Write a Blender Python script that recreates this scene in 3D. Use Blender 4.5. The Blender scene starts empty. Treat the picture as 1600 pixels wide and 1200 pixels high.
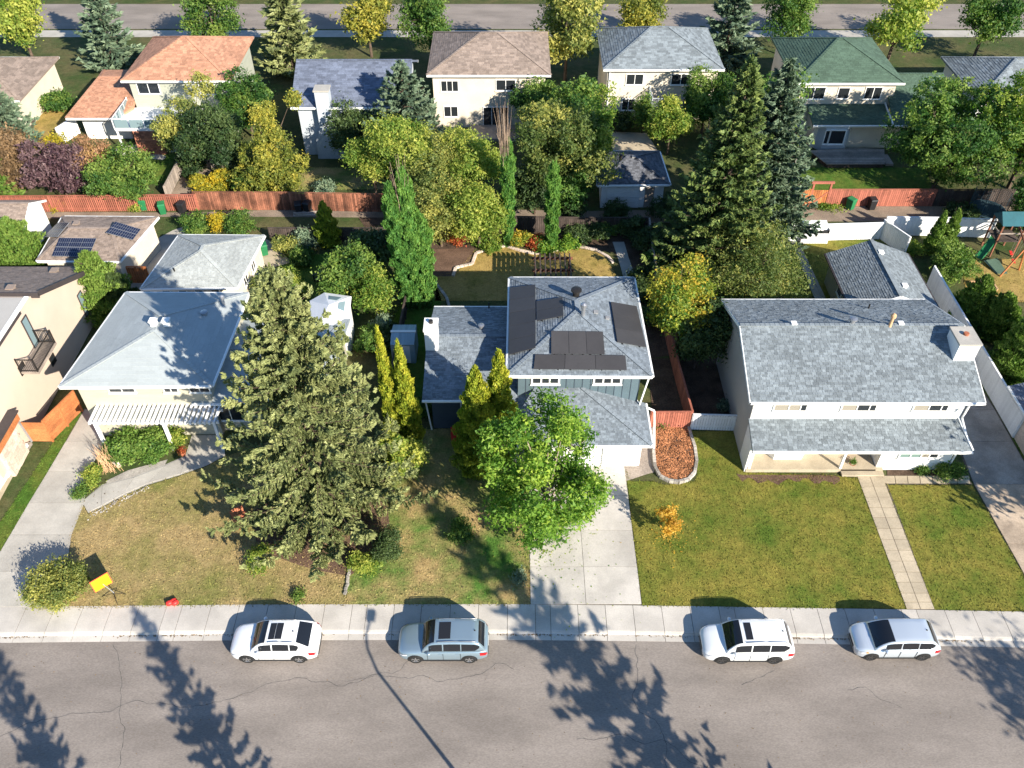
import bpy, bmesh, math, random
import numpy as np
from mathutils import Vector, Matrix

SC = bpy.context.scene
COL = SC.collection
R = math.radians

# ------------------------------------------------------------------ camera
CAM_H = 41.0
F = 1340.0 / 1600.0                       # focal length in picture widths
TH = R(44.0)                              # pitch below the horizontal
cam_d = bpy.data.cameras.new('camera')
cam_d.sensor_fit = 'HORIZONTAL'
cam_d.sensor_width = 36.0
cam_d.lens = 36.0 * F
cam_d.clip_start = 0.5
cam_d.clip_end = 2000
cam = bpy.data.objects.new('camera', cam_d)
cam.location = (0, 0, CAM_H)
cam.rotation_euler = (R(90) - TH, 0, 0)
COL.objects.link(cam)
SC.camera = cam

# ------------------------------------------------------------------ light
SUN_EL, SHADOW_AZ = R(27.5), R(40)        # shadows fall away from the street and to the left
S = Vector((math.sin(SHADOW_AZ) * math.cos(SUN_EL), -math.cos(SHADOW_AZ) * math.cos(SUN_EL), math.sin(SUN_EL)))
w = bpy.data.worlds.new('World')
SC.world = w
w.use_nodes = True
nt = w.node_tree
nt.nodes.clear()
sky = nt.nodes.new('ShaderNodeTexSky')
sky.sky_type = 'NISHITA'
sky.sun_disc = False
sky.sun_elevation = SUN_EL
sky.sun_rotation = R(140)
sky.air_density = 1.2
sky.dust_density = 0.2
sky.ozone_density = 6.0
bg = nt.nodes.new('ShaderNodeBackground')
bg.inputs['Strength'].default_value = 0.092
wo = nt.nodes.new('ShaderNodeOutputWorld')
nt.links.new(sky.outputs[0], bg.inputs[0])
nt.links.new(bg.outputs[0], wo.inputs[0])
sun_d = bpy.data.lights.new('sun', 'SUN')
sun_d.energy = 5.0
sun_d.angle = R(0.5)
sun_d.color = (1.0, 0.92, 0.79)
sun = bpy.data.objects.new('sun', sun_d)
sun.rotation_euler = (-S).to_track_quat('-Z', 'Y').to_euler()
sun.location = S * 120
COL.objects.link(sun)
SC.view_settings.view_transform = 'Standard'
SC.view_settings.look = 'None'
SC.view_settings.exposure = 1.12
SC.view_settings.gamma = 1.0
SC.view_settings.use_curve_mapping = False
SC.render.engine = 'CYCLES'
SC.cycles.use_denoising = True
SC.cycles.max_bounces = 6
SC.cycles.diffuse_bounces = 3
SC.cycles.glossy_bounces = 3
SC.cycles.transmission_bounces = 4
SC.cycles.transparent_max_bounces = 6

# ------------------------------------------------------------------ surveying: photograph point -> place on a level
ST, CT = math.sin(TH), math.cos(TH)
def P(x, y, z=0.0):
    u, v = (x - 800) / 1340.0, (y - 600) / 1340.0
    t = (CAM_H - z) / (ST + v * CT)
    return Vector((t * u, t * (CT - v * ST), z))
def top_at(y, Y):
    """height of a point seen at row y standing at distance Y"""
    v = (y - 600) / 1340.0
    return CAM_H - Y * (ST + v * CT) / (CT - v * ST)

# ------------------------------------------------------------------ mesh helper
class MB:
    def __init__(s):
        s.v, s.f, s.t = [], [], []
    def add(s, vs, fs, tone=0.5):
        b = len(s.v)
        s.v += [tuple(q) for q in vs]
        s.f += [tuple(b + i for i in q) for q in fs]
        s.t += [tone] * len(vs)
        return s
    def box(s, a, b, tone=0.5):
        (x0, y0, z0), (x1, y1, z1) = a, b
        return s.add([(x0, y0, z0), (x1, y0, z0), (x1, y1, z0), (x0, y1, z0), (x0, y0, z1), (x1, y0, z1), (x1, y1, z1), (x0, y1, z1)],
                     [(3, 2, 1, 0), (4, 5, 6, 7), (0, 1, 5, 4), (1, 2, 6, 5), (2, 3, 7, 6), (3, 0, 4, 7)], tone)
    def prism(s, poly, z0, z1, tone=0.5):
        """poly: list of (x, y) or (x, y, z) ; z0/z1 numbers (absolute)"""
        n = len(poly)
        ar = sum(poly[i][0] * poly[(i + 1) % n][1] - poly[(i + 1) % n][0] * poly[i][1] for i in range(n))
        if ar < 0:
            poly = list(poly)[::-1]
        vs = [(p[0], p[1], z0) for p in poly] + [(p[0], p[1], z1) for p in poly]
        fs = [tuple(range(n - 1, -1, -1)), tuple(range(n, 2 * n))] + [(i, (i + 1) % n, n + (i + 1) % n, n + i) for i in range(n)]
        return s.add(vs, fs, tone)
    def slab(s, poly3, th, tone=0.5):
        """3-D polygon with a thickness straight down"""
        n = len(poly3)
        poly3 = [Vector(p) for p in poly3]
        nrm = Vector((0, 0, 0))
        for i in range(n):
            nrm += poly3[i].cross(poly3[(i + 1) % n])
        if nrm.z < 0:
            poly3 = poly3[::-1]
        vs = [p for p in poly3] + [p - Vector((0, 0, th)) for p in poly3]
        fs = [tuple(range(n)), tuple(range(2 * n - 1, n - 1, -1))] + [((i + 1) % n, i, n + i, n + (i + 1) % n) for i in range(n)]
        return s.add(vs, fs, tone)
    def bar(s, a, b, wx, wz, up=(0, 0, 1), tone=0.5):
        a, b = Vector(a), Vector(b)
        d = (b - a).normalized()
        up = Vector(up)
        if abs(d.dot(up)) > 0.99:
            up = Vector((0, 1, 0))
        sd = d.cross(up).normalized() * wx * 0.5
        u = sd.cross(d).normalized() * wz * 0.5
        vs = [a - sd - u, a + sd - u, a + sd + u, a - sd + u, b - sd - u, b + sd - u, b + sd + u, b - sd + u]
        return s.add(vs, [(0, 1, 2, 3), (7, 6, 5, 4), (1, 0, 4, 5), (2, 1, 5, 6), (3, 2, 6, 7), (0, 3, 7, 4)], tone)
    def tube(s, pts, rad, n=7, caps=True, tone=0.5):
        pts = [Vector(p) for p in pts]
        rs = rad if hasattr(rad, '__len__') else [rad] * len(pts)
        vs, fs = [], []
        ref = None
        for i, p in enumerate(pts):
            d = (pts[min(i + 1, len(pts) - 1)] - pts[max(i - 1, 0)]).normalized()
            if ref is None:
                ref = Vector((1, 0, 0)) if abs(d.x) < 0.9 else Vector((0, 1, 0))
            a = d.cross(ref).normalized()
            b = d.cross(a).normalized()
            for k in range(n):
                an = 2 * math.pi * k / n
                vs.append(p + (a * math.cos(an) + b * math.sin(an)) * rs[i])
        for i in range(len(pts) - 1):
            for k in range(n):
                q = (k + 1) % n
                fs.append((i * n + k, i * n + q, (i + 1) * n + q, (i + 1) * n + k))
        if caps:
            fs.append(tuple(range(n - 1, -1, -1)))
            fs.append(tuple((len(pts) - 1) * n + k for k in range(n)))
        return s.add(vs, fs, tone)
    def lathe(s, prof, n=16, c=(0, 0, 0), tone=0.5):
        """prof: (radius, z) list, bottom to top"""
        vs = [(c[0] + r * math.cos(2 * math.pi * k / n), c[1] + r * math.sin(2 * math.pi * k / n), c[2] + z) for r, z in prof for k in range(n)]
        fs = [(i * n + k, i * n + (k + 1) % n, (i + 1) * n + (k + 1) % n, (i + 1) * n + k) for i in range(len(prof) - 1) for k in range(n)]
        fs += [tuple(range(n - 1, -1, -1)), tuple((len(prof) - 1) * n + k for k in range(n))]
        return s.add(vs, fs, tone)
    def build(s, name, mat, parent=None, smooth=False, bevel=0.0, stuff=False, local=False):
        me = bpy.data.meshes.new(name)
        org = ORG.get(parent.name, Vector()) if (parent and not local) else Vector()
        me.from_pydata([(a - org.x, b - org.y, c - org.z) for a, b, c in s.v], [], s.f)
        at = me.attributes.new('tone', 'FLOAT', 'POINT')
        at.data.foreach_set('value', np.array(s.t, dtype=np.float32))
        if smooth:
            me.polygons.foreach_set('use_smooth', [True] * len(me.polygons))
        me.update()
        o = link(name, me, mat, parent)
        if parent and not local:
            ORG[o.name] = org
        if bevel:
            m = o.modifiers.new('bevel', 'BEVEL')
            m.width = bevel
            m.segments = 2
            m.limit_method = 'ANGLE'
        if stuff:
            o['kind'] = 'stuff'
        return o

ORG = {}
def link(name, me, mat=None, parent=None):
    o = bpy.data.objects.new(name, me)
    COL.objects.link(o)
    if mat is not None and me is not None and not me.materials:
        me.materials.append(MAT[mat] if isinstance(mat, str) else mat)
    if parent is not None:
        o.parent = parent
    return o
def tag(o, label, cat, group=None):
    o['label'] = label
    o['category'] = cat
    if group:
        o['group'] = group
    return o
def thing(name, label, cat, loc=(0, 0, 0), group=None):
    o = bpy.data.objects.new(name, None)
    COL.objects.link(o)
    o.empty_display_size = 0.3
    o.location = loc
    ORG[o.name] = Vector(loc)
    return tag(o, label, cat, group)
def struct(o, label=None):
    o['kind'] = 'structure'
    if label:
        o['label'] = label
    return o
def dup(root, loc, rz, label, group=None):
    """a copy of a thing with its parts and sub-parts"""
    c = root.copy()
    COL.objects.link(c)
    c.location = loc
    c.rotation_euler = (0, 0, rz)
    c['label'] = label
    if group:
        c['group'] = group
    for ch in list(root.children):
        d = ch.copy()
        COL.objects.link(d)
        d.parent = c
        for g in list(ch.children):
            e = g.copy()
            COL.objects.link(e)
            e.parent = d
    return c

# ------------------------------------------------------------------ materials
MAT = {}
def _n(nt, t, **kw):
    n = nt.nodes.new(t)
    for k, v in kw.items():
        setattr(n, k, v)
    return n
def rgba(c):
    return (c[0], c[1], c[2], 1.0)
def mat(name, col, rough=0.8, var=0.12, scale=1.5, fine=0.10, fscale=14.0, bump=0.0, bscale=40.0, metallic=0.0, spec=0.35, col2=None, tone=0.0, coat=0.0, pos=True, stretch=None, detail=4):
    """painted, plastered, sawn or poured surface: slow blotches, fine grain, optional bump; tone: strength of the per-piece variation"""
    m = bpy.data.materials.new(name)
    m.use_nodes = True
    nt = m.node_tree
    b = nt.nodes['Principled BSDF']
    L = nt.links.new
    if pos:
        src = _n(nt, 'ShaderNodeNewGeometry').outputs['Position']
    else:
        src = _n(nt, 'ShaderNodeTexCoord').outputs['Object']
    if stretch:
        mp = _n(nt, 'ShaderNodeMapping')
        mp.inputs['Scale'].default_value = stretch
        L(src, mp.inputs[0])
        src = mp.outputs[0]
    n1 = _n(nt, 'ShaderNodeTexNoise')
    n1.inputs['Scale'].default_value = scale
    n1.inputs['Detail'].default_value = detail
    n1.inputs['Roughness'].default_value = 0.6
    L(src, n1.inputs['Vector'])
    n2 = _n(nt, 'ShaderNodeTexNoise')
    n2.inputs['Scale'].default_value = fscale
    n2.inputs['Detail'].default_value = 2
    L(src, n2.inputs['Vector'])
    rp = _n(nt, 'ShaderNodeValToRGB')
    c2 = col2 if col2 else tuple(c * (1 + var) for c in col)
    c1 = col if col2 else tuple(c * (1 - var) for c in col)
    rp.color_ramp.elements[0].position = 0.36
    rp.color_ramp.elements[1].position = 0.64
    rp.color_ramp.elements[0].color = rgba(c1)
    rp.color_ramp.elements[1].color = rgba(c2)
    L(n1.outputs['Fac'], rp.inputs[0])
    mr = _n(nt, 'ShaderNodeMapRange')
    mr.inputs['From Min'].default_value = 0.3
    mr.inputs['From Max'].default_value = 0.7
    mr.inputs['To Min'].default_value = 1 - fine
    mr.inputs['To Max'].default_value = 1 + fine
    L(n2.outputs['Fac'], mr.inputs['Value'])
    mul = _n(nt, 'ShaderNodeVectorMath', operation='SCALE')
    L(rp.outputs['Color'], mul.inputs[0])
    L(mr.outputs[0], mul.inputs['Scale'])
    out = mul.outputs[0]
    if tone:
        at = _n(nt, 'ShaderNodeAttribute')
        at.attribute_name = 'tone'
        mt = _n(nt, 'ShaderNodeMapRange')
        mt.inputs['To Min'].default_value = 1 - tone
        mt.inputs['To Max'].default_value = 1 + tone
        L(at.outputs['Fac'], mt.inputs['Value'])
        m2 = _n(nt, 'ShaderNodeVectorMath', operation='SCALE')
        L(out, m2.inputs[0])
        L(mt.outputs[0], m2.inputs['Scale'])
        out = m2.outputs[0]
    L(out, b.inputs['Base Color'])
    b.inputs['Roughness'].default_value = rough
    b.inputs['Metallic'].default_value = metallic
    b.inputs['Specular IOR Level'].default_value = spec
    b.inputs['Coat Weight'].default_value = coat
    b.inputs['Coat Roughness'].default_value = 0.06
    if bump:
        n3 = _n(nt, 'ShaderNodeTexNoise')
        n3.inputs['Scale'].default_value = bscale
        n3.inputs['Detail'].default_value = 3
        L(src, n3.inputs['Vector'])
        bp = _n(nt, 'ShaderNodeBump')
        bp.inputs['Strength'].default_value = bump
        bp.inputs['Distance'].default_value = 0.05
        L(n3.outputs['Fac'], bp.inputs['Height'])
        L(bp.outputs[0], b.inputs['Normal'])
    MAT[name] = m
    return m

def leaf_mat(name, cols, trans=0.3, rough=0.55):
    """leaves: own colour from the per-clump tone (green to autumn), with shade painted in on conifers, light passes through"""
    m = bpy.data.materials.new(name)
    m.use_nodes = True
    nt = m.node_tree
    b = nt.nodes['Principled BSDF']
    L = nt.links.new
    at = _n(nt, 'ShaderNodeAttribute')
    at.attribute_name = 'tone'
    rp = _n(nt, 'ShaderNodeValToRGB')
    el = rp.color_ramp.elements
    while len(el) < len(cols):
        el.new(0.5)
    for i, c in enumerate(cols):
        el[i].position = i / (len(cols) - 1)
        el[i].color = rgba(c)
    L(at.outputs['Fac'], rp.inputs[0])
    L(rp.outputs[0], b.inputs['Base Color'])
    b.inputs['Roughness'].default_value = rough
    b.inputs['Specular IOR Level'].default_value = 0.25
    tr = _n(nt, 'ShaderNodeBsdfTranslucent')
    g = _n(nt, 'ShaderNodeMix', data_type='RGBA', blend_type='MULTIPLY')
    g.inputs['Factor'].default_value = 1.0
    L(rp.outputs[0], g.inputs['A'])
    g.inputs['B'].default_value = (1.2, 1.55, 0.6, 1)
    L(g.outputs['Result'], tr.inputs['Color'])
    mx = _n(nt, 'ShaderNodeMixShader')
    mx.inputs[0].default_value = trans
    L(b.outputs[0], mx.inputs[1])
    L(tr.outputs[0], mx.inputs[2])
    L(mx.outputs[0], nt.nodes['Material Output'].inputs['Surface'])
    MAT[name] = m
    return m

def lawn_mat(name, green, dry, bias, scale=0.35, third=None, blades=False):
    """turf: large patches of green and dry grass broken up by smaller ones"""
    m = bpy.data.materials.new(name)
    m.use_nodes = True
    nt = m.node_tree
    b = nt.nodes['Principled BSDF']
    L = nt.links.new
    src = _n(nt, 'ShaderNodeNewGeometry').outputs['Position']
    na = _n(nt, 'ShaderNodeTexNoise')
    na.inputs['Scale'].default_value = scale
    na.inputs['Detail'].default_value = 6
    na.inputs['Roughness'].default_value = 0.68
    L(src, na.inputs['Vector'])
    rp = _n(nt, 'ShaderNodeValToRGB')
    e = rp.color_ramp.elements
    e[0].position, e[1].position = bias - 0.13, bias + 0.13
    e[0].color, e[1].color = rgba(green), rgba(dry)
    if third:
        k = e.new(min(0.98, bias + 0.26))
        k.color = rgba(third)
    L(na.outputs['Fac'], rp.inputs[0])
    nb = _n(nt, 'ShaderNodeTexNoise')
    nb.inputs['Scale'].default_value = 9.0
    nb.inputs['Detail'].default_value = 3
    L(src, nb.inputs['Vector'])
    mr = _n(nt, 'ShaderNodeMapRange')
    mr.inputs['From Min'].default_value = 0.25
    mr.inputs['From Max'].default_value = 0.75
    mr.inputs['To Min'].default_value = 0.72
    mr.inputs['To Max'].default_value = 1.28
    L(nb.outputs['Fac'], mr.inputs['Value'])
    sc = _n(nt, 'ShaderNodeVectorMath', operation='SCALE')
    L(rp.outputs[0], sc.inputs[0])
    L(mr.outputs[0], sc.inputs['Scale'])
    nd = _n(nt, 'ShaderNodeTexNoise')
    nd.inputs['Scale'].default_value = 1.9
    nd.inputs['Detail'].default_value = 5
    nd.inputs['Roughness'].default_value = 0.7
    L(src, nd.inputs['Vector'])
    md = _n(nt, 'ShaderNodeMapRange')
    md.inputs['From Min'].default_value = 0.3
    md.inputs['From Max'].default_value = 0.7
    md.inputs['To Min'].default_value = 0.74
    md.inputs['To Max'].default_value = 1.22
    L(nd.outputs['Fac'], md.inputs['Value'])
    s3 = _n(nt, 'ShaderNodeVectorMath', operation='SCALE')
    L(sc.outputs[0], s3.inputs[0])
    L(md.outputs[0], s3.inputs['Scale'])
    out = s3.outputs[0]
    if blades:
        at = _n(nt, 'ShaderNodeAttribute')
        at.attribute_name = 'tone'
        mt = _n(nt, 'ShaderNodeMapRange')
        mt.inputs['To Min'].default_value = 0.78
        mt.inputs['To Max'].default_value = 1.15
        L(at.outputs['Fac'], mt.inputs['Value'])
        s2 = _n(nt, 'ShaderNodeVectorMath', operation='SCALE')
        L(out, s2.inputs[0])
        L(mt.outputs[0], s2.inputs['Scale'])
        out = s2.outputs[0]
    L(out, b.inputs['Base Color'])
    b.inputs['Roughness'].default_value = 0.9
    b.inputs['Specular IOR Level'].default_value = 0.1
    nc = _n(nt, 'ShaderNodeTexNoise')
    nc.inputs['Scale'].default_value = 22.0
    nc.inputs['Detail'].default_value = 3
    L(src, nc.inputs['Vector'])
    bp = _n(nt, 'ShaderNodeBump')
    bp.inputs['Strength'].default_value = 0.7
    bp.inputs['Distance'].default_value = 0.05
    L(nc.outputs['Fac'], bp.inputs['Height'])
    if not blades:
        L(bp.outputs[0], b.inputs['Normal'])
    MAT[name] = m
    return m

def glass_mat(name, col, rough=0.06):
    """window glass over a dark room: dark, mirror-like"""
    m = bpy.data.materials.new(name)
    m.use_nodes = True
    b = m.node_tree.nodes['Principled BSDF']
    b.inputs['Base Color'].default_value = rgba(col)
    b.inputs['Roughness'].default_value = rough
    b.inputs['Specular IOR Level'].default_value = 0.6
    MAT[name] = m
    return m

def paint_mat(name, col, metallic=0.0, rough=0.28):
    m = bpy.data.materials.new(name)
    m.use_nodes = True
    b = m.node_tree.nodes['Principled BSDF']
    b.inputs['Base Color'].default_value = rgba(col)
    b.inputs['Metallic'].default_value = metallic
    b.inputs['Roughness'].default_value = rough
    b.inputs['Coat Weight'].default_value = 0.8
    b.inputs['Coat Roughness'].default_value = 0.04
    MAT[name] = m
    return m

# hard surfaces
mat('asphalt', (0.24, 0.208, 0.182), 0.9, 0.16, 0.45, 0.16, 26, bump=0.35, bscale=60, spec=0.2, stretch=(0.35, 1, 1), detail=7)
mat('asphalt_patch', (0.10, 0.095, 0.09), 0.9, 0.2, 1.2, 0.2, 26, bump=0.3, bscale=60, spec=0.2)
mat('shaded_drive', (0.30, 0.27, 0.235), 0.9, 0.22, 0.7, 0.15, 18, bump=0.3, bscale=60, spec=0.2)  # light concrete, coloured darker for the tree shade on it
mat('concrete', (0.40, 0.375, 0.33), 0.85, 0.10, 0.8, 0.08, 16, bump=0.15, bscale=50, tone=0.07, spec=0.2)
mat('concrete_light', (0.47, 0.435, 0.39), 0.85, 0.13, 0.5, 0.07, 16, bump=0.15, bscale=50, tone=0.06, spec=0.2)
mat('concrete_warm', (0.43, 0.36, 0.26), 0.85, 0.12, 0.9, 0.10, 14, bump=0.15, bscale=50, tone=0.10, spec=0.2)
mat('concrete_stain', (0.38, 0.30, 0.225), 0.85, 0.28, 0.5, 0.14, 14, bump=0.15, bscale=50, tone=0.10, spec=0.2)
mat('joint', (0.10, 0.085, 0.065), 0.95, 0.25, 2.0)
mat('gravel', (0.24, 0.19, 0.145), 0.95, 0.22, 0.5, 0.25, 12, bump=0.6, bscale=25, spec=0.15)
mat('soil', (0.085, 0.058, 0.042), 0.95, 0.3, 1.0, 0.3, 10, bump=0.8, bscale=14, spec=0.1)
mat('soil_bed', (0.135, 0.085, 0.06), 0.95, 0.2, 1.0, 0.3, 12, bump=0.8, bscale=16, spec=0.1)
mat('mulch', (0.36, 0.16, 0.075), 0.9, 0.3, 1.4, 0.35, 9, bump=0.8, bscale=16, spec=0.15, tone=0.45)
mat('stone', (0.34, 0.31, 0.27), 0.85, 0.2, 1.0, 0.2, 9, bump=0.4, bscale=20, tone=0.3)
mat('shade_black', (0.02, 0.02, 0.02), 0.9)
# walls and trim
mat('white_wall', (0.78, 0.77, 0.74), 0.75, 0.04, 0.7, 0.03, 10, bump=0.08, bscale=80)
mat('white_trim', (0.80, 0.80, 0.78), 0.55, 0.04, 1.0, 0.03, 10)
mat('cream_wall', (0.62, 0.55, 0.44), 0.8, 0.06, 0.6, 0.05, 10, bump=0.15, bscale=60)
mat('beige_wall', (0.43, 0.40, 0.31), 0.8, 0.06, 0.6, 0.05, 10, bump=0.1, bscale=60, stretch=(1, 1, 6))
mat('stucco', (0.56, 0.46, 0.37), 0.85, 0.05, 0.3, 0.05, 20, bump=0.2, bscale=70)
mat('grey_wall', (0.40, 0.38, 0.35), 0.85, 0.06, 0.4, 0.06, 14, bump=0.15, bscale=60)
mat('teal', (0.088, 0.128, 0.15), 0.7, 0.06, 0.8, 0.05, 12, tone=0.08)
mat('navy', (0.055, 0.075, 0.10), 0.7, 0.06, 0.8, 0.05, 12)
mat('blue_wall', (0.42, 0.46, 0.50), 0.8, 0.05, 0.8)
mat('sage_wall', (0.36, 0.37, 0.30), 0.8, 0.06, 0.8, stretch=(1, 1, 6))
mat('brick', (0.38, 0.155, 0.095), 0.85, 0.1, 1.0, 0.15, 10, tone=0.3)
mat('pale_stone', (0.55, 0.45, 0.37), 0.85, 0.12, 1.0, 0.15, 9, bump=0.3, bscale=20, tone=0.15)
mat('dark_trim', (0.055, 0.045, 0.045), 0.6, 0.1)
mat('grey_trim', (0.25, 0.25, 0.25), 0.6, 0.1)
mat('black_metal', (0.03, 0.027, 0.025), 0.45, 0.1, metallic=0.3)
mat('steel', (0.45, 0.45, 0.46), 0.4, 0.1, metallic=0.8)
# roofs (tone: one shingle from the next)
mat('shingle_blue', (0.175, 0.203, 0.23), 0.9, 0.08, 0.5, 0.16, 11, tone=0.26, spec=0.2)
mat('shingle_grey', (0.195, 0.222, 0.238), 0.9, 0.08, 0.5, 0.14, 11, tone=0.27, spec=0.2)
mat('shingle_pale', (0.355, 0.385, 0.385), 0.85, 0.04, 0.4, 0.05, 11, tone=0.04, spec=0.2)
mat('shingle_silver', (0.34, 0.36, 0.35), 0.85, 0.08, 0.4, 0.12, 11, tone=0.14, spec=0.2)
mat('shingle_brown', (0.255, 0.20, 0.165), 0.9, 0.10, 0.5, 0.16, 11, tone=0.22, spec=0.2)
mat('shingle_salmon', (0.42, 0.22, 0.14), 0.9, 0.10, 0.5, 0.16, 11, tone=0.22, spec=0.2)
mat('shingle_black', (0.11, 0.115, 0.13), 0.9, 0.12, 0.5, 0.16, 11, tone=0.35, spec=0.2)
mat('shingle_green', (0.075, 0.12, 0.085), 0.9, 0.10, 0.5, 0.14, 11, tone=0.15, spec=0.2)
mat('shingle_slate', (0.13, 0.15, 0.20), 0.9, 0.10, 0.5, 0.14, 11, tone=0.25, spec=0.2)
# timber
mat('wood_orange', (0.44, 0.155, 0.055), 0.75, 0.18, 1.2, 0.2, 12, tone=0.22)
mat('wood_red', (0.34, 0.115, 0.075), 0.8, 0.14, 0.8, 0.15, 10, tone=0.22)
mat('wood_redbrown', (0.21, 0.085, 0.05), 0.85, 0.4, 0.8, 0.25, 10, tone=0.5)
mat('wood_tan', (0.50, 0.31, 0.17), 0.85, 0.15, 0.8, 0.15, 10, tone=0.2)
mat('wood_dark_shade', (0.06, 0.045, 0.038), 0.9, 0.3, 0.8, 0.2, 10, tone=0.3)  # dark timber, darkened further to carry the lane's deep shade
mat('wood_gray', (0.30, 0.25, 0.21), 0.9, 0.2, 0.8, 0.2, 10, tone=0.25)
mat('paint_white', (0.76, 0.76, 0.76), 0.7, 0.05, 0.8, 0.05, 10, tone=0.06)
mat('bark', (0.11, 0.08, 0.06), 0.95, 0.3, 2.0, 0.3, 10, bump=0.8, bscale=14, spec=0.1)
mat('bark_pale', (0.30, 0.24, 0.19), 0.95, 0.3, 2.0, 0.3, 10, bump=0.6, bscale=14, spec=0.1)
mat('dead_twig', (0.30, 0.22, 0.16), 0.95, 0.3, 2.0, 0.3, 10, spec=0.1)
# glass, panels
glass_mat('glass', (0.02, 0.024, 0.028))
glass_mat('glass_blind', (0.30, 0.27, 0.22), 0.15)
glass_mat('glass_green', (0.16, 0.24, 0.22), 0.12)
glass_mat('glass_sky', (0.20, 0.28, 0.30), 0.08)
mat('solar_black', (0.05, 0.048, 0.05), 0.42, 0.06, 0.8, 0.05, 12, tone=0.10, spec=0.3)
mat('solar_blue', (0.012, 0.018, 0.045), 0.25, 0.1, spec=0.5)
mat('solar_frame', (0.35, 0.36, 0.38), 0.45, 0.05, metallic=0.6)
mat('plastic_red', (0.65, 0.035, 0.03), 0.45, 0.06)
mat('plastic_green', (0.02, 0.16, 0.06), 0.5, 0.1)
mat('plastic_black', (0.02, 0.02, 0.022), 0.5, 0.1)
mat('plastic_teal', (0.02, 0.22, 0.24), 0.5, 0.1)
mat('canvas_blue', (0.035, 0.07, 0.09), 0.8, 0.1)
mat('canvas_teal', (0.015, 0.09, 0.11), 0.7, 0.1)
mat('sign_orange', (0.85, 0.36, 0.015), 0.4, 0.05)
mat('sign_edge', (0.60, 0.10, 0.05), 0.5, 0.05)
mat('terracotta', (0.36, 0.12, 0.06), 0.8, 0.15, 3)
mat('rubber', (0.018, 0.018, 0.018), 0.8, 0.1, pos=False)
mat('blue_shed', (0.30, 0.40, 0.45), 0.6, 0.06, 1.0, tone=0.1)
# ================================================================== the setting
rnd = random.Random(7)
def flat(name, poly, z, m, label=None, px=True):
    pts = [P(x, y) for x, y in poly] if px else poly
    mb = MB()
    n = len(pts)
    ar = sum(pts[i][0] * pts[(i + 1) % n][1] - pts[(i + 1) % n][0] * pts[i][1] for i in range(n))
    if ar < 0:
        pts = pts[::-1]
    mb.add([(p[0], p[1], z) for p in pts], [tuple(range(n))])
    return struct(mb.build(name, m), label)

lawn_mat('turf_rough', (0.045, 0.075, 0.022), (0.11, 0.10, 0.045), 0.5, 0.25)
lawn_mat('turf_dry', (0.15, 0.165, 0.04), (0.34, 0.25, 0.115), 0.45, 0.22)
lawn_mat('turf_dry_blades', (0.16, 0.175, 0.043), (0.36, 0.265, 0.122), 0.45, 0.22, blades=True)
lawn_mat('turf_mid', (0.075, 0.16, 0.028), (0.36, 0.26, 0.115), 0.49, 0.30)
lawn_mat('turf_mid_blades', (0.085, 0.18, 0.03), (0.40, 0.29, 0.13), 0.49, 0.30, blades=True)
lawn_mat('turf_green', (0.082, 0.128, 0.018), (0.22, 0.19, 0.04), 0.48, 0.28)
lawn_mat('turf_green_blades', (0.088, 0.138, 0.02), (0.235, 0.2, 0.043), 0.48, 0.28, blades=True)
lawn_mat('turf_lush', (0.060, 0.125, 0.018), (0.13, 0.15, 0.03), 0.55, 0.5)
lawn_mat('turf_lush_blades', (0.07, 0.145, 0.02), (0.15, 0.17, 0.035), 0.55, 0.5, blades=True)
lawn_mat('turf_gold', (0.20, 0.165, 0.04), (0.36, 0.25, 0.085), 0.45, 0.4)
lawn_mat('turf_gold_blades', (0.22, 0.18, 0.045), (0.40, 0.28, 0.095), 0.45, 0.4, blades=True)

# ground under everything, then the raised yards behind the pavement
mb = MB()
mb.add([(-400, -200, -0.2), (400, -200, -0.2), (400, 600, -0.2), (-400, 600, -0.2)], [(0, 1, 2, 3)])
struct(mb.build('ground', 'soil'), 'bare earth under the whole neighbourhood')

# the street line bends very slightly: back edge of the pavement and kerb face, surveyed from the picture
KX = [-40, -27, -14, 0, 7, 14, 21, 28, 40]
KB = [25.05, 25.05, 25.2, 25.22, 25.14, 25.02, 24.9, 24.75, 24.5]      # back of pavement
def backline(x):
    return float(np.interp(x, KX, KB))
yard = [(x, backline(x)) for x in np.linspace(-120, 120, 61)] + [(120, 600), (-120, 600)]
flat('yard_ground', yard, -0.015, 'turf_rough', 'rough grass and earth between the lots', px=False)
far_side = [(x, backline(x) - 14.2) for x in np.linspace(-120, 120, 41)] + [(120, -120), (-120, -120)]
flat('verge', far_side, -0.01, 'turf_green', 'grass on the far side of the road', px=False)
road = [(x, backline(x) - 2.05) for x in np.linspace(-120, 120, 61)] + [(x, backline(x) - 13.0) for x in np.linspace(120, -120, 61)]
flat('road', road, -0.14, 'asphalt', 'beige grey asphalt street along the front lawns', px=False)
crk = random.Random(21)
def crack(x0, y0, ang, length, wd):
    """a sealed crack wandering over the asphalt"""
    px_, py_, a = x0, y0, ang
    lft, rgt = [], []
    for k in range(int(length / 0.12)):
        a += crk.gauss(0, 0.22) + (ang - a) * 0.12
        px_ += 0.12 * math.cos(a)
        py_ += 0.12 * math.sin(a)
        if not (backline(px_) - 12.8 < py_ < backline(px_) - 2.1):
            break
        q = wd * (0.5 + crk.random())
        lft.append((px_ - math.sin(a) * q, py_ + math.cos(a) * q))
        rgt.append((px_ + math.sin(a) * q, py_ - math.cos(a) * q))
    if len(lft) > 2:
        n = len(lft)
        mb = MB()
        mb.add([(p[0], p[1], -0.136) for p in lft + rgt], [(k, n + k, n + k + 1, k + 1) for k in range(n - 1)])
        struct(mb.build('tar_seam', 'asphalt_patch'))
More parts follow.
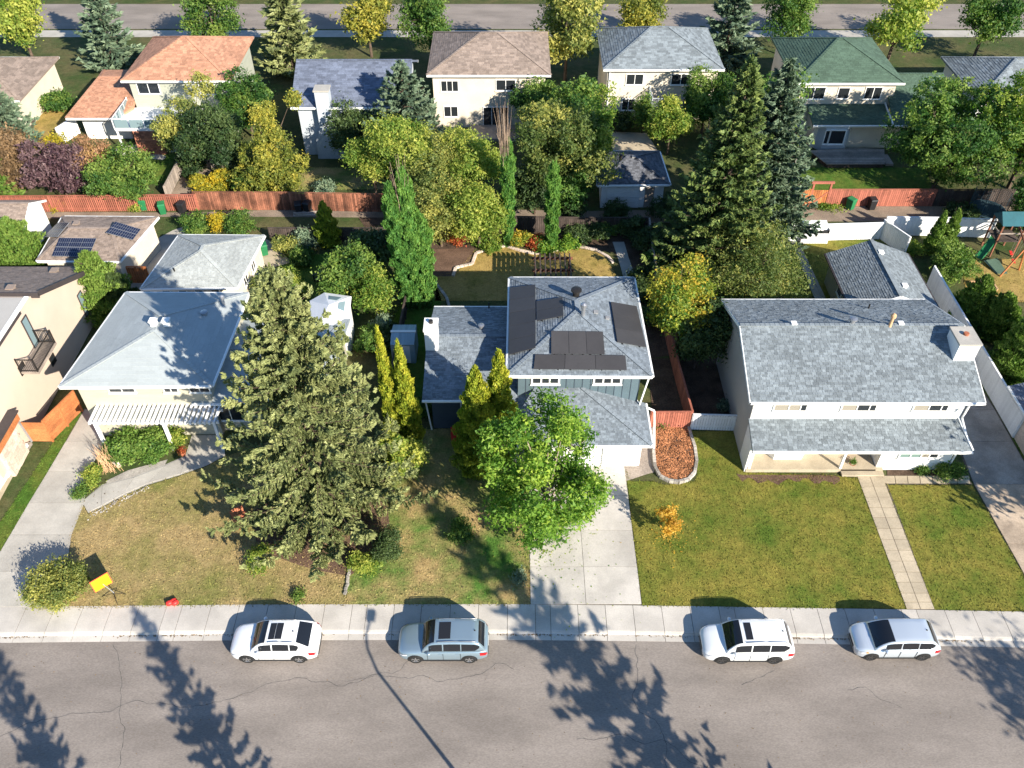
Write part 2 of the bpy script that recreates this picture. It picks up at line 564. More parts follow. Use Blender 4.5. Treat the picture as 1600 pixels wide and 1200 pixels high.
for x0, y0, an, ln, wd in ((-21, 23.0, -1.4, 9, 0.012), (-8.5, 20.8, 0.1, 4, 0.010), (6.5, 23.0, -1.6, 10, 0.013), (11.5, 20.6, 0.5, 2.2, 0.014), (16.8, 20.4, 0.2, 3.0, 0.012), (24.0, 22.9, -1.45, 9, 0.013), (-28, 18.3, 0.02, 30, 0.012), (3, 17.9, -0.02, 26, 0.012)):
    crack(x0, y0, an, ln, wd)
# pavement: poured slabs with a rolled kerb and gutter, each slab a piece
pav = struct(bpy.data.objects.new('pavement', None), 'pale concrete pavement with rolled kerb along the street')
COL.objects.link(pav)
ORG[pav.name] = Vector((0, 0, 0))
prof = [(0.0, 0.012), (1.30, 0.002), (1.52, -0.004), (1.60, -0.03), (1.66, -0.085), (1.70, -0.118), (2.05, -0.132)]
xs = -46.0
k = 0
while xs < 46:
    wd = 1.52 * (1 + 0.04 * rnd.uniform(-1, 1))
    if k % 7 == 5:
        wd *= 0.55
    vs, fs = [], []
    zz = rnd.uniform(-0.004, 0.004)
    for q in (xs + 0.012, xs + wd - 0.012):
        lean = 0.0
        for d, z in prof:
            vs.append((q, backline(q) - d, z + zz))
        vs.append((q, backline(q) - 2.05, -0.19))
        vs.append((q, backline(q), -0.19))
    n = len(prof) + 2
    for i in range(n):
        fs.append((i, (i + 1) % n, n + (i + 1) % n, n + i))
    fs += [tuple(range(n - 1, -1, -1)), tuple(range(n, 2 * n))]
    mb = MB().add(vs, fs, rnd.random())
    mb.build('slab', 'concrete_light', pav)
    xs += wd
    k += 1
mb = MB()
for x0 in np.linspace(-46, 46, 47)[:-1]:
    x1 = x0 + 2
    mb.add([(x0, backline(x0) - 1.62, -0.045), (x1, backline(x1) - 1.62, -0.045), (x1, backline(x1) - 0.02, -0.02), (x0, backline(x0) - 0.02, -0.02)], [(0, 1, 2, 3)])
o = mb.build('joint_sand', 'joint', pav)

def slabs(parent, rows, m, cols=None, gap=0.022, top=0.03, name='slab'):
    """rows: list of (y_pixel, x_left, x_right) from back to front; cols: inner split fractions"""
    for (ya, la, ra), (yb, lb, rb) in zip(rows[:-1], rows[1:]):
        cs = [0] + list(cols or []) + [1]
        for c0, c1 in zip(cs[:-1], cs[1:]):
            q = [P(la + (ra - la) * c0, ya), P(la + (ra - la) * c1, ya), P(lb + (rb - lb) * c1, yb), P(lb + (rb - lb) * c0, yb)]
            c = sum(q, Vector()) / 4
            w_ = max(0.3, (q[1] - q[0]).length)
            h_ = max(0.3, (q[0] - q[3]).length)
            qq = [Vector((c.x + (p.x - c.x) * (1 - gap / w_), c.y + (p.y - c.y) * (1 - gap / h_), 0)) for p in q]
            MB().prism([(p.x, p.y) for p in qq], -0.02, top + rnd.uniform(-0.004, 0.004), rnd.random()).build(name, m, parent)
def paving(name, label, poly, z=0.008, m='joint'):
    o = flat(name, poly, z, m, label)
    ORG[o.name] = Vector((0, 0, 0))
    return o

# drives and walks
rows = [(724, 824, 975), (775, 826, 981.5), (829, 827, 988), (886, 828, 995.5), (944.5, 829, 1002.5)]
d1 = paving('driveway', 'pale concrete driveway of large slabs below the white garage', [(824, 723), (975, 723), (1003, 945.3), (829, 945.3)])
slabs(d1, rows, 'concrete_light', [0.5])
rows = [(640, 132, 152), (690, 103, 166), (737, 75, 138), (786, 45, 132), (836, 16, 112), (893, -18, 104), (948.5, -52, 62)]
d2 = paving('driveway', 'long beige concrete driveway at the left edge beside the stucco house', [(132, 638), (152, 638), (166, 690), (138, 737), (132, 786), (112, 836), (104, 893), (62, 949.5), (-52, 949.5), (16, 836), (75, 737)])
slabs(d2, rows, 'concrete', None)
d3 = paving('driveway', 'stained driveway, shade put into its darker upper slabs, beside the white two storey house', [(1455, 560), (1505, 560), (1556, 640), (1610, 738), (1700, 900), (1740, 954), (1634, 954), (1600, 897), (1521, 757), (1498, 705)])
rows = [(562, 1456, 1503), (600, 1468, 1528), (640, 1480, 1554), (690, 1496, 1582), (757, 1522, 1620)]
slabs(d3, rows, 'shaded_drive', None, top=0.022)
slabs(d3, [(757, 1522, 1620), (800, 1546, 1644), (850, 1574, 1672), (897, 1600, 1698), (953, 1634, 1738)], 'concrete_stain', None, top=0.026)
w1 = paving('footpath', 'straight paved footpath between the two lawns of the white house', [(1340, 745), (1382, 745), (1461, 953), (1417, 953)])
rows = [(y, 1342 + (y - 752) * 0.372, 1381.5 + (y - 752) * 0.393) for y in (745, 760, 777, 793, 809, 826, 843, 860, 877, 894, 910, 927, 941, 952)]
slabs(w1, rows, 'concrete_warm', [0.5], gap=0.03)
w2 = paving('footpath', 'narrow slab path along the front flower bed of the white house', [(1378, 743), (1512, 743), (1519, 757), (1378, 757)])
for i in range(7):
    xa, xb = 1379 + i * 19.4, 1379 + (i + 1) * 19.4
    q = [P(xa, 744), P(xb - 1, 744), P(xb + 0.5, 755.5), P(xa + 1.5, 755.5)]
    MB().prism([(p.x, p.y) for p in q], -0.02, 0.03 + rnd.uniform(-0.004, 0.004), rnd.random()).build('slab', 'concrete_warm', w2)
w3 = paving('footpath', 'curving concrete walk from the left driveway to the pergola', [(128, 783), (160, 757), (210, 744), (258, 726), (290, 712), (300, 680), (348, 680), (352, 712), (322, 728), (280, 743), (230, 758), (190, 776), (158, 793), (138, 802)], m='concrete')
up = [(128, 784), (160, 759), (210, 746), (258, 728), (292, 712), (302, 682)]
lo = [(140, 800), (158, 791), (190, 774), (230, 756), (282, 741), (345, 710)]
for i in range(5):
    q = [P(*up[i]), P(*up[i + 1]), P(*lo[i + 1]), P(*lo[i])]
    c = sum(q, Vector()) / 4
    MB().prism([(c.x + (p.x - c.x) * 0.985, c.y + (p.y - c.y) * 0.985) for p in q], -0.02, 0.032 + rnd.uniform(-0.003, 0.003), rnd.random()).build('slab', 'concrete', w3)

# the back lane
lane = [P(-700, 352), P(0, 342), P(320, 338), P(600, 340), P(900, 350), P(1200, 346), P(1600, 346), P(2400, 350), P(2400, 318), P(1600, 318), P(1200, 325), P(900, 330), P(600, 322), P(300, 332), P(0, 331), P(-700, 336)]
flat('back_lane', lane, 0.0, 'gravel', 'brown gravel lane running behind the garages', px=False)

# lawns
def poly_px(pts):
    return [P(*q) for q in pts]
LAWNS = []
def lawn(label, pts, m, z=0.004, dens=85, hgt=0.06):
    o = flat('lawn', pts, z, m, label)
    LAWNS.append((poly_px(pts), m + '_blades', z, dens, hgt, label))
    return o
lawn('dry tan front lawn sloping round the big spruce', [(138, 803), (158, 794), (190, 777), (230, 759), (280, 744), (322, 729), (356, 712), (420, 690), (545, 690), (541, 945), (400, 946), (180, 949), (62, 951), (60, 915), (100, 893), (109, 838), (129, 790)], 'turf_dry')
lawn('front lawn of dry and green patches left of the driveway', [(546, 690), (640, 672), (742, 668), (823, 700), (827, 829), (828.5, 945), (541.5, 945)], 'turf_mid')
lawn('green front lawn between driveway and footpath', [(978, 735), (985, 752), (1020, 752), (1040, 758), (1086, 752), (1090, 740), (1077, 674), (1150, 674), (1166, 738), (1310, 744), (1341, 748), (1416.5, 951), (1200, 949.5), (1003.5, 946.5)], 'turf_green')
lawn('small green lawn right of the footpath', [(1384, 758), (1519, 758), (1599, 899), (1634, 956), (1461, 952.5)], 'turf_green')
lawn('narrow green strip beside the left driveway', [(115, 642), (131, 640), (74, 738), (15, 837), (-54, 950), (-90, 950), (-20, 846), (48, 745)], 'turf_lush')
lawn('golden back lawn behind the blue grey house', [(680, 432), (715, 425), (742, 392), (790, 385), (850, 395), (905, 388), (940, 396), (960, 425), (960, 470), (680, 470)], 'turf_gold', dens=30)
lawn('lawn behind the white board fence', [(1195, 380), (1235, 378), (1275, 460), (1230, 480)], 'turf_green', dens=30)
lawn('lawn beside the gable roofed garage', [(1245, 375), (1372, 375), (1400, 420), (1300, 470), (1282, 462)], 'turf_green', dens=30)
lawn('bright lawn under the big tree behind the red fence', [(1245, 262), (1445, 262), (1460, 300), (1240, 300)], 'turf_lush', dens=20)
lawn('sandy yellow lawn of the play yard', [(1500, 410), (1640, 400), (1640, 470), (1515, 475)], 'turf_gold', dens=20)
lawn('dry lawn beside the salmon roofed house', [(40, 185), (100, 165), (125, 215), (60, 225)], 'turf_gold', dens=12)
lawn('lawn strip beside the far right driveway', [(1504, 560), (1520, 560), (1640, 720), (1720, 850), (1690, 850), (1612, 738), (1557, 640)], 'turf_lush', dens=40)
lawn('dark lawn behind the red brown lane fence', [(470, 262), (590, 262), (610, 296), (440, 296)], 'turf_mid', dens=15)
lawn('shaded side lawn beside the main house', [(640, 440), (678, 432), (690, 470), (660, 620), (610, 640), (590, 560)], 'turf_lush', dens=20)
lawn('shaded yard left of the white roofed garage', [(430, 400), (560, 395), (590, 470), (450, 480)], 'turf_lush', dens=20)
lawn('sunny patch of lawn by the far left house', [(230, 240), (275, 240), (262, 285), (215, 290)], 'turf_lush', dens=15)

# real blades on the lawns: one mass per lawn
def in_poly(x, y, poly):
    n = len(poly)
    r = np.zeros(len(x), bool)
    for i in range(n):
        x0, y0, x1, y1 = poly[i][0], poly[i][1], poly[(i + 1) % n][0], poly[(i + 1) % n][1]
        c = ((y0 > y) != (y1 > y)) & (x < (x1 - x0) * (y - y0) / (y1 - y0 + 1e-9) + x0)
        r ^= c
    return r
grng = np.random.default_rng(5)
for poly, m, z, dens, hgt, label in LAWNS:
    xs_ = [p[0] for p in poly]
    ys_ = [p[1] for p in poly]
    n = int((max(xs_) - min(xs_)) * (max(ys_) - min(ys_)) * dens)
    x = grng.uniform(min(xs_), max(xs_), n)
    y = grng.uniform(min(ys_), max(ys_), n)
    k = in_poly(x, y, poly)
    x, y = x[k], y[k]
    ex, ey = [], []
    for i in range(len(poly)):
        p, q = poly[i], poly[(i + 1) % len(poly)]
        m_ = int((q - p).length * 22)
        t_ = grng.random(m_)
        ex.append(p.x + (q.x - p.x) * t_ + grng.normal(0, 0.05, m_))
        ey.append(p.y + (q.y - p.y) * t_ + grng.normal(0, 0.05, m_))
    x, y = np.concatenate([x] + ex), np.concatenate([y] + ey)
    n = len(x)
    a = grng.uniform(0, 2 * np.pi, n)
    wd = grng.uniform(0.015, 0.04, n)
    hh = hgt * grng.uniform(0.5, 1.3, n)
    lx, ly = grng.normal(0, 0.05, n), grng.normal(0, 0.05, n)
    v = np.empty((n, 3, 3))
    v[:, 0] = np.stack([x - np.cos(a) * wd, y - np.sin(a) * wd, np.full(n, z)], 1)
    v[:, 1] = np.stack([x + np.cos(a) * wd, y + np.sin(a) * wd, np.full(n, z)], 1)
    v[:, 2] = np.stack([x + lx, y + ly, z + hh], 1)
    me = bpy.data.meshes.new('grass')
    me.vertices.add(3 * n)
    me.vertices.foreach_set('co', v.reshape(-1))
    me.loops.add(3 * n)
    me.loops.foreach_set('vertex_index', np.arange(3 * n, dtype=np.int32))
    me.polygons.add(n)
    me.polygons.foreach_set('loop_start', np.arange(0, 3 * n, 3, dtype=np.int32))
    me.attributes.new('tone', 'FLOAT', 'POINT').data.foreach_set('value', np.repeat(grng.random(n), 3).astype(np.float32))
    me.update()
    o = link('grass', me, m)
    o['kind'] = 'stuff'
    tag(o, 'grass blades of the ' + label, 'grass')

# beds and bare earth
def bed(name, label, pts, m, z=0.012):
    return flat(name, pts, z, m, label)
bed('soil_bed', 'brown dug vegetable bed behind the blue grey house', [(664, 390), (741, 388), (738, 412), (712, 418), (708, 432), (664, 432)], 'soil_bed')
bed('mulch_bed', 'red mulch under the skirts of the big spruce', [(395, 800), (430, 770), (560, 760), (606, 790), (612, 868), (575, 886), (545, 900), (505, 893), (470, 884), (425, 868), (400, 845)], 'soil_bed')
bed('flower_bed', 'reddish dry bed along the white house porch', [(1150, 740)] + [(1160 + i * 10, 742 + 0.02 * i) for i in range(15)] + [(1312, 746)] + [(1312 - i * 8, 752 + 4 * math.sin(i * 1.7) + 2.5 * math.sin(i * 0.6)) for i in range(20)], 'soil_bed')
bed('flower_bed', 'narrow flower bed under the bay of the white house', [(1386, 734), (1500, 735), (1504, 743), (1386, 743)], 'soil')
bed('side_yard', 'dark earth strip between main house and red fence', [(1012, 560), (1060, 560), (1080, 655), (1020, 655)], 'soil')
bed('side_yard', 'shaded earth yard beside the left gable wall of the white house', [(1060, 545), (1120, 545), (1150, 672), (1078, 672)], 'soil')
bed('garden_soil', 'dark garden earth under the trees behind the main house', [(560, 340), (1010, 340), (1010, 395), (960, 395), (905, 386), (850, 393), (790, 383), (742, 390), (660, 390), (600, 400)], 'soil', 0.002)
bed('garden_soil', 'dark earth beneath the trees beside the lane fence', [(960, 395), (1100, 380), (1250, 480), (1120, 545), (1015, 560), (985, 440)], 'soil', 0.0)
bed('patio', 'pale paving between garage and tall stucco house', [(205, 395), (270, 360), (300, 350), (310, 375), (230, 450), (190, 460)], 'concrete')
bed('patio', 'pale paving at the corner of the white roofed garage', [(412, 372), (428, 380), (455, 410), (420, 420), (405, 400)], 'concrete_warm')
bed('pebble_bed', 'white pebble strip beside the curving walk', [(165, 752), (200, 735), (262, 718), (258, 726), (210, 744), (168, 756)], 'stone')
# ================================================================== building kit
def clip_poly(poly, a, b):
    """keep the side left of the directed line a-b (2-D)"""
    out = []
    n = len(poly)
    def sd(p):
        return (b[0] - a[0]) * (p[1] - a[1]) - (b[1] - a[1]) * (p[0] - a[0])
    for i in range(n):
        p, q = poly[i], poly[(i + 1) % n]
        sp, sq = sd(p), sd(q)
        if sp >= 0:
            out.append(p)
        if (sp > 0 and sq < 0) or (sp < 0 and sq > 0):
            t = sp / (sp - sq)
            out.append((p[0] + (q[0] - p[0]) * t, p[1] + (q[1] - p[1]) * t))
    return out

def add_shingles(mb, plane, rw=0.42, rh=0.19, rg=None, th=0.022, lo=0.0, hi=1.0):
    """courses of single tabs over a convex roof plane; the plane's first edge is its eave"""
    rg = rg or random.Random(3)
    pl = [Vector(p) for p in plane]
    o = pl[0]
    U = (pl[1] - pl[0]).normalized()
    N = Vector((0, 0, 0))
    for i in range(len(pl)):
        N += (pl[i] - o).cross(pl[(i + 1) % len(pl)] - o)
    N.normalize()
    if N.z < 0:
        N = -N
    V = N.cross(U).normalized()
    q = [((p - o).dot(U), (p - o).dot(V)) for p in pl]
    if min(a[1] for a in q) < -0.05 and max(a[1] for a in q) < 0.05:
        V = -V
        q = [((p - o).dot(U), (p - o).dot(V)) for p in pl]
    ar = sum(q[i][0] * q[(i + 1) % len(q)][1] - q[(i + 1) % len(q)][0] * q[i][1] for i in range(len(q)))
    if ar < 0:
        q = q[::-1]
    u0, u1 = min(a[0] for a in q), max(a[0] for a in q)
    v1 = max(a[1] for a in q)
    r = 0
    v = -0.03
    while v < v1:
        u = u0 - rg.uniform(0, rw)
        while u < u1:
            wd = rw * rg.choice((0.55, 0.8, 1.0, 1.25))
            t = th * rg.choice((0.45, 0.6, 1.0, 1.1))
            c = [(u, v), (u + wd - 0.012, v), (u + wd - 0.012, v + rh), (u, v + rh)]
            for i in range(len(q)):
                c = clip_poly(c, q[i], q[(i + 1) % len(q)])
                if len(c) < 3:
                    break
            if len(c) >= 3:
                tone = lo + (hi - lo) * rg.random()
                top = [o + U * a + V * b + N * (0.006 + t * (1 - (b - v) / rh)) for a, b in c]
                n = len(c)
                mb.add(top, [tuple(range(n))], tone)
                # butt edge of the tab
                low = sorted(range(n), key=lambda i: c[i][1])[:2]
                a_, b_ = sorted(low, key=lambda i: c[i][0])
                p0, p1 = top[a_], top[b_]
                mb.add([p0 - N * t, p1 - N * t, p1, p0], [(0, 1, 2, 3)], tone)
            u += wd
        v += rh
        r += 1

def make_roof(parent, planes, m, name='roof', th=0.16, eaves=(), trim='white_trim', caps=(), seed=1, rw=0.27, rh=0.165, shingled=True, thk=0.022):
    """planes: eave edge first; eaves: (a, b) edges that carry a fascia and gutter; caps: ridge and hip lines"""
    mb = MB()
    for pl in planes:
        mb.slab(pl, th)
    ro = mb.build(name, m, parent)
    rg = random.Random(seed)
    if shingled:
        mb = MB()
        for pl in planes:
            add_shingles(mb, pl, rw, rh, rg, thk)
        mb.build('shingles', m, ro, stuff=True)
    if caps:
        mb = MB()
        for a, b in caps:
            a, b = Vector(a) + Vector((0, 0, 0.03)), Vector(b) + Vector((0, 0, 0.03))
            n = max(1, int((b - a).length / 0.3))
            for i in range(n):
                p, q = a.lerp(b, i / n), a.lerp(b, (i + 0.96) / n)
                mb.bar(p + Vector((0, 0, 0.012)), q, 0.26, 0.03, tone=rg.uniform(0.35, 0.95))
        mb.build('ridge_cap', m, ro, stuff=True)
    for a, b in eaves:
        a, b = Vector(a), Vector(b)
        d = (b - a).normalized()
        n = Vector((d.y, -d.x, 0)).normalized() * 0.03
        mb = MB()
        mb.bar(a + n - Vector((0, 0, 0.09)), b + n - Vector((0, 0, 0.09)), 0.05, 0.20)
        mb.bar(a + n * 2.6 - Vector((0, 0, 0.06)), b + n * 2.6 - Vector((0, 0, 0.06)), 0.09, 0.10)
        mb.build('gutter', trim, ro)
    return ro

def hip(A, B, C, D, R1, R2, along='Y'):
    """planes of a hip roof, eaves counter-clockwise from front left"""
    if along == 'Y':
        return [[A, B, R1], [B, C, R2, R1], [C, D, R2], [D, A, R1, R2]]
    return [[A, B, R2, R1], [B, C, R2], [C, D, R1, R2], [D, A, R1]]

def window(parent, c, w_, h_, face='front', panes=1, frame='white_trim', glass='glass', fw=0.07, sill=True, name='window', split=None):
    """c: centre of the opening on the wall face; face: front (-Y), right (+X), left (-X)"""
    if face == 'front':
        U, N = Vector((1, 0, 0)), Vector((0, -1, 0))
    elif face == 'right':
        U, N = Vector((0, 1, 0)), Vector((1, 0, 0))
    elif face == 'left':
        U, N = Vector((0, -1, 0)), Vector((-1, 0, 0))
    else:
        U, N = Vector(face[0]), Vector(face[1])
    Z = Vector((0, 0, 1))
    c = Vector(c)
    mb = MB()
    def bx(mb, u0, u1, z0, z1, n0, n1):
        vs = [c + U * u + N * n + Z * z for n in (n1, n0) for u, z in ((u0, z0), (u1, z0), (u1, z1), (u0, z1))]
        mb.add(vs, [(0, 1, 2, 3), (7, 6, 5, 4), (1, 0, 4, 5), (2, 1, 5, 6), (3, 2, 6, 7), (0, 3, 7, 4)])
    a, b = w_ / 2, h_ / 2
    bx(mb, -a - fw, -a, -b - fw, b + fw, -0.02, 0.05)
    bx(mb, a, a + fw, -b - fw, b + fw, -0.02, 0.05)
    bx(mb, -a, a, b, b + fw, -0.02, 0.05)
    bx(mb, -a, a, -b - fw, -b, -0.02, 0.05)
    cuts = [i / panes for i in range(panes + 1)] if split is None else [0] + list(split) + [1]
    for q in cuts[1:-1]:
        bx(mb, -a + 2 * a * q - fw * 0.4, -a + 2 * a * q + fw * 0.4, -b, b, -0.02, 0.046)
    f = mb.build(name, frame, parent)
    if sill:
        mb = MB()
        bx(mb, -a - fw - 0.04, a + fw + 0.04, -b - fw - 0.05, -b - fw, -0.02, 0.10)
        mb.build('sill', frame, f)
    for i in range(len(cuts) - 1):
        g = glass[i] if isinstance(glass, (list, tuple)) else glass
        mb = MB()
        bx(mb, -a + 2 * a * cuts[i] + fw * 0.2, -a + 2 * a * cuts[i + 1] - fw * 0.2, -b, b, -0.02, 0.016)
        mb.build('pane', g, f)
    return f

def vent(parent, p, r=0.12, h=0.35, m='grey_trim', name='roof_vent', cap=True):
    p = Vector(p)
    pr = [(r, -0.25), (r, h * 0.7)]
    if cap:
        pr += [(r * 1.6, h * 0.72), (r * 1.6, h * 0.9), (r * 0.6, h)]
    else:
        pr += [(r, h), (r * 0.8, h)]
    return MB().lathe(pr, 12, p).build(name, m, parent)
def boxvent(parent, p, s=0.3, h=0.2, m='grey_trim'):
    p = Vector(p)
    mb = MB()
    mb.box((p.x - s / 2, p.y - s / 2, p.z - 0.2), (p.x + s / 2, p.y + s / 2, p.z + h * 0.6))
    mb.box((p.x - s * 0.65, p.y - s * 0.65, p.z + h * 0.6), (p.x + s * 0.65, p.y + s * 0.65, p.z + h))
    return mb.build('roof_vent', m, parent)

def panel_grid(parent, plane_pts, nu, nv, m='solar_black', frame='solar_frame', lift=0.12, gap=0.02, cells=False, group=None):
    """solar panels: a grid of single panels on a roof quad (p00, p10, p11, p01)"""
    a, b, c, d = [Vector(p) for p in plane_pts]
    N = (b - a).cross(d - a).normalized()
    if N.z < 0:
        N = -N
    def at(u, v):
        return a * (1 - u) * (1 - v) + b * u * (1 - v) + c * u * v + d * (1 - u) * v
    wu, wv = (b - a).length, (d - a).length
    for i in range(nu):
        for j in range(nv):
            u0, u1 = i / nu + gap / wu / 2, (i + 1) / nu - gap / wu / 2
            v0, v1 = j / nv + gap / wv / 2, (j + 1) / nv - gap / wv / 2
            q = [at(u0, v0), at(u1, v0), at(u1, v1), at(u0, v1)]
            vs = [p + N * (lift + 0.04) for p in q] + [p + N * lift for p in q]
            fr = MB().add(vs, [(0, 1, 2, 3), (7, 6, 5, 4), (1, 0, 4, 5), (2, 1, 5, 6), (3, 2, 6, 7), (0, 3, 7, 4)], rnd.random()).build('solar_panel', m if not cells else frame, parent)
            if cells:
                mb = MB()
                n = 6
                ctr = sum(q, Vector()) / 4
                for k in range(n):
                    e0, e1 = (k + 0.06) / n, (k + 0.94) / n
                    for h0, h1 in ((0.03, 0.485), (0.515, 0.97)):
                        r_ = [at(u0 + (u1 - u0) * s, v0 + (v1 - v0) * t) + N * (lift + 0.045) for s, t in ((e0, h0), (e1, h0), (e1, h1), (e0, h1))]
                        mb.add(r_, [(0, 1, 2, 3)])
                mb.build('cells', m, fr)
            if j == 0:
                for s in (0.2, 0.8):
                    p = at(u0 + (u1 - u0) * s, v0)
                    p2 = at(u0 + (u1 - u0) * s, v1)
                    MB().bar(p + N * (lift * 0.5), p2 + N * (lift * 0.5), 0.05, lift).build('mounting_rail', 'black_metal', fr)

def downspout(parent, a, b, m='white_trim', elbow=None):
    pts = [Vector(a)] + ([Vector(e) for e in elbow] if elbow else []) + [Vector(b)]
    mb = MB()
    for p, q in zip(pts[:-1], pts[1:]):
        mb.bar(p, q, 0.09, 0.09)
    return mb.build('downspout', m, parent)

def fence(label, pts, h, m, post_m=None, spacing=2.4, bw=0.14, gap=0.02, group=None, thick=0.03, wave=0.03, face=1, cat='fence', name='fence', rails=True):
    """board fence along a ground polyline; posts and rails are parts, the narrow boards are one part"""
    pts = [Vector((p[0], p[1], 0)) for p in pts]
    root = thing(name, label, cat, pts[0], group)
    post_m = post_m or m
    rg = random.Random(int(abs(pts[0].x * 97 + pts[0].y * 31)))
    mb = MB()
    rl = MB()
    for a, b in zip(pts[:-1], pts[1:]):
        L_ = (b - a).length
        d = (b - a) / L_
        n = Vector((d.y, -d.x, 0)) * face
        k = max(1, round(L_ / spacing))
        for i in range(k + 1):
            p = a + d * (L_ * i / k)
            MB().box((p.x - 0.05, p.y - 0.05, -0.05), (p.x + 0.05, p.y + 0.05, h + 0.06)).build('post', post_m, root)
        nb = int(L_ / (bw + gap))
        for i in range(nb):
            p = a + d * ((i + 0.5) * L_ / nb) + n * 0.08
            hh = h + rg.uniform(-wave, wave)
            q = d * bw / 2
            t = n * thick / 2
            z0, z1 = 0.04, hh
            vs = [p - q - t, p + q - t, p + q + t, p - q + t]
            vs = [Vector((v.x, v.y, z0)) for v in vs] + [Vector((v.x, v.y, z1)) for v in vs]
            mb.add(vs, [(3, 2, 1, 0), (4, 5, 6, 7), (0, 1, 5, 4), (1, 2, 6, 5), (2, 3, 7, 6), (3, 0, 4, 7)], rg.random())
        if rails:
            for z in (0.3, h - 0.25):
                rl.bar(a + Vector((0, 0, z)), b + Vector((0, 0, z)), 0.05, 0.09)
            rl.bar(a + Vector((0, 0, h + 0.05)) + n * 0.03, b + Vector((0, 0, h + 0.05)) + n * 0.03, 0.13, 0.035)
    mb.build('boards', m, root, stuff=True)
    if rails:
        rl.build('rails', post_m, root)
    return root
# ================================================================== buildings
V3 = Vector
def on_plane(x, y, pl):
    """where the sight line through a photograph point meets a roof plane"""
    a, b, c = [Vector(p) for p in pl[:3]]
    n = (b - a).cross(c - a)
    u, v = (x - 800) / 1340.0, (y - 600) / 1340.0
    d = Vector((u, CT - v * ST, -(ST + v * CT)))
    o = Vector((0, 0, CAM_H))
    return o + d * ((a - o).dot(n) / d.dot(n))

# ---------------------------------------------------------------- blue grey split level house (centre)
H = thing('split_level_house', 'blue grey split level house with black solar panels on its hip roof', 'house', (2, 40, 0))
MB().box((0.35, 38.0, 0), (7.85, 46.6, 5.46)).build('wall', 'teal', H)
for i in range(15):                       # board siding of the upper front
    x0 = 0.37 + i * 0.4985
    zb = 3.62 if x0 < 1.0 else (3.9 if x0 < 4.2 else max(2.7, 3.95 - (x0 - 4.2) * 0.36))
    MB().box((x0, 37.955, zb), (x0 + 0.455, 38.002, 5.44), rnd.random()).build('board', 'teal', H)
    MB().box((x0 + 0.46, 37.93, zb), (x0 + 0.494, 37.99, 5.44), 0.0).build('batten', 'navy', H)
for cx in (2.05, 5.85):
    window(H, (cx, 37.93, 4.78), 1.55, 0.62, panes=3, fw=0.11)
A, B, C, D = (-0.27, 37.4, 5.6), (8.42, 37.35, 5.6), (8.3, 47.1, 5.6), (-0.15, 47.1, 5.6)
R1, R2 = (4.08, 41.75, 7.05), (4.08, 42.75, 7.05)
PL = hip(A, B, C, D, R1, R2)
ro = make_roof(H, PL, 'shingle_blue', eaves=[(A, B), (B, C), (C, D), (D, A)], caps=[(A, R1), (B, R1), (C, R2), (D, R2), (R1, R2)], seed=2)
def arr(pl, pts, nu, nv, **k):
    panel_grid(H, [on_plane(x, y, pl) for x, y in pts], nu, nv, **k)
arr(PL[3], [(795.5, 557), (838, 546), (837.5, 447), (797.5, 452)], 1, 5)
arr(PL[3], [(839.5, 504), (881.5, 496), (880, 467), (839, 473)], 1, 2)
arr(PL[0], [(861, 555), (945, 555.5), (942, 520), (861, 519)], 3, 1)
arr(PL[0], [(833.5, 578.5), (979, 580), (977, 557), (836, 555.5)], 3, 1)
arr(PL[1], [(963, 537), (1008.5, 545), (993.5, 481), (953, 474)], 1, 3)
vent(ro, on_plane(900, 463, PL[2]) + V3((0, 0, 0.1)), 0.22, 0.5, 'black_metal')
vent(ro, on_plane(911, 493, PL[1]) + V3((0, 0, 0.05)), 0.13, 0.95, 'steel')
boxvent(ro, on_plane(931, 489, PL[1]), 0.22, 0.12)
boxvent(ro, on_plane(949, 498, PL[1]), 0.2, 0.12)
downspout(H, (8.3, 37.6, 5.3), (7.98, 37.7, 2.8))
# garage and entry wing in front
MB().box((0.2, 35.1, 0), (7.95, 38.3, 2.62)).build('garage_wall', 'white_wall', H)
gA, gB, gC, gD = (-0.7, 34.45, 2.62), (8.4, 34.45, 2.62), (8.4, 38.0, 2.62), (-0.7, 38.0, 2.62)
T1, T2 = (1.55, 37.98, 4.0), (4.3, 37.98, 4.02)
PG = [[gA, gB, T2, T1], [gB, gC, T2], [gD, gA, T1]]
rg_ = make_roof(H, PG, 'shingle_blue', name='garage_roof', eaves=[(gA, gB), (gB, gC)], caps=[(gB, T2), (gA, T1)], seed=4)
for k, cx in enumerate((4.2, 6.7)):
    d = MB().box((cx - 1.12, 35.04, 0.03), (cx + 1.12, 35.12, 2.2)).build('garage_door', 'white_trim', H)
    for r_ in range(4):
        MB().box((cx - 1.1, 35.0, 0.06 + r_ * 0.535), (cx + 1.1, 35.045, 0.06 + r_ * 0.535 + 0.515)).build('door_panel', 'white_trim', d)
downspout(H, (8.36, 37.7, 2.6), (9.0, 36.2, 0.1), elbow=[(8.95, 37.6, 2.35), (9.05, 36.5, 0.3)])
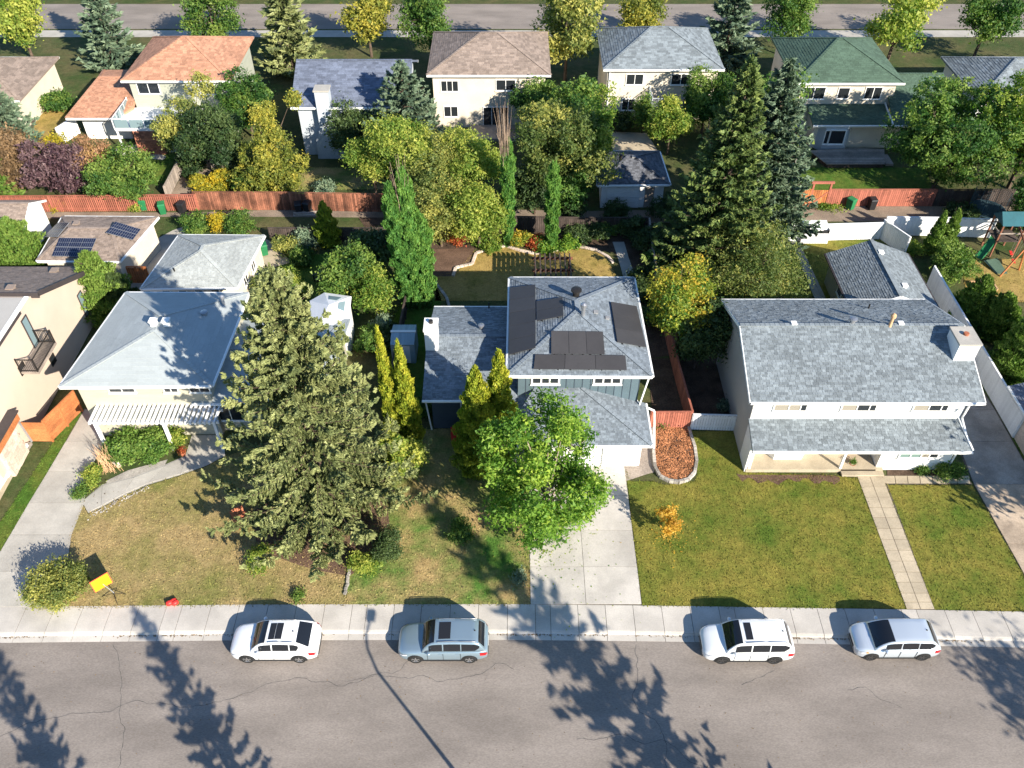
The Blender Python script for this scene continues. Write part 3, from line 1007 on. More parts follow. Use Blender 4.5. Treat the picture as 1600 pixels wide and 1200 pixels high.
# left wing with chimney
MB().box((-5.1, 38.3, 0), (0.34, 46.4, 3.1)).build('wing_wall', 'navy', H)
wA, wB, wC, wD = (-5.6, 37.7, 3.2), (0.34, 37.7, 3.2), (0.34, 46.9, 3.2), (-5.45, 46.9, 3.2)
S1, S2 = (-5.52, 42.3, 4.5), (0.34, 42.3, 4.5)
PW = [[wA, wB, S2, S1], [wC, wD, S1, S2]]
rw_ = make_roof(H, PW, 'shingle_blue', name='wing_roof', eaves=[(wA, wB), (wC, wD)], caps=[(S1, S2)], seed=6)
MB().add([(-5.1, 38.3, 3.0), (-5.1, 46.4, 3.0), (-5.1, 42.3, 4.32), (-4.9, 38.3, 3.0), (-4.9, 46.4, 3.0), (-4.9, 42.3, 4.32)], [(0, 2, 1), (3, 4, 5), (0, 3, 5, 2), (1, 2, 5, 4), (0, 1, 4, 3)]).build('gable_end', 'navy', H)
ch = MB().box((-5.55, 41.2, 0), (-4.75, 42.35, 5.8)).box((-5.6, 41.15, 5.8), (-4.7, 42.4, 5.95)).build('chimney', 'white_wall', H)
MB().lathe([(0.14, 0), (0.14, 0.2), (0.1, 0.2)], 10, (-5.15, 41.9, 5.95)).build('flue', 'black_metal', ch)
vent(rw_, on_plane(752, 514, PW[1]), 0.13, 0.4, 'steel')
vent(rw_, on_plane(764, 482, PW[1]), 0.05, 0.5, 'black_metal', cap=False)
window(H, (-1.9, 38.29, 1.9), 2.6, 1.25, panes=3, fw=0.09)
downspout(H, (-5.4, 37.75, 3.1), (-5.2, 38.0, 0.2))
st = MB().box((-1.2, 36.8, 0), (1.2, 38.29, 0.35)).box((-0.9, 36.3, 0), (0.9, 36.8, 0.18)).build('porch_step', 'concrete', H)
dr = MB().box((0.42, 34.98, 0.3), (1.45, 35.1, 2.35)).build('front_door', 'navy', H)
MB().lathe([(0.05, -0.04), (0.06, 0), (0.05, 0.04)], 8, (1.3, 34.95, 1.3)).build('handle', 'steel', dr)

# ---------------------------------------------------------------- white two storey house (right)
H = thing('two_storey_house', 'white two storey house with grey shingle gable roof and full width porch', 'house', (20.8, 40, 0))
WX0, WX1 = 14.45, 27.1
MB().box((WX0, 35.95, 0), (WX1, 44.6, 5.25)).build('wall', 'white_wall', H)
def gable(parent, x0, x1, y0, ym, y1, z0, zt, m):
    MB().add([(x0, y0, z0), (x0, y1, z0), (x0, ym, zt), (x1, y0, z0), (x1, y1, z0), (x1, ym, zt)], [(0, 2, 1), (3, 4, 5), (0, 3, 5, 2), (1, 2, 5, 4), (0, 1, 4, 3)]).build('gable_end', m, parent)
gable(H, WX0 - 0.004, WX1 + 0.004, 35.96, 40.25, 44.59, 5.2, 6.98, 'grey_wall')  # white gable given a grey colour for its shade
MB().box((WX0 - 0.03, 35.96, 0), (WX0 - 0.002, 44.6, 5.26)).build('side_skin', 'grey_wall', H)  # thin grey sheet: shade put on the white left wall
a0, a1 = (14.02, 35.45, 5.3), (27.75, 35.4, 5.3)
b0, b1 = (14.0, 45.05, 5.3), (27.6, 45.05, 5.3)
r0, r1 = (13.95, 40.25, 7.15), (27.65, 40.25, 7.15)
PM = [[a0, a1, r1, r0], [b1, b0, r0, r1]]
ro = make_roof(H, PM, 'shingle_grey', eaves=[(a0, a1), (b1, b0)], caps=[(r0, r1)], seed=11, thk=0.03)
MB().bar((13.97, 35.45, 5.2), (13.93, 40.25, 7.05), 0.05, 0.2).bar((13.93, 40.25, 7.05), (13.97, 45.05, 5.2), 0.05, 0.2).build('barge_board', 'white_trim', ro)
MB().bar((27.79, 35.45, 5.2), (27.69, 40.25, 7.05), 0.05, 0.2).bar((27.69, 40.25, 7.05), (27.64, 45.05, 5.2), 0.05, 0.2).build('barge_board', 'white_trim', ro)
for cx, wd, gl in ((16.65, 1.9, ['glass_blind', 'glass_blind', 'glass']), (20.75, 2.0, ['glass_blind', 'glass', 'glass']), (25.05, 2.0, ['glass_blind', 'glass', 'glass'])):
    window(H, (cx, 35.93, 4.58), wd, 0.95, split=(0.45, 0.82), glass=gl, fw=0.08)
ch = MB().box((26.42, 37.95, 0), (27.66, 39.5, 7.5)).build('chimney', 'white_wall', H)
MB().box((26.36, 37.89, 7.5), (27.72, 39.56, 7.62)).build('cap', 'concrete', ch)
MB().lathe([(0.16, 0), (0.16, 0.14), (0.1, 0.14)], 10, (27.05, 38.8, 7.62)).build('flue', 'terracotta', ch)
vent(ro, on_plane(1331, 506, PM[1]), 0.16, 0.5, 'steel')
vent(ro, on_plane(1390, 510, PM[0]), 0.10, 1.0, 'wood_tan')
vent(ro, on_plane(1357, 482, PM[1]), 0.05, 0.35, 'black_metal', cap=False)
boxvent(ro, on_plane(1240, 507, PM[1]), 0.26, 0.16, 'white_trim')
boxvent(ro, on_plane(1407, 507, PM[1]), 0.26, 0.16, 'white_trim')
# porch roof
p0, p1 = (14.35, 34.0, 2.62), (27.45, 33.95, 2.62)
q0, q1 = (14.35, 35.98, 3.36), (27.0, 35.98, 3.36)
PP = [[p0, p1, q1, q0]]
rp_ = make_roof(H, PP, 'shingle_grey', name='porch_roof', eaves=[(p0, p1)], seed=12, thk=0.03)
MB().bar((27.45, 33.98, 2.66), (27.05, 36.0, 3.42), 0.1, 0.12).build('barge_board', 'white_trim', rp_)
downspout(H, (27.65, 35.5, 5.2), (27.35, 34.1, 2.62), elbow=[(27.25, 35.85, 4.9), (27.2, 35.85, 3.5)])
downspout(H, (27.3, 34.0, 2.55), (27.1, 34.75, 0.05), elbow=[(27.12, 34.7, 2.2)])
MB().box((14.5, 34.55, 0), (22.55, 35.95, 0.28)).build('porch_floor', 'concrete_warm', H)
MB().box((22.6, 34.75, 0), (27.0, 35.95, 2.62)).build('bay_wall', 'white_wall', H)
window(H, (24.9, 34.73, 1.75), 2.3, 1.05, split=(0.28, 0.56, 0.78), glass=['glass_green', 'glass_green', 'glass_blind', 'glass'], fw=0.09)
mb = MB()
mb.add([(x, y, z) for x in (14.42, 14.56) for y, z in ((36.0, 0), (34.6, 0), (34.55, 2.5), (36.0, 3.2))], [(0, 3, 2, 1), (4, 5, 6, 7), (0, 1, 5, 4), (1, 2, 6, 5), (2, 3, 7, 6), (3, 0, 4, 7)])
mb.build('wing_wall', 'white_wall', H)
for x in (14.7, 20.35):
    MB().box((x - 0.07, 34.6, 0.28), (x + 0.07, 34.74, 2.6)).build('porch_post', 'white_trim', H)
# porch bay and door
mb = MB()
mb.prism([(16.0, 35.96), (16.35, 35.35), (18.1, 35.35), (18.5, 35.96)], 0.28, 2.6)
mb.build('porch_bay', 'white_wall', H)
window(H, (17.2, 35.34, 1.75), 1.5, 0.9, panes=2, fw=0.08, glass=['glass_blind', 'glass_blind'])
dr = MB().box((20.9, 35.88, 0.3), (21.85, 35.96, 2.35)).build('front_door', 'wood_redbrown', H)
MB().lathe([(0.04, -0.04), (0.055, 0), (0.04, 0.04)], 8, (21.0, 35.85, 1.3)).build('handle', 'steel', dr)
MB().box((20.4, 34.2, 0), (23.0, 34.55, 0.15)).box((20.4, 34.55, 0), (23.0, 34.75, 0.27)).build('front_step', 'concrete_warm', H)

# ---------------------------------------------------------------- white roofed house with pergola (left)
H = thing('hip_roof_house', 'beige house under a smooth pale hip roof half shaded by the spruce', 'house', (-23, 42, 0))
A, B, C, D = P(93, 604, 5), P(329, 607, 5), P(388, 458, 5), P(197, 457, 5)
B.y = A.y + 0.1
c = (A + B + C + D) / 4
R1, R2 = V3((c.x, c.y - 0.7, 6.15)), V3((c.x, c.y + 0.7, 6.15))
def inset(pts, d):
    c = sum((V3(p) for p in pts), V3()) / len(pts)
    out = []
    for p in pts:
        p = V3(p)
        out.append((p.x - math.copysign(d, p.x - c.x), p.y - math.copysign(d, p.y - c.y)))
    return out
MB().prism(inset([A, B, C, D], 0.6), 0, 4.9).build('wall', 'beige_wall', H)
PL = hip(A, B, C, D, R1, R2)
ro = make_roof(H, PL, 'shingle_pale', eaves=[(A, B), (B, C), (C, D), (D, A)], caps=[(A, R1), (B, R1), (C, R2), (D, R2)], seed=21, rw=0.9, rh=0.28, thk=0.012)
for x, y in ((240, 504), (260, 504)):
    boxvent(ro, on_plane(x, y, PL[0]), 0.36, 0.24, 'white_trim')
vent(ro, on_plane(320, 492, PL[1]), 0.15, 0.3, 'steel')
vent(ro, on_plane(350, 476, PL[1]), 0.10, 0.8, 'steel')
yw = A.y + 0.6
for xa, xb in ((164, 204), (251, 272), (292, 322)):
    x0, x1 = P(xa, 607, 4.6).x, P(xb, 607, 4.6).x
    window(H, ((x0 + x1) / 2, yw - 0.02, 4.35), x1 - x0, 0.7, panes=2, frame='white_trim', fw=0.06)
# lower wing behind the spruce
A, B, C, D = P(300, 630, 3), P(520, 626, 3), P(535, 540, 3), P(370, 530, 3)
B.y = A.y
C.y = D.y = A.y + 8.2
D.x = A.x + 0.2
C.x = B.x
MB().prism(inset([A, B, C, D], 0.5), 0, 2.95).build('wing_wall', 'beige_wall', H)
ym = (A.y + C.y) / 2
r0, r1 = V3((A.x, ym, 3.9)), V3((B.x, ym, 3.9))
rw_ = make_roof(H, [[A, B, r1, r0], [C, D, r0, r1]], 'shingle_pale', name='wing_roof', eaves=[(A, B), (C, D)], caps=[(r0, r1)], seed=22, rw=0.9, rh=0.28, thk=0.012)
window(H, (-18.0, A.y + 0.49, 1.6), 2.2, 1.2, panes=2, glass=['glass', 'glass'])
dr = MB().box((-19.9, A.y + 0.44, 0.1), (-19.0, A.y + 0.52, 2.1)).build('front_door', 'plastic_red', H)
# glazed garden room at the back
g = [P(484, 470, 2.9), P(507, 457, 2.9), P(549, 463, 2.9), P(545, 497, 2.9), P(524, 530, 2.9), P(488, 526, 2.9)]
gc = sum(g, V3()) / 6 + V3((0, 0, 0.75))
MB().prism([(gc.x + (p.x - gc.x) * 0.9, gc.y + (p.y - gc.y) * 0.9) for p in g], 0, 2.85).build('garden_room', 'white_trim', H)
pls = [[g[(i + 1) % 6], g[i], gc] for i in range(6)]
rr = make_roof(H, pls, 'paint_white', name='garden_room_roof', shingled=False, th=0.1)
for i in (1, 2):
    a, b = g[i], g[(i + 1) % 6]
    q = [a.lerp(b, 0.2).lerp(gc, 0.25), a.lerp(b, 0.8).lerp(gc, 0.25), a.lerp(b, 0.8).lerp(gc, 0.55), a.lerp(b, 0.2).lerp(gc, 0.55)]
    MB().slab([p + V3((0, 0, 0.05)) for p in q], 0.04).build('skylight', 'glass_sky', rr)

# pergola in front of it
PG_ = thing('pergola', 'white slatted pergola along the front of the pale roofed house', 'pergola', P(240, 660, 0))
zt = 2.75
n = 27
xa, xb = P(150, 640, zt).x, P(342, 640, zt).x
yb, yf = P(0, 635, zt).y, P(0, 662, zt).y
for i in range(n):
    x = xa + (xb - xa) * i / (n - 1)
    MB().box((x - 0.055, yf, zt - 0.11), (x + 0.055, yb + 0.12, zt + 0.11)).build('slat', 'paint_white', PG_)
for y in (yf + 0.35, yb - 0.08):
    MB().box((xa - 0.15, y - 0.06, zt - 0.33), (xb + 0.15, y + 0.06, zt - 0.112)).build('beam', 'paint_white', PG_)
for x in (xa + 0.12, xa + (xb - xa) * 0.57, xb - 0.15):
    MB().box((x - 0.09, yf + 0.26, 0), (x + 0.09, yf + 0.44, zt - 0.33)).build('post', 'paint_white', PG_)

# ---------------------------------------------------------------- tall stucco house (far left)
H = thing('stucco_house', 'tall tan stucco house with dark brown fascia and a small balcony', 'house', (-35, 42, 0))
XW = -31.0
mb = MB()
prof = [(33.6, 0), (50.6, 0), (50.6, 3.55), (43.9, 6.6), (43.4, 6.82), (33.6, 6.82)]
n = len(prof)
vs = [(x, y, z) for x in (XW, -46) for y, z in prof]
mb.add(vs, [tuple(range(n)), tuple(range(2 * n - 1, n - 1, -1))] + [((i + 1) % n, i, n + i, n + (i + 1) % n) for i in range(n)])
mb.build('wall', 'stucco', H)
a0, a1 = (-46, 51.15, 3.5), (XW + 0.45, 51.15, 3.5)
t0, t1 = (-46, 43.75, 6.95), (XW + 0.45, 43.75, 6.95)
ro = make_roof(H, [[a1, a0, t0, t1]], 'shingle_brown', eaves=[(a1, a0)], trim='dark_trim', seed=31)
MB().bar((XW + 0.5, 51.15, 3.42), (XW + 0.5, 43.73, 6.86), 0.06, 0.36).build('barge_board', 'dark_trim', ro)
MB().box((-46, 43.64, 6.56), (XW + 0.53, 43.74, 6.97)).build('fascia', 'dark_trim', ro)
for x, y in ((86, 425), (18, 452)):
    boxvent(ro, on_plane(x, y, [a0, a1, t1]), 0.4, 0.22, 'shingle_brown')
# parapet roof deck in front
mb = MB()
mb.box((XW - 0.25, 33.6, 6.82), (XW + 0.03, 43.4, 6.9))
mb.build('parapet_cap', 'white_wall', H)
MB().box((XW - 0.02, 33.6, 6.62), (XW + 0.07, 42.0, 6.8)).build('parapet_trim', 'dark_trim', H)
MB().box((-46, 33.8, 6.83), (XW - 0.3, 43.3, 6.86)).build('roof_deck', 'grey_wall', H)
# side windows and doors
window(H, (XW + 0.01, 48.6, 2.1), 0.55, 1.9, face='right', frame='dark_trim', glass='glass_sky', fw=0.06, sill=False)
window(H, (XW + 0.01, 42.0, 5.1), 0.6, 2.2, face='right', frame='dark_trim', glass='glass_sky', fw=0.07, sill=False)
for x, y in ((34, 576), (82, 562)):
    d = 31 * 1340 / (800 - x)
    v = (y - 600) / 1340
    window(H, (XW + 0.01, d * (CT - v * ST), CAM_H - d * (ST + v * CT)), 0.5, 0.55, face='right', frame='black_metal', glass='glass', fw=0.08, sill=False)
bal = MB().box((XW, 39.4, 3.82), (XW + 1.15, 42.3, 3.98)).build('balcony', 'wood_gray', H)
def railing(parent, pts, z, h=1.0, sp=0.11, m='black_metal', r=0.02):
    mb = MB()
    for a, b in zip(pts[:-1], pts[1:]):
        a, b = V3((a[0], a[1], z)), V3((b[0], b[1], z))
        L_ = (b - a).length
        k = max(2, int(L_ / sp))
        for i in range(k + 1):
            p = a.lerp(b, i / k)
            mb.bar(p, p + V3((0, 0, h)), r, r)
        mb.bar(a + V3((0, 0, h)), b + V3((0, 0, h)), 0.06, 0.05)
        mb.bar(a + V3((0, 0, 0.08)), b + V3((0, 0, 0.08)), 0.04, 0.04)
    for p in pts:
        p = V3((p[0], p[1], z))
        mb.bar(p, p + V3((0, 0, h + 0.08)), 0.07, 0.07)
    return mb.build('railing', m, parent)
railing(bal, [(XW + 0.05, 39.45), (XW + 1.1, 39.45), (XW + 1.1, 42.25), (XW + 0.05, 42.25)], 3.98)
# entrance canopy and stone pier at the front corner
MB().box((-34, 33.2, 2.55), (-30.45, 36.7, 3.15)).build('canopy', 'wood_orange', H)
MB().box((-34, 33.1, 3.152), (-30.35, 36.8, 3.25)).build('canopy_roof', 'dark_trim', H)
pier = MB().box((-32.2, 34.2, 0), (-30.75, 36.3, 2.55)).build('stone_pier', 'pale_stone', H)
for i in range(8):
    for j in range(5):
        z0 = 0.02 + i * 0.315
        y0 = 34.2 + j * 0.42 - (0.2 if i % 2 else 0)
        y1 = min(y0 + 0.4, 36.28)
        MB().box((-30.76, max(34.22, y0), z0), (-30.70 + rnd.uniform(0, 0.03), y1, z0 + 0.295), rnd.random()).build('stone', 'pale_stone', pier)
downspout(H, (-30.9, 36.9, 3.1), (-30.7, 36.9, 0.25), 'grey_trim')
MB().box((-34, 31.5, 0), (-30.9, 34.2, 0.35)).box((-34, 30.9, 0), (-30.9, 31.5, 0.2)).build('entrance_steps', 'concrete_warm', H)

# orange board screen beside it
F_ = thing('privacy_screen', 'bright orange horizontal board fence beside the stucco house', 'fence', (-29.9, 39, 0))
pa, pb = P(82, 690), P(128, 643)
for s0, s1 in ((0, 0.5), (0.5, 1.0)):
    a, b = pa.lerp(pb, s0), pa.lerp(pb, s1)
    for r_ in range(6):
        MB().bar(a + V3((0.0, 0, 0.2 + r_ * 0.29)), b + V3((0.0, 0, 0.2 + r_ * 0.29)), 0.03, 0.275, tone=rnd.random()).build('board', 'wood_orange', F_)
for s in (0, 0.5, 1.0):
    p = pa.lerp(pb, s) + V3((0.06, 0, 0))
    MB().box((p.x - 0.05, p.y - 0.05, 0), (p.x + 0.05, p.y + 0.05, 1.95)).build('post', 'wood_orange', F_)
p2 = V3((-30.98, pa.y + 0.02, 0))
for r_ in range(6):
    MB().bar(pa + V3((0, -0.02, 0.2 + r_ * 0.29)), p2 + V3((0, -0.02, 0.2 + r_ * 0.29)), 0.03, 0.275, tone=rnd.random()).build('board', 'wood_orange', F_)
MB().bar(pa + V3((0, 0, 1.87)), pb + V3((0, 0, 1.87)), 0.12, 0.05).build('cap_rail', 'wood_orange', F_)
# low stone wall along the grass strip
W_ = thing('garden_wall', 'low white stone wall along the edge of the left driveway strip', 'wall', P(30, 750))
a, b = P(66, 694), P(-60, 900)
a, b = a - V3((0.75, 0, 0)), b - V3((0.75, 0, 0))
L_ = (b - a).length
for i in range(14):
    for j in range(2):
        s0, s1 = (i + 0.03 + 0.5 * (j % 2)) / 14.5, (i + 0.97 + 0.5 * (j % 2)) / 14.5
        MB().bar(a.lerp(b, s0) + V3((0, 0, 0.15 + j * 0.24)), a.lerp(b, s1) + V3((0, 0, 0.15 + j * 0.24)), 0.34 + rnd.uniform(-0.03, 0.03), 0.23, tone=rnd.random()).build('stone', 'white_wall' if j else 'stone', W_, bevel=0.02)

# ---------------------------------------------------------------- garages
def hip_garage(name, label, A, B, C, D, zr, m, wall, seed, along='Y', half=0.4, ins=0.4, **k):
    A, B, C, D = [V3(p) for p in (A, B, C, D)]
    c = (A + B + C + D) / 4
    H = thing(name, label, 'garage', (c.x, c.y, 0))
    e = V3((0, half, 0)) if along == 'Y' else V3((half, 0, 0))
    R1, R2 = V3((c.x, c.y, zr)) - e, V3((c.x, c.y, zr)) + e
    MB().prism(inset([A, B, C, D], ins), 0, A.z - 0.05).build('wall', wall, H)
    PL = hip(A, B, C, D, R1, R2, along)
    caps = [(A, R1), (B, R1), (C, R2), (D, R2), (R1, R2)] if along == 'Y' else [(A, R1), (B, R2), (C, R2), (D, R1), (R1, R2)]
    ro = make_roof(H, PL, m, eaves=[(A, B), (B, C), (C, D), (D, A)], caps=caps, seed=seed, **k)
    return H, ro, PL
H, ro, PL = hip_garage('garage', 'detached garage with silver grey hip roof behind the pale roofed house', P(220, 451, 2.6), P(370, 449, 2.6), P(413, 368, 2.6), P(280, 367, 2.6), 3.75, 'shingle_silver', 'cream_wall', 41, half=0.3)
x1 = P(392, 410, 1.6).x
q = inset([P(220, 451, 2.6), P(370, 449, 2.6), P(413, 368, 2.6), P(280, 367, 2.6)], 0.4)
xr, yf, yb2 = q[1][0], q[1][1], q[2][1]
for f_ in (0.35, 0.65):
    window(H, (xr + (q[2][0] - xr) * f_ + 0.03, yf + (yb2 - yf) * f_, 1.5), 0.9, 0.8, face='right', panes=2)
for i in range(4):
    window(H, (q[0][0] + 1.2 + i * 1.2, q[0][1] - 0.01, 2.15), 0.55, 0.25, fw=0.05, sill=False)
vent(ro, on_plane(273, 424, PL[0]), 0.05, 0.3, 'black_metal', cap=False)
H, ro, PL = hip_garage('garage', 'brown roofed garage with framed blue solar panels by the lane', P(58, 407, 2.8), P(187, 408, 2.8), P(247, 339, 2.8), P(98, 338, 2.8), 3.7, 'shingle_brown', 'cream_wall', 42, along='X', half=1.6)
panel_grid(H, [on_plane(x, y, PL[0]) for x, y in ((82, 402), (140, 403), (152, 374), (94, 373))], 3, 2, m='solar_blue', cells=True, lift=0.1)
panel_grid(H, [on_plane(x, y, PL[1]) for x, y in ((165, 365.5), (207, 377), (220, 360), (180, 348))], 2, 2, m='solar_blue', cells=True, lift=0.1)
panel_grid(H, [on_plane(x, y, PL[3]) for x, y in ((70, 372), (92, 372), (110, 350), (92, 350))], 1, 2, m='solar_blue', cells=True, lift=0.1)
boxvent(ro, on_plane(120, 351, PL[2]), 0.35, 0.2, 'shingle_brown')
H, ro, PL = hip_garage('garage', 'small black roofed garage across the lane under the spruces', P(934, 289, 2.5), P(1047, 288, 2.5), P(1030, 236, 2.5), P(931, 236, 2.5), 3.6, 'shingle_black', 'white_wall', 43, along='X', half=0.3)
fr = inset([P(934, 289, 2.5), P(1047, 288, 2.5), P(1030, 236, 2.5), P(931, 236, 2.5)], 0.4)
d = MB().box((fr[0][0] + 0.5, fr[0][1] - 0.05, 0.03), (fr[0][0] + 3.3, fr[0][1] + 0.02, 2.1)).build('garage_door', 'white_trim', H)
for r_ in range(4):
    MB().box((fr[0][0] + 0.52, fr[0][1] - 0.09, 0.06 + r_ * 0.51), (fr[0][0] + 3.28, fr[0][1] - 0.045, 0.06 + r_ * 0.51 + 0.49)).build('door_panel', 'white_trim', d)
MB().box((fr[1][0] - 1.6, fr[1][1] - 0.05, 0.03), (fr[1][0] - 0.8, fr[1][1] + 0.02, 2.0)).build('side_door', 'wood_gray', H)
vent(ro, on_plane(970, 246, PL[2]), 0.12, 0.3, 'black_metal')
boxvent(ro, on_plane(990, 246, PL[0]), 0.25, 0.15)
# gable garage right
H = thing('garage', 'gable roofed garage with grey shingles behind the white house', 'garage', P(1380, 440))
e0, e1 = P(1285.5, 399.5, 2.5), P(1334, 478, 2.5)
k0, k1 = P(1397, 388, 2.5), P(1484, 481, 2.5)
g0, g1 = P(1362, 379.5, 3.75), P(1415, 461, 3.75)
e1.y = k1.y = g1.y = (g1.y + e1.y) / 2 - 0.3
e0.y = k0.y = g0.y = (e0.y + g0.y + k0.y) / 3
e1.x = e0.x = (e0.x + e1.x) / 2
k1.x = k0.x = (k0.x + k1.x) / 2
g0.x = g1.x = (e0.x + k0.x) / 2
ro = make_roof(H, [[e0, e1, g1, g0], [k1, k0, g0, g1]], 'shingle_grey', eaves=[(e0, e1), (k1, k0)], trim='dark_trim', caps=[(g0, g1)], seed=44)
MB().box((e0.x + 0.4, e1.y + 0.35, 0), (k0.x - 0.4, e0.y - 0.35, 2.48)).build('wall', 'white_wall', H)
xm = (e0.x + k0.x) / 2
MB().add([(e0.x + 0.4, e1.y + 0.34, 2.45), (k0.x - 0.4, e1.y + 0.34, 2.45), (xm, e1.y + 0.34, 3.5), (e0.x + 0.4, e1.y + 0.6, 2.45), (k0.x - 0.4, e1.y + 0.6, 2.45), (xm, e1.y + 0.6, 3.5)], [(0, 1, 2), (5, 4, 3), (0, 2, 5, 3), (1, 4, 5, 2), (0, 3, 4, 1)]).build('gable_end', 'white_wall', H)
MB().bar((e0.x, e1.y - 0.03, 2.44), (xm, e1.y - 0.03, 3.68), 0.05, 0.2).bar((xm, e1.y - 0.03, 3.68), (k0.x, e1.y - 0.03, 2.44), 0.05, 0.2).build('barge_board', 'white_trim', ro)
MB().box((e0.x + 0.39, e1.y + 0.36, 0), (e0.x + 0.398, e0.y - 0.36, 2.48)).build('side_skin', 'beige_wall', H)
window(H, (e0.x + 0.38, e1.y + 3.4, 1.6), 0.8, 0.8, face='left')
for x, y in ((1376, 396), (1413, 448)):
    boxvent(ro, on_plane(x, y, [k1, k0, g0]), 0.3, 0.2, 'white_trim')
# small white garage at the left edge
H = thing('garage', 'small white walled garage at the left edge by the lane', 'garage', P(30, 390))
c = P(20, 372, 0)
x0, x1, y0, y1 = c.x - 5, P(70, 372).x, P(0, 398).y, P(0, 356).y
MB().box((x0, y0, 0), (x1, y1, 2.5)).build('wall', 'white_wall', H)
xm, ym = (x0 + x1) / 2, (y0 + y1) / 2
MB().add([(x1 - 0.2, y0, 2.5), (x1 - 0.2, y1, 2.5), (x1 - 0.2, ym, 3.5), (x1, y0, 2.5), (x1, y1, 2.5), (x1, ym, 3.5)], [(0, 2, 1), (3, 4, 5), (0, 3, 5, 2), (1, 2, 5, 4), (0, 1, 4, 3)]).build('gable_end', 'white_wall', H)
ro = make_roof(H, [[(x0, y0 - 0.4, 2.45), (x1 + 0.25, y0 - 0.4, 2.45), (x1 + 0.25, ym, 3.62), (x0, ym, 3.62)], [(x1 + 0.25, y1 + 0.4, 2.45), (x0, y1 + 0.4, 2.45), (x0, ym, 3.62), (x1 + 0.25, ym, 3.62)]], 'shingle_brown', eaves=[((x0, y0 - 0.4, 2.45), (x1 + 0.25, y0 - 0.4, 2.45))], caps=[((x0, ym, 3.62), (x1 + 0.25, ym, 3.62))], seed=45)
MB().bar((x1 + 0.27, y0 - 0.4, 2.4), (x1 + 0.27, ym, 3.55), 0.05, 0.18).bar((x1 + 0.27, ym, 3.55), (x1 + 0.27, y1 + 0.4, 2.4), 0.05, 0.18).build('barge_board', 'white_trim', ro)
# blue metal shed
H = thing('garden_shed', 'small pale blue metal shed in the shade beside the white chimney', 'shed', P(632, 575))
a, b = P(613, 572), P(650, 570)
x0, x1, y0 = a.x, b.x, a.y + 0.3
y1 = y0 + 2.0
mb = MB().box((x0, y0, 0), (x1, y1, 1.75))
mb.build('wall', 'blue_shed', H)
for i in range(9):
    xx = x0 + (x1 - x0) * (i + 0.5) / 9
    MB().bar((xx, y0 - 0.08, 1.78), (xx, (y0 + y1) / 2, 2.08), (x1 - x0) / 9 * 0.93, 0.03, tone=rnd.random()).build('roof_sheet', 'blue_shed', H)
    MB().bar((xx, (y0 + y1) / 2, 2.08), (xx, y1 + 0.08, 1.78), (x1 - x0) / 9 * 0.93, 0.03, tone=rnd.random()).build('roof_sheet', 'blue_shed', H)
MB().bar((x0 - 0.05, (y0 + y1) / 2, 2.11), (x1 + 0.05, (y0 + y1) / 2, 2.11), 0.2, 0.04).build('ridge', 'white_trim', H)
MB().box((x0 + 0.35, y0 - 0.03, 0.05), (x1 - 0.35, y0 + 0.01, 1.6)).build('door', 'white_trim', H)
# dark shed roof at the right edge
H = thing('garden_shed', 'slate roofed shed at the right edge behind the white fence', 'shed', P(1610, 630))
a = P(1590, 612, 2.3)
b = P(1590, 612, 2.3)
x0, y0 = P(1578, 605, 2.3).x, P(1600, 650, 2.3).y
y1 = P(1578, 603, 2.3).y
MB().box((x0 + 0.2, y0 - 1.8, 0), (x0 + 4, y1 - 0.2, 2.2)).build('wall', 'pale_stone', H)
make_roof(H, [[(x0, y1, 2.3), (x0, y0 - 2, 2.3), (x0 + 2.1, y0 - 2, 3.0), (x0 + 2.1, y1, 3.0)], [(x0 + 4.2, y0 - 2, 2.3), (x0 + 4.2, y1, 2.3), (x0 + 2.1, y1, 3.0), (x0 + 2.1, y0 - 2, 3.0)]], 'shingle_slate', eaves=[((x0, y1, 2.3), (x0, y0 - 2, 2.3))], seed=46)

# ---------------------------------------------------------------- houses across the lane
def back_house(name, label, x0, x1, y0, y1, ze, zr, wall, m, seed, ridge='X', over=0.5):
    H = thing(name, label, 'house', ((x0 + x1) / 2, y0, 0))
    MB().box((x0, y0, 0), (x1, y1, ze - 0.06)).build('wall', wall, H)
    o = over
    A, B, C, D = V3((x0 - o, y0 - o, ze)), V3((x1 + o, y0 - o, ze)), V3((x1 + o, y1 + o, ze)), V3((x0 - o, y1 + o, ze))
    ym, xm = (y0 + y1) / 2, (x0 + x1) / 2
    if ridge == 'X':
        h_ = min((y1 - y0) / 2 + o, (x1 - x0) / 2 + o - 0.2)
        R1, R2 = V3((x0 - o + h_, ym, zr)), V3((x1 + o - h_, ym, zr))
        PL = hip(A, B, C, D, R1, R2, 'X')
        caps = [(A, R1), (B, R2), (C, R2), (D, R1), (R1, R2)]
    elif ridge == 'gX':
        R1, R2 = V3((x0 - o, ym, zr)), V3((x1 + o, ym, zr))
        PL = [[A, B, R2, R1], [C, D, R1, R2]]
        caps = [(R1, R2)]
        MB().add([(x, y, z) for x in (x0 + 0.001, x1 - 0.001) for y, z in ((y0 + 0.01, ze - 0.1), (y1 - 0.01, ze - 0.1), (ym, zr - 0.17))], [(0, 2, 1), (3, 4, 5), (0, 3, 5, 2), (1, 2, 5, 4), (0, 1, 4, 3)]).build('gable_end', wall, H)
    ro = make_roof(H, PL, m, eaves=[(A, B), (C, D)], caps=caps, seed=seed, rw=0.5, rh=0.24)
    return H, ro, PL
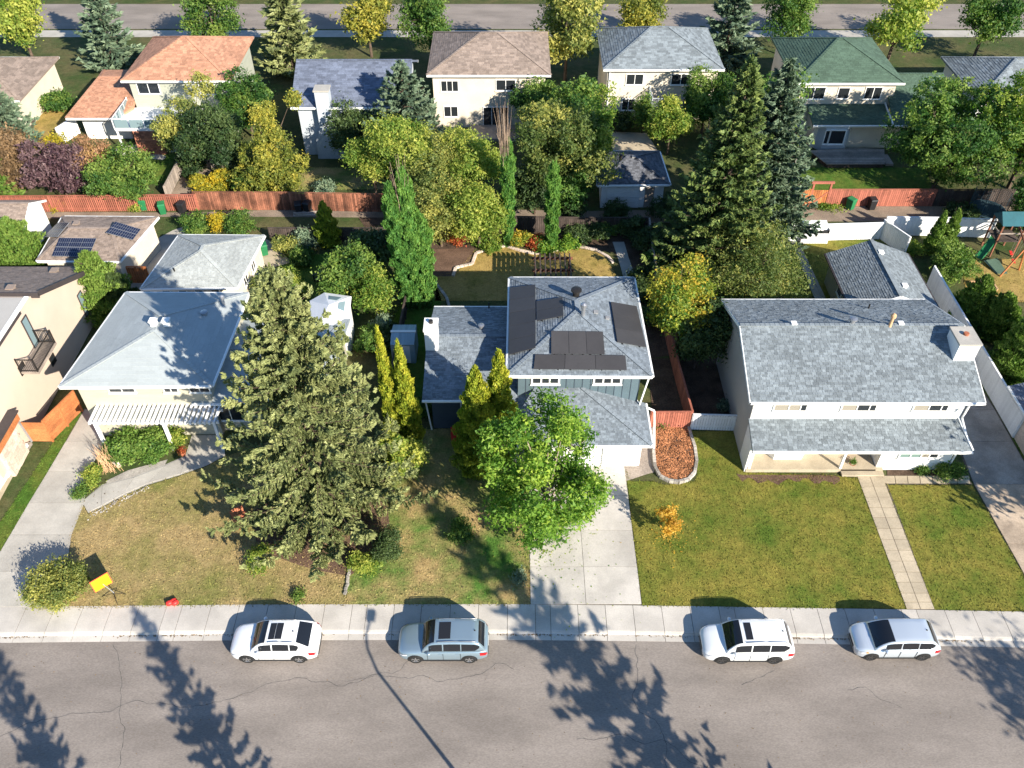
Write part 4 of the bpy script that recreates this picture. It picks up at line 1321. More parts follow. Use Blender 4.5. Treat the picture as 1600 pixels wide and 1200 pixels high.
# salmon roofed house, upper left
H, ro, PL = back_house('salmon_roof_house', 'sage green house with salmon shingle roof, white deck and brick base', -36.3, -27.0, 78.3, 87.5, 5.5, 7.6, 'sage_wall', 'shingle_salmon', 51)
window(H, (-34.6, 78.28, 4.55), 2.0, 1.0, panes=2)
window(H, (-30.0, 78.28, 1.6), 1.6, 1.2, panes=2)
window(H, (-29.0, 78.28, 4.5), 1.4, 1.0, panes=2)
MB().box((-41.4, 77.0, 0), (-37.0, 86.0, 2.55)).build('wing_wall', 'white_wall', H)
A, B, C, D = V3((-42.3, 76.0, 2.65)), V3((-37.5, 76.0, 2.65)), V3((-36.31, 86.6, 2.65)), V3((-42.3, 86.6, 2.65))
R1, R2 = V3((-40.4, 81.3, 4.3)), V3((-36.31, 81.3, 4.3))
B2 = V3((-36.31, 77.6, 2.9))
make_roof(H, [[A, B, B2, R2, R1], [C, D, R1, R2], [D, A, R1]], 'shingle_salmon', name='wing_roof', eaves=[(A, B)], caps=[(A, R1), (D, R1), (R1, R2)], seed=52)
dk = MB().box((-37.0, 73.9, 2.42), (-28.4, 78.28, 2.6)).build('deck', 'white_trim', H)
railing(dk, [(-37.0, 78.2), (-37.0, 73.95), (-28.4, 73.95)], 2.6, 1.0, 0.9, 'white_trim', 0.05)
for x in np.arange(-36.9, -28.5, 1.4):
    MB().box((x + 0.05, 73.92, 2.72), (x + 1.3, 73.95, 3.5)).build('pane', 'glass_sky', dk)
for y in (74.1, 75.5, 76.9):
    MB().box((-37.01, y, 2.72), (-36.98, y + 1.25, 3.5)).build('pane', 'glass_sky', dk)
br = MB().box((-35.4, 73.9, 0), (-32.9, 78.28, 2.42)).build('brick_base', 'brick', H)
for i in range(10):
    for j in range(7):
        x0 = -35.4 + j * 0.36 - (0.18 if i % 2 else 0)
        MB().box((max(-35.39, x0), 73.86, 0.03 + i * 0.238), (min(x0 + 0.345, -32.91), 73.905, 0.03 + i * 0.238 + 0.222), rnd.random()).build('brick', 'brick', br)
MB().box((-32.9, 74.4, 0), (-30.5, 78.28, 2.42)).build('sun_room', 'white_trim', H)
window(H, (-31.7, 74.38, 1.3), 0.8, 1.4, panes=1, fw=0.2, sill=False)
for x in (-36.9, -28.6):
    MB().box((x - 0.07, 74.0, 0), (x + 0.07, 74.14, 2.42)).build('deck_post', 'white_trim', H)
# pale blue house with the flared chimney
H, ro, PL = back_house('blue_house', 'pale blue house with a flared chimney breast, shaded by trees', -19.6, -9.8, 73.9, 83.0, 5.0, 7.2, 'blue_wall', 'shingle_slate', 53, 'gX')
mb = MB()
cx = -17.05
pr = [(-1.25, 0), (1.25, 0), (1.15, 2.0), (0.62, 3.1), (0.62, 6.6), (-0.62, 6.6), (-0.62, 3.1), (-1.15, 2.0)]
n = len(pr)
mb.add([(cx + a, y, z) for y in (73.1, 74.2) for a, z in pr], [tuple(range(n)), tuple(range(2 * n - 1, n - 1, -1))] + [((i + 1) % n, i, n + i, n + (i + 1) % n) for i in range(n)])
ch = mb.build('chimney', 'blue_wall', H)
MB().box((cx - 0.7, 73.02, 6.6), (cx + 0.7, 74.28, 6.75)).build('cap', 'concrete', ch)
window(H, (-12.5, 73.88, 1.6), 1.8, 1.2, panes=2)
# cream house, top centre
H, ro, PL = back_house('cream_house', 'cream two storey house behind the yellow green trees at the top', -7.6, 3.2, 79.3, 88.5, 5.6, 7.6, 'cream_wall', 'shingle_brown', 54)
window(H, (-6.0, 79.28, 1.7), 1.3, 1.0, panes=2, glass='glass')
window(H, (-6.0, 79.28, 4.3), 1.6, 1.0, panes=3, glass='glass')
window(H, (-0.6, 79.28, 4.4), 1.8, 1.0, panes=2, glass='glass')
window(H, (-1.6, 79.28, 1.12), 2.4, 2.0, panes=3, glass='glass', sill=False, name='patio_door')
pd = MB().box((-4.2, 76.4, 0), (0.8, 79.25, 0.3)).build('patio_deck', 'wood_gray', H)
# beige house behind the black garage
H, ro, PL = back_house('beige_house', 'beige house with a white downpipe behind the small black garage', 9.3, 20.0, 81.0, 90.0, 5.4, 7.5, 'cream_wall', 'shingle_grey', 55)
window(H, (11.6, 80.98, 1.6), 1.2, 1.1, panes=2, glass='glass')
window(H, (12.0, 80.98, 4.2), 1.6, 1.0, panes=2, glass='glass')
window(H, (16.5, 80.98, 4.2), 1.8, 1.0, panes=2, glass='glass')
downspout(H, (9.5, 80.9, 5.2), (9.5, 80.9, 0.1))
dk = MB().box((13.5, 78.4, 2.3), (19.6, 80.98, 2.45)).build('deck', 'wood_gray', H)
railing(dk, [(13.55, 80.9), (13.55, 78.45), (19.55, 78.45)], 2.45, 1.0, 0.14, 'blue_wall', 0.03)
for x in (13.7, 19.4):
    MB().box((x - 0.06, 78.5, 0), (x + 0.06, 78.62, 2.3)).build('deck_post', 'wood_gray', H)
# green roofed house, upper right
H, ro, PL = back_house('green_roof_house', 'cream house with dark green roofs, bay window and wooden deck', 27.0, 36.2, 77.6, 87.0, 5.6, 7.7, 'cream_wall', 'shingle_green', 56)
window(H, (28.6, 77.58, 4.4), 2.0, 1.1, panes=2, glass='glass')
window(H, (31.4, 77.58, 4.4), 1.0, 1.0, panes=1, glass='glass')
window(H, (34.2, 77.58, 4.4), 1.5, 1.1, panes=2, glass='glass')
MB().box((28.6, 75.2, 0), (40.5, 77.6, 2.55)).build('wing_wall', 'cream_wall', H)
A, B = V3((28.2, 74.6, 2.65)), V3((35.6, 74.6, 2.65))
q0, q1 = V3((28.2, 77.62, 3.3)), V3((35.6, 77.62, 3.3))
make_roof(H, [[A, B, q1, q0]], 'shingle_green', name='lean_to_roof', eaves=[(A, B)], seed=57)
MB().bar((35.65, 74.6, 2.72), (35.65, 77.62, 3.38), 0.12, 0.14).build('barge_board', 'white_trim', H)
A, B, C, D = V3((35.75, 74.6, 2.65)), V3((41.5, 74.6, 2.65)), V3((41.5, 85, 2.65)), V3((35.75, 85, 2.65))
make_roof(H, [[A, B, V3((41.5, 80, 5.2)), V3((35.75, 80, 5.2))], [C, D, V3((35.75, 80, 5.2)), V3((41.5, 80, 5.2))]], 'shingle_green', name='wing_roof', eaves=[(A, B)], caps=[(V3((35.75, 80, 5.2)), V3((41.5, 80, 5.2)))], seed=58)
bay = MB().prism([(29.0, 75.21), (29.5, 74.5), (31.6, 74.5), (32.1, 75.21)], 0, 2.5).build('bay', 'blue_wall', H)
window(H, (30.7, 74.48, 1.5), 1.35, 1.3, panes=1, glass='glass', fw=0.1)
window(H, (29.72, 74.48, 1.5), 0.35, 1.3, panes=1, glass='glass', fw=0.07)
window(H, (37.6, 75.18, 1.5), 1.6, 1.2, panes=2, glass='glass')
dk = thing('garden_deck', 'weathered wooden deck with steps below the green roofed house', 'deck', (31.5, 72.5, 0))
pts = [(28.2, 73.9), (29.2, 71.4), (34.6, 71.4), (35.4, 74.2), (32.6, 74.45)]
for i in range(22):
    y0 = 71.4 + i * 0.14
    c_ = [(27, y0), (36, y0), (36, y0 + 0.125), (27, y0 + 0.125)]
    for j in range(len(pts)):
        c_ = clip_poly(c_, pts[j], pts[(j + 1) % len(pts)])
        if len(c_) < 3:
            break
    if len(c_) >= 3:
        MB().prism(c_, 0.36, 0.42, rnd.random()).build('plank', 'wood_gray', dk)
MB().prism([(x * 0.97 + 31.8 * 0.03, y * 0.97 + 72.8 * 0.03) for x, y in pts], 0, 0.355).build('base', 'wood_dark_shade', dk)
MB().box((34.9, 71.8, 0), (35.6, 73.6, 0.2)).build('step', 'wood_gray', dk)

# houses of the next street, beyond the photograph's upper edge of yards
def simple_row(items):
    for k, (lab, x0, x1, y0, y1, ze, zr, wl, m) in enumerate(items):
        H, ro, PL = back_house('bungalow', lab, x0, x1, y0, y1, ze, zr, wl, m, 70 + k)
        nw = max(2, int((x1 - x0) / 3.5))
        for i in range(nw):
            window(H, (x0 + (x1 - x0) * (i + 0.5) / nw, y0 - 0.02, ze - 1.2), 1.4, 1.0, panes=2)
        vent(ro, ((x0 + x1) / 2 + 1, (y0 + y1) / 2 - 0.5, zr - 0.2), 0.12, 0.5, 'steel')
simple_row([
    ('pale bungalow with brown roof at the far upper left', -62, -48, 79, 88, 3.2, 5.2, 'cream_wall', 'shingle_brown'),
    ('white bungalow with grey roof at the far upper right', 45.5, 57, 79, 88, 3.2, 5.2, 'white_wall', 'shingle_grey'),
    ('distant beige house beyond the next street, leftmost', -52, -40, 122, 131, 4.2, 6.4, 'beige_wall', 'shingle_black'),
    ('distant white house beyond the next street, left of the poplar', -30, -18, 122, 131, 4.2, 6.4, 'white_wall', 'shingle_grey'),
    ('distant tan house beyond the next street, near the middle', -8, 4, 123, 132, 4.2, 6.4, 'stucco', 'shingle_brown'),
    ('distant blue house beyond the next street, right of the middle', 13, 25, 122, 131, 4.2, 6.4, 'blue_wall', 'shingle_slate'),
    ('distant cream house beyond the next street, rightmost', 36, 48, 122, 131, 4.2, 6.4, 'cream_wall', 'shingle_blue'),
])
flat('far_road', [(-140, 104), (140, 104), (140, 112), (-140, 112)], 0.005, 'asphalt', 'next residential street beyond the back row of houses', px=False)
flat('far_pavement', [(-140, 101.6), (140, 101.6), (140, 103.6), (-140, 103.6)], 0.009, 'concrete', 'pavement of the next residential street', px=False)
# ================================================================== trees, shrubs and hedges
leaf_mat('leaf_spruce', [(0.045, 0.066, 0.025), (0.16, 0.19, 0.07), (0.34, 0.355, 0.14)], 0.1, 0.6)
leaf_mat('leaf_spruce_blue', [(0.035, 0.065, 0.042), (0.105, 0.16, 0.10), (0.22, 0.28, 0.17)], 0.10, 0.6)
leaf_mat('leaf_spruce_yellow', [(0.025, 0.055, 0.015), (0.09, 0.14, 0.04), (0.24, 0.29, 0.08)], 0.1, 0.6)
leaf_mat('leaf_cedar_gold', [(0.08, 0.15, 0.02), (0.25, 0.31, 0.032), (0.44, 0.41, 0.045)], 0.25)
leaf_mat('leaf_cedar', [(0.035, 0.09, 0.015), (0.095, 0.18, 0.03), (0.21, 0.29, 0.06)], 0.2)
leaf_mat('leaf_ash', [(0.05, 0.135, 0.02), (0.14, 0.26, 0.032), (0.34, 0.43, 0.06)], 0.35)
leaf_mat('leaf_green', [(0.03, 0.085, 0.018), (0.085, 0.165, 0.03), (0.20, 0.27, 0.055)], 0.3)
leaf_mat('leaf_poplar', [(0.04, 0.13, 0.03), (0.085, 0.21, 0.045), (0.18, 0.31, 0.06)], 0.3)
leaf_mat('leaf_olive', [(0.08, 0.12, 0.03), (0.21, 0.235, 0.06), (0.40, 0.37, 0.09)], 0.3)
leaf_mat('leaf_lime', [(0.09, 0.175, 0.025), (0.26, 0.32, 0.055), (0.45, 0.44, 0.09)], 0.35)
leaf_mat('leaf_yellow', [(0.20, 0.22, 0.03), (0.42, 0.33, 0.03), (0.60, 0.42, 0.03)], 0.35)
leaf_mat('leaf_gold', [(0.11, 0.15, 0.03), (0.26, 0.26, 0.045), (0.44, 0.37, 0.06)], 0.3)
leaf_mat('leaf_amber', [(0.42, 0.22, 0.03), (0.60, 0.33, 0.04), (0.70, 0.45, 0.10)], 0.35)
leaf_mat('leaf_turning', [(0.06, 0.15, 0.025), (0.26, 0.29, 0.035), (0.48, 0.33, 0.04)], 0.3)
leaf_mat('leaf_purple', [(0.05, 0.025, 0.035), (0.10, 0.055, 0.065), (0.19, 0.12, 0.12)], 0.2)
leaf_mat('leaf_brown', [(0.09, 0.06, 0.035), (0.19, 0.12, 0.06), (0.30, 0.19, 0.10)], 0.2)
leaf_mat('leaf_pink', [(0.28, 0.15, 0.08), (0.42, 0.24, 0.13), (0.50, 0.32, 0.10)], 0.3)
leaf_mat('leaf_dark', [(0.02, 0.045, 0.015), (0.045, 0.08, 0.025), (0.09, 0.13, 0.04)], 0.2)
leaf_mat('leaf_redleaf', [(0.16, 0.03, 0.015), (0.35, 0.07, 0.03), (0.50, 0.14, 0.04)], 0.25)

def unit(a):
    return a / (np.linalg.norm(a, axis=-1, keepdims=True) + 1e-9)

def leaf_mesh(name, C, U, Vv, tone):
    """one pointed leaf per entry: centre, half length vector, half width vector"""
    n = len(C)
    v = np.empty((n, 3, 3), np.float32)
    v[:, 0] = C + U
    v[:, 1] = C - U * 0.7 + Vv
    v[:, 2] = C - U * 0.7 - Vv
    me = bpy.data.meshes.new(name)
    me.vertices.add(3 * n)
    me.vertices.foreach_set('co', v.reshape(-1))
    me.loops.add(3 * n)
    me.loops.foreach_set('vertex_index', np.arange(3 * n, dtype=np.int32))
    me.polygons.add(n)
    me.polygons.foreach_set('loop_start', np.arange(0, 3 * n, 3, dtype=np.int32))
    me.attributes.new('tone', 'FLOAT', 'POINT').data.foreach_set('value', np.repeat(np.clip(tone, 0, 1), 3).astype(np.float32))
    me.update()
    return me

def frame_from(N, rg, L_, W_):
    """half vectors of leaves with normals N"""
    n = len(N)
    t = rg.normal(size=(n, 3))
    U = unit(np.cross(N, t))
    Vv = np.cross(N, U)
    return U * L_[:, None], Vv * W_[:, None]

def crown_mesh(rg, H, Rx, z0, n_clump, per, leaf, lobes=9, tone_c=0.5, tone_v=0.25, patch=0.25, spread=0.26, flat=0.75, shape='round', hollow=0.62, lsc=1.0, reach=0.72):
    """deciduous crown: lobes -> clumps of leaves; returns mesh and lobe centres"""
    hc = (H - z0) / 2
    zc = z0 + hc
    lc = []
    for i in range(lobes):
        for _ in range(40):
            p = rg.uniform(-1, 1, 3)
            if shape == 'cone':
                f = 1 - 0.8 * (p[2] + 1) / 2
                if np.hypot(p[0], p[1]) > 0.75 * f:
                    continue
            elif np.linalg.norm(p) > reach:
                continue
            if all(np.linalg.norm(p - q) > 0.42 for q in lc) or _ > 30:
                break
        lc.append(p)
    lc = np.array(lc)
    lr = rg.uniform(0.30, 0.46, lobes) * lsc
    if shape == 'cone':
        lr *= np.clip(1.15 - 0.75 * (lc[:, 2] + 1) / 2, 0.35, 1)
    # clumps on and in the lobes
    k = rg.integers(0, lobes, n_clump)
    d = unit(rg.normal(size=(n_clump, 3)))
    d[:, 2] = d[:, 2] * 0.9 + 0.12
    rr = hollow + (1.06 - hollow) * rg.random(n_clump) ** 0.7
    cp = lc[k] + d * (lr[k] * rr)[:, None]
    sc = np.array([Rx, Rx, hc])
    # tone: patchy by lobe and by clump, lighter towards the top
    lt = rg.normal(tone_c, patch, lobes)
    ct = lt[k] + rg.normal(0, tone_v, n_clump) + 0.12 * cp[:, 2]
    cw = cp * sc + np.array([0, 0, zc])
    out = unit(d * sc / max(Rx, hc))
    cnt = np.maximum(3, (per * 1.9 * rg.uniform(0.35, 1.65, n_clump)).astype(int))
    idx = np.repeat(np.arange(n_clump), cnt)
    n = len(idx)
    csp = spread * rg.uniform(0.55, 1.5, n_clump)
    off = rg.normal(0, 1, (n, 3)) * csp[idx][:, None] * np.array([1, 1, flat])
    C = cw[idx] + off
    N = unit(out[idx] * 0.5 + rg.normal(0, 0.7, (n, 3)) + np.array([0, 0, 0.25]))
    s = leaf * 0.76 * np.clip(rg.lognormal(0, 0.32, n), 0.45, 2.0)
    U, Vv = frame_from(N, rg, s, s * 0.6)
    me = leaf_mesh('crown', C, U, Vv, ct[idx] + rg.normal(0, 0.10, n))
    return me, lc * sc * 0.8 + np.array([0, 0, zc]), cw

def wood_mesh(rg, H, z0, lobes_c, r0, tips=None, n=7):
    mb = MB()
    zt = z0 + (H - z0) * 0.55
    lean = rg.normal(0, 0.03, 2)
    tr = [(lean[0] * z + 0.06 * math.sin(z * 0.9), lean[1] * z + 0.05 * math.cos(z * 1.1), z) for z in np.linspace(-0.05, zt, 6)]
    mb.tube(tr, list(np.linspace(r0 * 1.15, r0 * 0.45, 6)), n)
    base = max(0.15, min(z0 * 0.9, 1.6))
    for c in lobes_c:
        a = V3(tr[2 if c[2] < zt else 3]) if len(tr) > 3 else V3((0, 0, base))
        b = V3(tuple(c))
        m_ = a.lerp(b, 0.5) + V3((rg.normal(0, 0.1), rg.normal(0, 0.1), -0.1 + 0.12 * (b - a).length * 0.3))
        mb.tube([a, m_, b], [r0 * 0.45, r0 * 0.3, r0 * 0.14], 5, caps=False)
    if tips is not None:
        for t in tips:
            c = lobes_c[int(np.argmin(np.linalg.norm(lobes_c - t, axis=1)))]
            mb.tube([c, (c + t) / 2 + rg.normal(0, 0.06, 3), t], [r0 * 0.12, r0 * 0.08, 0.012], 3, caps=False)
    me = bpy.data.meshes.new('trunk')
    me.from_pydata(mb.v, [], mb.f)
    me.attributes.new('tone', 'FLOAT', 'POINT').data.foreach_set('value', np.full(len(mb.v), 0.5, np.float32))
    me.update()
    return me

def deciduous(seed, H, Rx, z0=None, n_clump=700, per=14, leaf=0.13, r0=None, twigs=60, **k):
    rg = np.random.default_rng(seed)
    z0 = H * 0.22 if z0 is None else z0
    me, lc, cw = crown_mesh(rg, H, Rx, z0, n_clump, per, leaf, **k)
    tips = cw[rg.integers(0, len(cw), twigs)] if twigs else None
    wm = wood_mesh(rg, H, z0, lc, r0 or max(0.05, H * 0.018), tips)
    return me, wm

def spruce(seed, H, Rb, z0=0.3, dens=1.0, leaf=0.20, droop=0.35, tone_c=0.5, step=0.42, gaps=0.12, power=0.85, fat=1.0, fluff=1.0):
    """tiers of drooping boughs, each a tapering frond of needle sprays"""
    rg = np.random.default_rng(seed)
    Cs, Us, Vs, Ts = [], [], [], []
    mb = MB()
    mb.tube([(0, 0, z) for z in np.linspace(-0.05, H * 0.98, 8)], list(np.linspace(H * 0.017 + 0.03, 0.02, 8)), 8)
    z = z0
    while z < H * 0.985:
        f = z / H
        Lm = Rb * (1 - f) ** power + 0.07
        nb = int(np.clip((4 + Lm * 1.7) / fat, 4, 11))
        a0 = rg.uniform(0, 6.28)
        for b in range(nb):
            if rg.random() < gaps * (1 - f):
                continue
            a = a0 + 6.283 * (b + rg.uniform(-0.3, 0.3)) / nb
            L_ = Lm * rg.uniform(0.72, 1.12)
            zb = max(0.3, z + rg.uniform(-0.2, 0.2))
            up = max(0.75 * f ** 1.5 - droop * (1 - f), -(zb - 0.25) / max(L_, 0.3))
            er = np.array([math.cos(a), math.sin(a), 0])
            et = np.array([-math.sin(a), math.cos(a), 0])
            def bough(s):
                return er * (L_ * s)[:, None] + np.array([0, 0, 1.0]) * (zb + L_ * (up * s + 0.42 * s ** 2.6 * (1 - f)))[:, None]
            n = int(dens * (14 + 62 * L_ ** 1.2))
            # herringbone of side twigs, each carrying its own sprays
            ntw = max(6, int(2 * L_ / 0.26))
            tb = rg.uniform(0.12, 1.0, ntw)
            tl = (0.13 + 0.24 * fat * L_ * np.sqrt(tb) * (1.12 - tb)) * rg.uniform(0.6, 1.25, ntw)
            ts = np.where(np.arange(ntw) % 2, 1.0, -1.0)
            pw = tl + 0.08
            ti = rg.choice(ntw, n, p=pw / pw.sum())
            q = rg.random(n) ** 0.8
            s = np.clip(tb[ti] + q * tl[ti] * 0.62 / max(L_, 0.3), 0.05, 1.06)
            t = ts[ti] * q * tl[ti] * 0.85 + rg.normal(0, 0.035, n)
            c = bough(s)
            c += et * t[:, None]
            c[:, 2] += -0.30 * np.abs(t) + rg.normal(0, 0.05 * fluff, n) - 0.07 * rg.random(n) + rg.normal(0, 0.05, ntw)[ti]
            dirv = unit(er * (0.7 + 0.3 * rg.random(n))[:, None] + et * (ts[ti] * (0.25 + 0.55 * q))[:, None] + np.array([0, 0, 1.0]) * (0.22 + rg.normal(0, 0.38 * fluff, n))[:, None])
            Nn = unit(np.array([0, 0, 0.45]) + er * 0.25 + rg.normal(0, 0.85, (n, 3)))
            side = unit(np.cross(Nn, dirv))
            ln = leaf * np.clip(rg.lognormal(0, 0.3, n), 0.5, 1.8) * (0.75 + 0.25 * min(1, L_))
            Cs.append(c)
            Us.append(dirv * ln[:, None])
            Vs.append(side * (ln * 0.42)[:, None])
            bt = rg.normal(0, 0.12)
            Ts.append(tone_c + bt + 0.30 * (s - 0.55) + 0.16 * (q - 0.5) + rg.normal(0, 0.13, n) + rg.normal(0, 0.08, ntw)[ti])  # inner sprays darker: shade between the boughs put into the tone
            if L_ > 0.8:
                ss = np.linspace(0.0, 0.9, 4)
                mb.tube([tuple(q) for q in bough(ss)], [0.03 + 0.008 * L_, 0.025, 0.018, 0.01], 4, caps=False)
        z += step * (0.55 + 0.6 * (1 - f)) * rg.uniform(0.85, 1.15)
    # pointed leader
    n = int(60 * dens)
    zz = H * 0.95 + rg.random(n) * H * 0.055
    an = rg.uniform(0, 6.28, n)
    rr = (H * 1.006 - zz) * 0.28 * rg.random(n)
    Cs.append(np.stack([rr * np.cos(an), rr * np.sin(an), zz], 1))
    dv = unit(np.stack([np.cos(an) * 0.6, np.sin(an) * 0.6, np.ones(n)], 1))
    Us.append(dv * leaf)
    Vs.append(unit(np.cross(dv, rg.normal(size=(n, 3)))) * leaf * 0.4)
    Ts.append(np.full(n, tone_c + 0.1))
    C = np.concatenate(Cs)
    me = leaf_mesh('crown', C, np.concatenate(Us), np.concatenate(Vs), np.concatenate(Ts))
    wm = bpy.data.meshes.new('trunk')
    wm.from_pydata(mb.v, [], mb.f)
    wm.attributes.new('tone', 'FLOAT', 'POINT').data.foreach_set('value', np.full(len(mb.v), 0.5, np.float32))
    wm.update()
    return me, wm

def column(seed, H, Rb, n=9000, leaf=0.15, prof='cedar', tone_c=0.5, top_dead=False, lump=0.18, z0=0.05, side=None):
    """narrow upright crown of ascending sprays"""
    rg = np.random.default_rng(seed)
    n = int(n * 1.7)
    leaf *= 0.8
    f = rg.random(n * 2)
    if prof == 'cedar':
        w_ = np.minimum(1, (f + 0.06) / 0.22) ** 0.5 * (1 - f) ** 0.62 * 1.25
    else:
        w_ = np.minimum(1, (f + 0.05) / 0.3) ** 0.5 * np.minimum(1, (1.02 - f) / 0.2) ** 0.6
    keep = rg.random(n * 2) < np.clip(w_, 0.05, 1)
    f, w_ = f[keep][:n], w_[keep][:n]
    n = len(f)
    a = rg.uniform(0, 2 * np.pi, n)
    lumpf = 1 + lump * np.sin(a * 3 + f * 23 + seed) + lump * 0.8 * np.sin(a * 5 - f * 41 + seed * 2) + lump * 0.7 * np.sin(f * 63 + a * 2)
    r = Rb * np.clip(w_, 0, 1.1) * lumpf * (1 - 0.42 * rg.random(n) ** 2)
    C = np.stack([r * np.cos(a), r * np.sin(a), z0 + f * (H - z0)], 1)
    er = np.stack([np.cos(a), np.sin(a), np.zeros(n)], 1)
    dirv = unit(er * 0.4 + np.array([0, 0, 1.0]) + rg.normal(0, 0.3, (n, 3)))
    N = unit(er + np.array([0, 0, 0.2]) + rg.normal(0, 0.6, (n, 3)))
    sd = unit(np.cross(N, dirv))
    s = leaf * np.clip(rg.lognormal(0, 0.3, n), 0.5, 1.9)
    tone = tone_c + 0.22 * (f - 0.4) + 0.22 * (lumpf - 1) / (lump + 1e-6) * 0.5 + rg.normal(0, 0.14, n)  # lighter towards the top and on the bulges
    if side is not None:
        tone = tone + side * er[:, 0]  # one side lighter: sunlit gold put into the tone
    me = leaf_mesh('crown', C, dirv * s[:, None], sd * (s * 0.5)[:, None], tone)
    mb = MB()
    mb.tube([(0, 0, z) for z in np.linspace(-0.05, H * 0.93, 6)], list(np.linspace(0.09 + H * 0.008, 0.015, 6)), 6)
    for i in range(16):
        z = H * rg.uniform(0.12, 0.8)
        an = rg.uniform(0, 6.28)
        mb.tube([(0, 0, z), (0.5 * Rb * math.cos(an), 0.5 * Rb * math.sin(an), z + 0.9)], [0.025, 0.008], 4, caps=False)
    wm = bpy.data.meshes.new('trunk')
    wm.from_pydata(mb.v, [], mb.f)
    wm.attributes.new('tone', 'FLOAT', 'POINT').data.foreach_set('value', np.full(len(mb.v), 0.5, np.float32))
    wm.update()
    return me, wm

def shrub(seed, Rx, H, n=3000, leaf=0.09, tone_c=0.5, lobes=7, patch=0.15, spread=0.14, z0=0.0):
    per = 12
    rg = np.random.default_rng(seed)
    me, lc, cw = crown_mesh(rg, H, Rx, z0, max(20, n // per), per, leaf, lobes=lobes, tone_c=tone_c, patch=patch, spread=spread, hollow=0.5)
    wm = wood_mesh(rg, H * 0.8, 0.05, lc, 0.03, None, 5)
    return me, wm

def place(name, label, cat, meshes, loc, leaf, bark='bark', rz=0.0, group=None, scale=1.0, lean=(0, 0), crown='crown'):
    r_ = thing(name, label, cat, (loc[0], loc[1], 0.0), group)
    r_.rotation_euler = (lean[0], lean[1], rz)
    r_.scale = (scale, scale, scale)
    link('trunk' if cat == 'tree' else 'stems', meshes[1], bark, r_)
    me = meshes[0]
    c = bpy.data.objects.new(crown if cat == 'tree' else 'foliage', me)
    COL.objects.link(c)
    c.parent = r_
    if not me.materials:
        me.materials.append(MAT[leaf])
    elif me.materials[0] != MAT[leaf]:
        c.material_slots[0].link = 'OBJECT'
        c.material_slots[0].material = MAT[leaf]
    return r_

def HT(bx, by, ty):
    """height of a tree standing at a ground point and topping out at row ty"""
    return top_at(ty, P(bx, by).y)

# ---------------------------------------------------------------- front yards
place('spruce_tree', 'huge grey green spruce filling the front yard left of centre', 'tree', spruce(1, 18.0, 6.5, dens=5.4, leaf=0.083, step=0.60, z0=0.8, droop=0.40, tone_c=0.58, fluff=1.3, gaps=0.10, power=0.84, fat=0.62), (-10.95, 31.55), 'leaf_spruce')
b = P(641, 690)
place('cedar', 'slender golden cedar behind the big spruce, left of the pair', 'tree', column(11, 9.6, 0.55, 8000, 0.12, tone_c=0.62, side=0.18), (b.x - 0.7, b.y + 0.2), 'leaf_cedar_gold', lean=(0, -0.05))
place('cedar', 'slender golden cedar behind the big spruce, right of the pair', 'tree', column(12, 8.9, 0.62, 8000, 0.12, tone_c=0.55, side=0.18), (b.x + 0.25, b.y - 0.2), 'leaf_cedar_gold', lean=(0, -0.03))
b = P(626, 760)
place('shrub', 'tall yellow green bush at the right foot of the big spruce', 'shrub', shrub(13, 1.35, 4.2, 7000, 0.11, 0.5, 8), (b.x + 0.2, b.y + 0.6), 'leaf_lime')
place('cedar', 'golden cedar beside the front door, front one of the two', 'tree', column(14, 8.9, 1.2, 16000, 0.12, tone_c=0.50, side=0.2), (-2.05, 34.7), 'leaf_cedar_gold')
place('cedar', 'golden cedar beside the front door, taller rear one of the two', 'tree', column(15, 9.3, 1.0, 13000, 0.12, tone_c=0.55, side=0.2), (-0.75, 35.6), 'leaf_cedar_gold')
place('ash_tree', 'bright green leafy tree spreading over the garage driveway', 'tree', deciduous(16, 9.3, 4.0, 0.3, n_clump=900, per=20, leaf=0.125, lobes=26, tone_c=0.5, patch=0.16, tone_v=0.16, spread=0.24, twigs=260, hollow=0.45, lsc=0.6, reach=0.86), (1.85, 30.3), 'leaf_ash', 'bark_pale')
place('sapling', 'small amber leaved sapling on the green front lawn', 'tree', deciduous(17, 2.5, 0.95, 0.35, n_clump=70, per=12, leaf=0.085, lobes=6, twigs=50, spread=0.13, hollow=0.2, r0=0.035), (9.15, 29.8), 'leaf_amber', 'bark')
def bush(px, py, Rx, Hh, leaf, label, seed, n=2500, lf=0.09, tone=0.5, name='shrub', lobes=7):
    p = P(px, py)
    return place(name, label, 'shrub', shrub(seed, Rx, Hh, n, lf, tone, lobes), (p.x, p.y), leaf)
bush(98, 925, 1.75, 1.9, 'leaf_olive', 'round yellow green bush at the foot of the left driveway', 31, 9000, 0.075, 0.5, lobes=16)
bush(195, 705, 1.6, 1.3, 'leaf_cedar', 'spreading juniper under the pergola, left half', 32, 5000, 0.10, 0.5, lobes=10)
bush(243, 706, 1.6, 1.25, 'leaf_cedar', 'spreading juniper under the pergola, right half', 33, 5000, 0.10, 0.5, lobes=10)
bush(278, 695, 0.8, 1.2, 'leaf_lime', 'lime green shrub at the right end of the pergola bed', 34, 1800, 0.08, 0.4)
bush(150, 748, 0.85, 0.7, 'leaf_lime', 'low yellow green plants in the bed by the left driveway', 35, 1800, 0.07, 0.35)
bush(130, 770, 0.6, 0.5, 'leaf_green', 'small leafy plant at the tip of the bed by the left driveway', 36, 900, 0.07, 0.6)
bush(606, 868, 1.15, 2.1, 'leaf_dark', 'clipped dark green bush right of the spruce base', 37, 5200, 0.06, 0.6, lobes=9)
bush(570, 885, 1.0, 1.2, 'leaf_lime', 'yellow green low bush in front of the spruce base', 38, 2200, 0.075, 0.4)
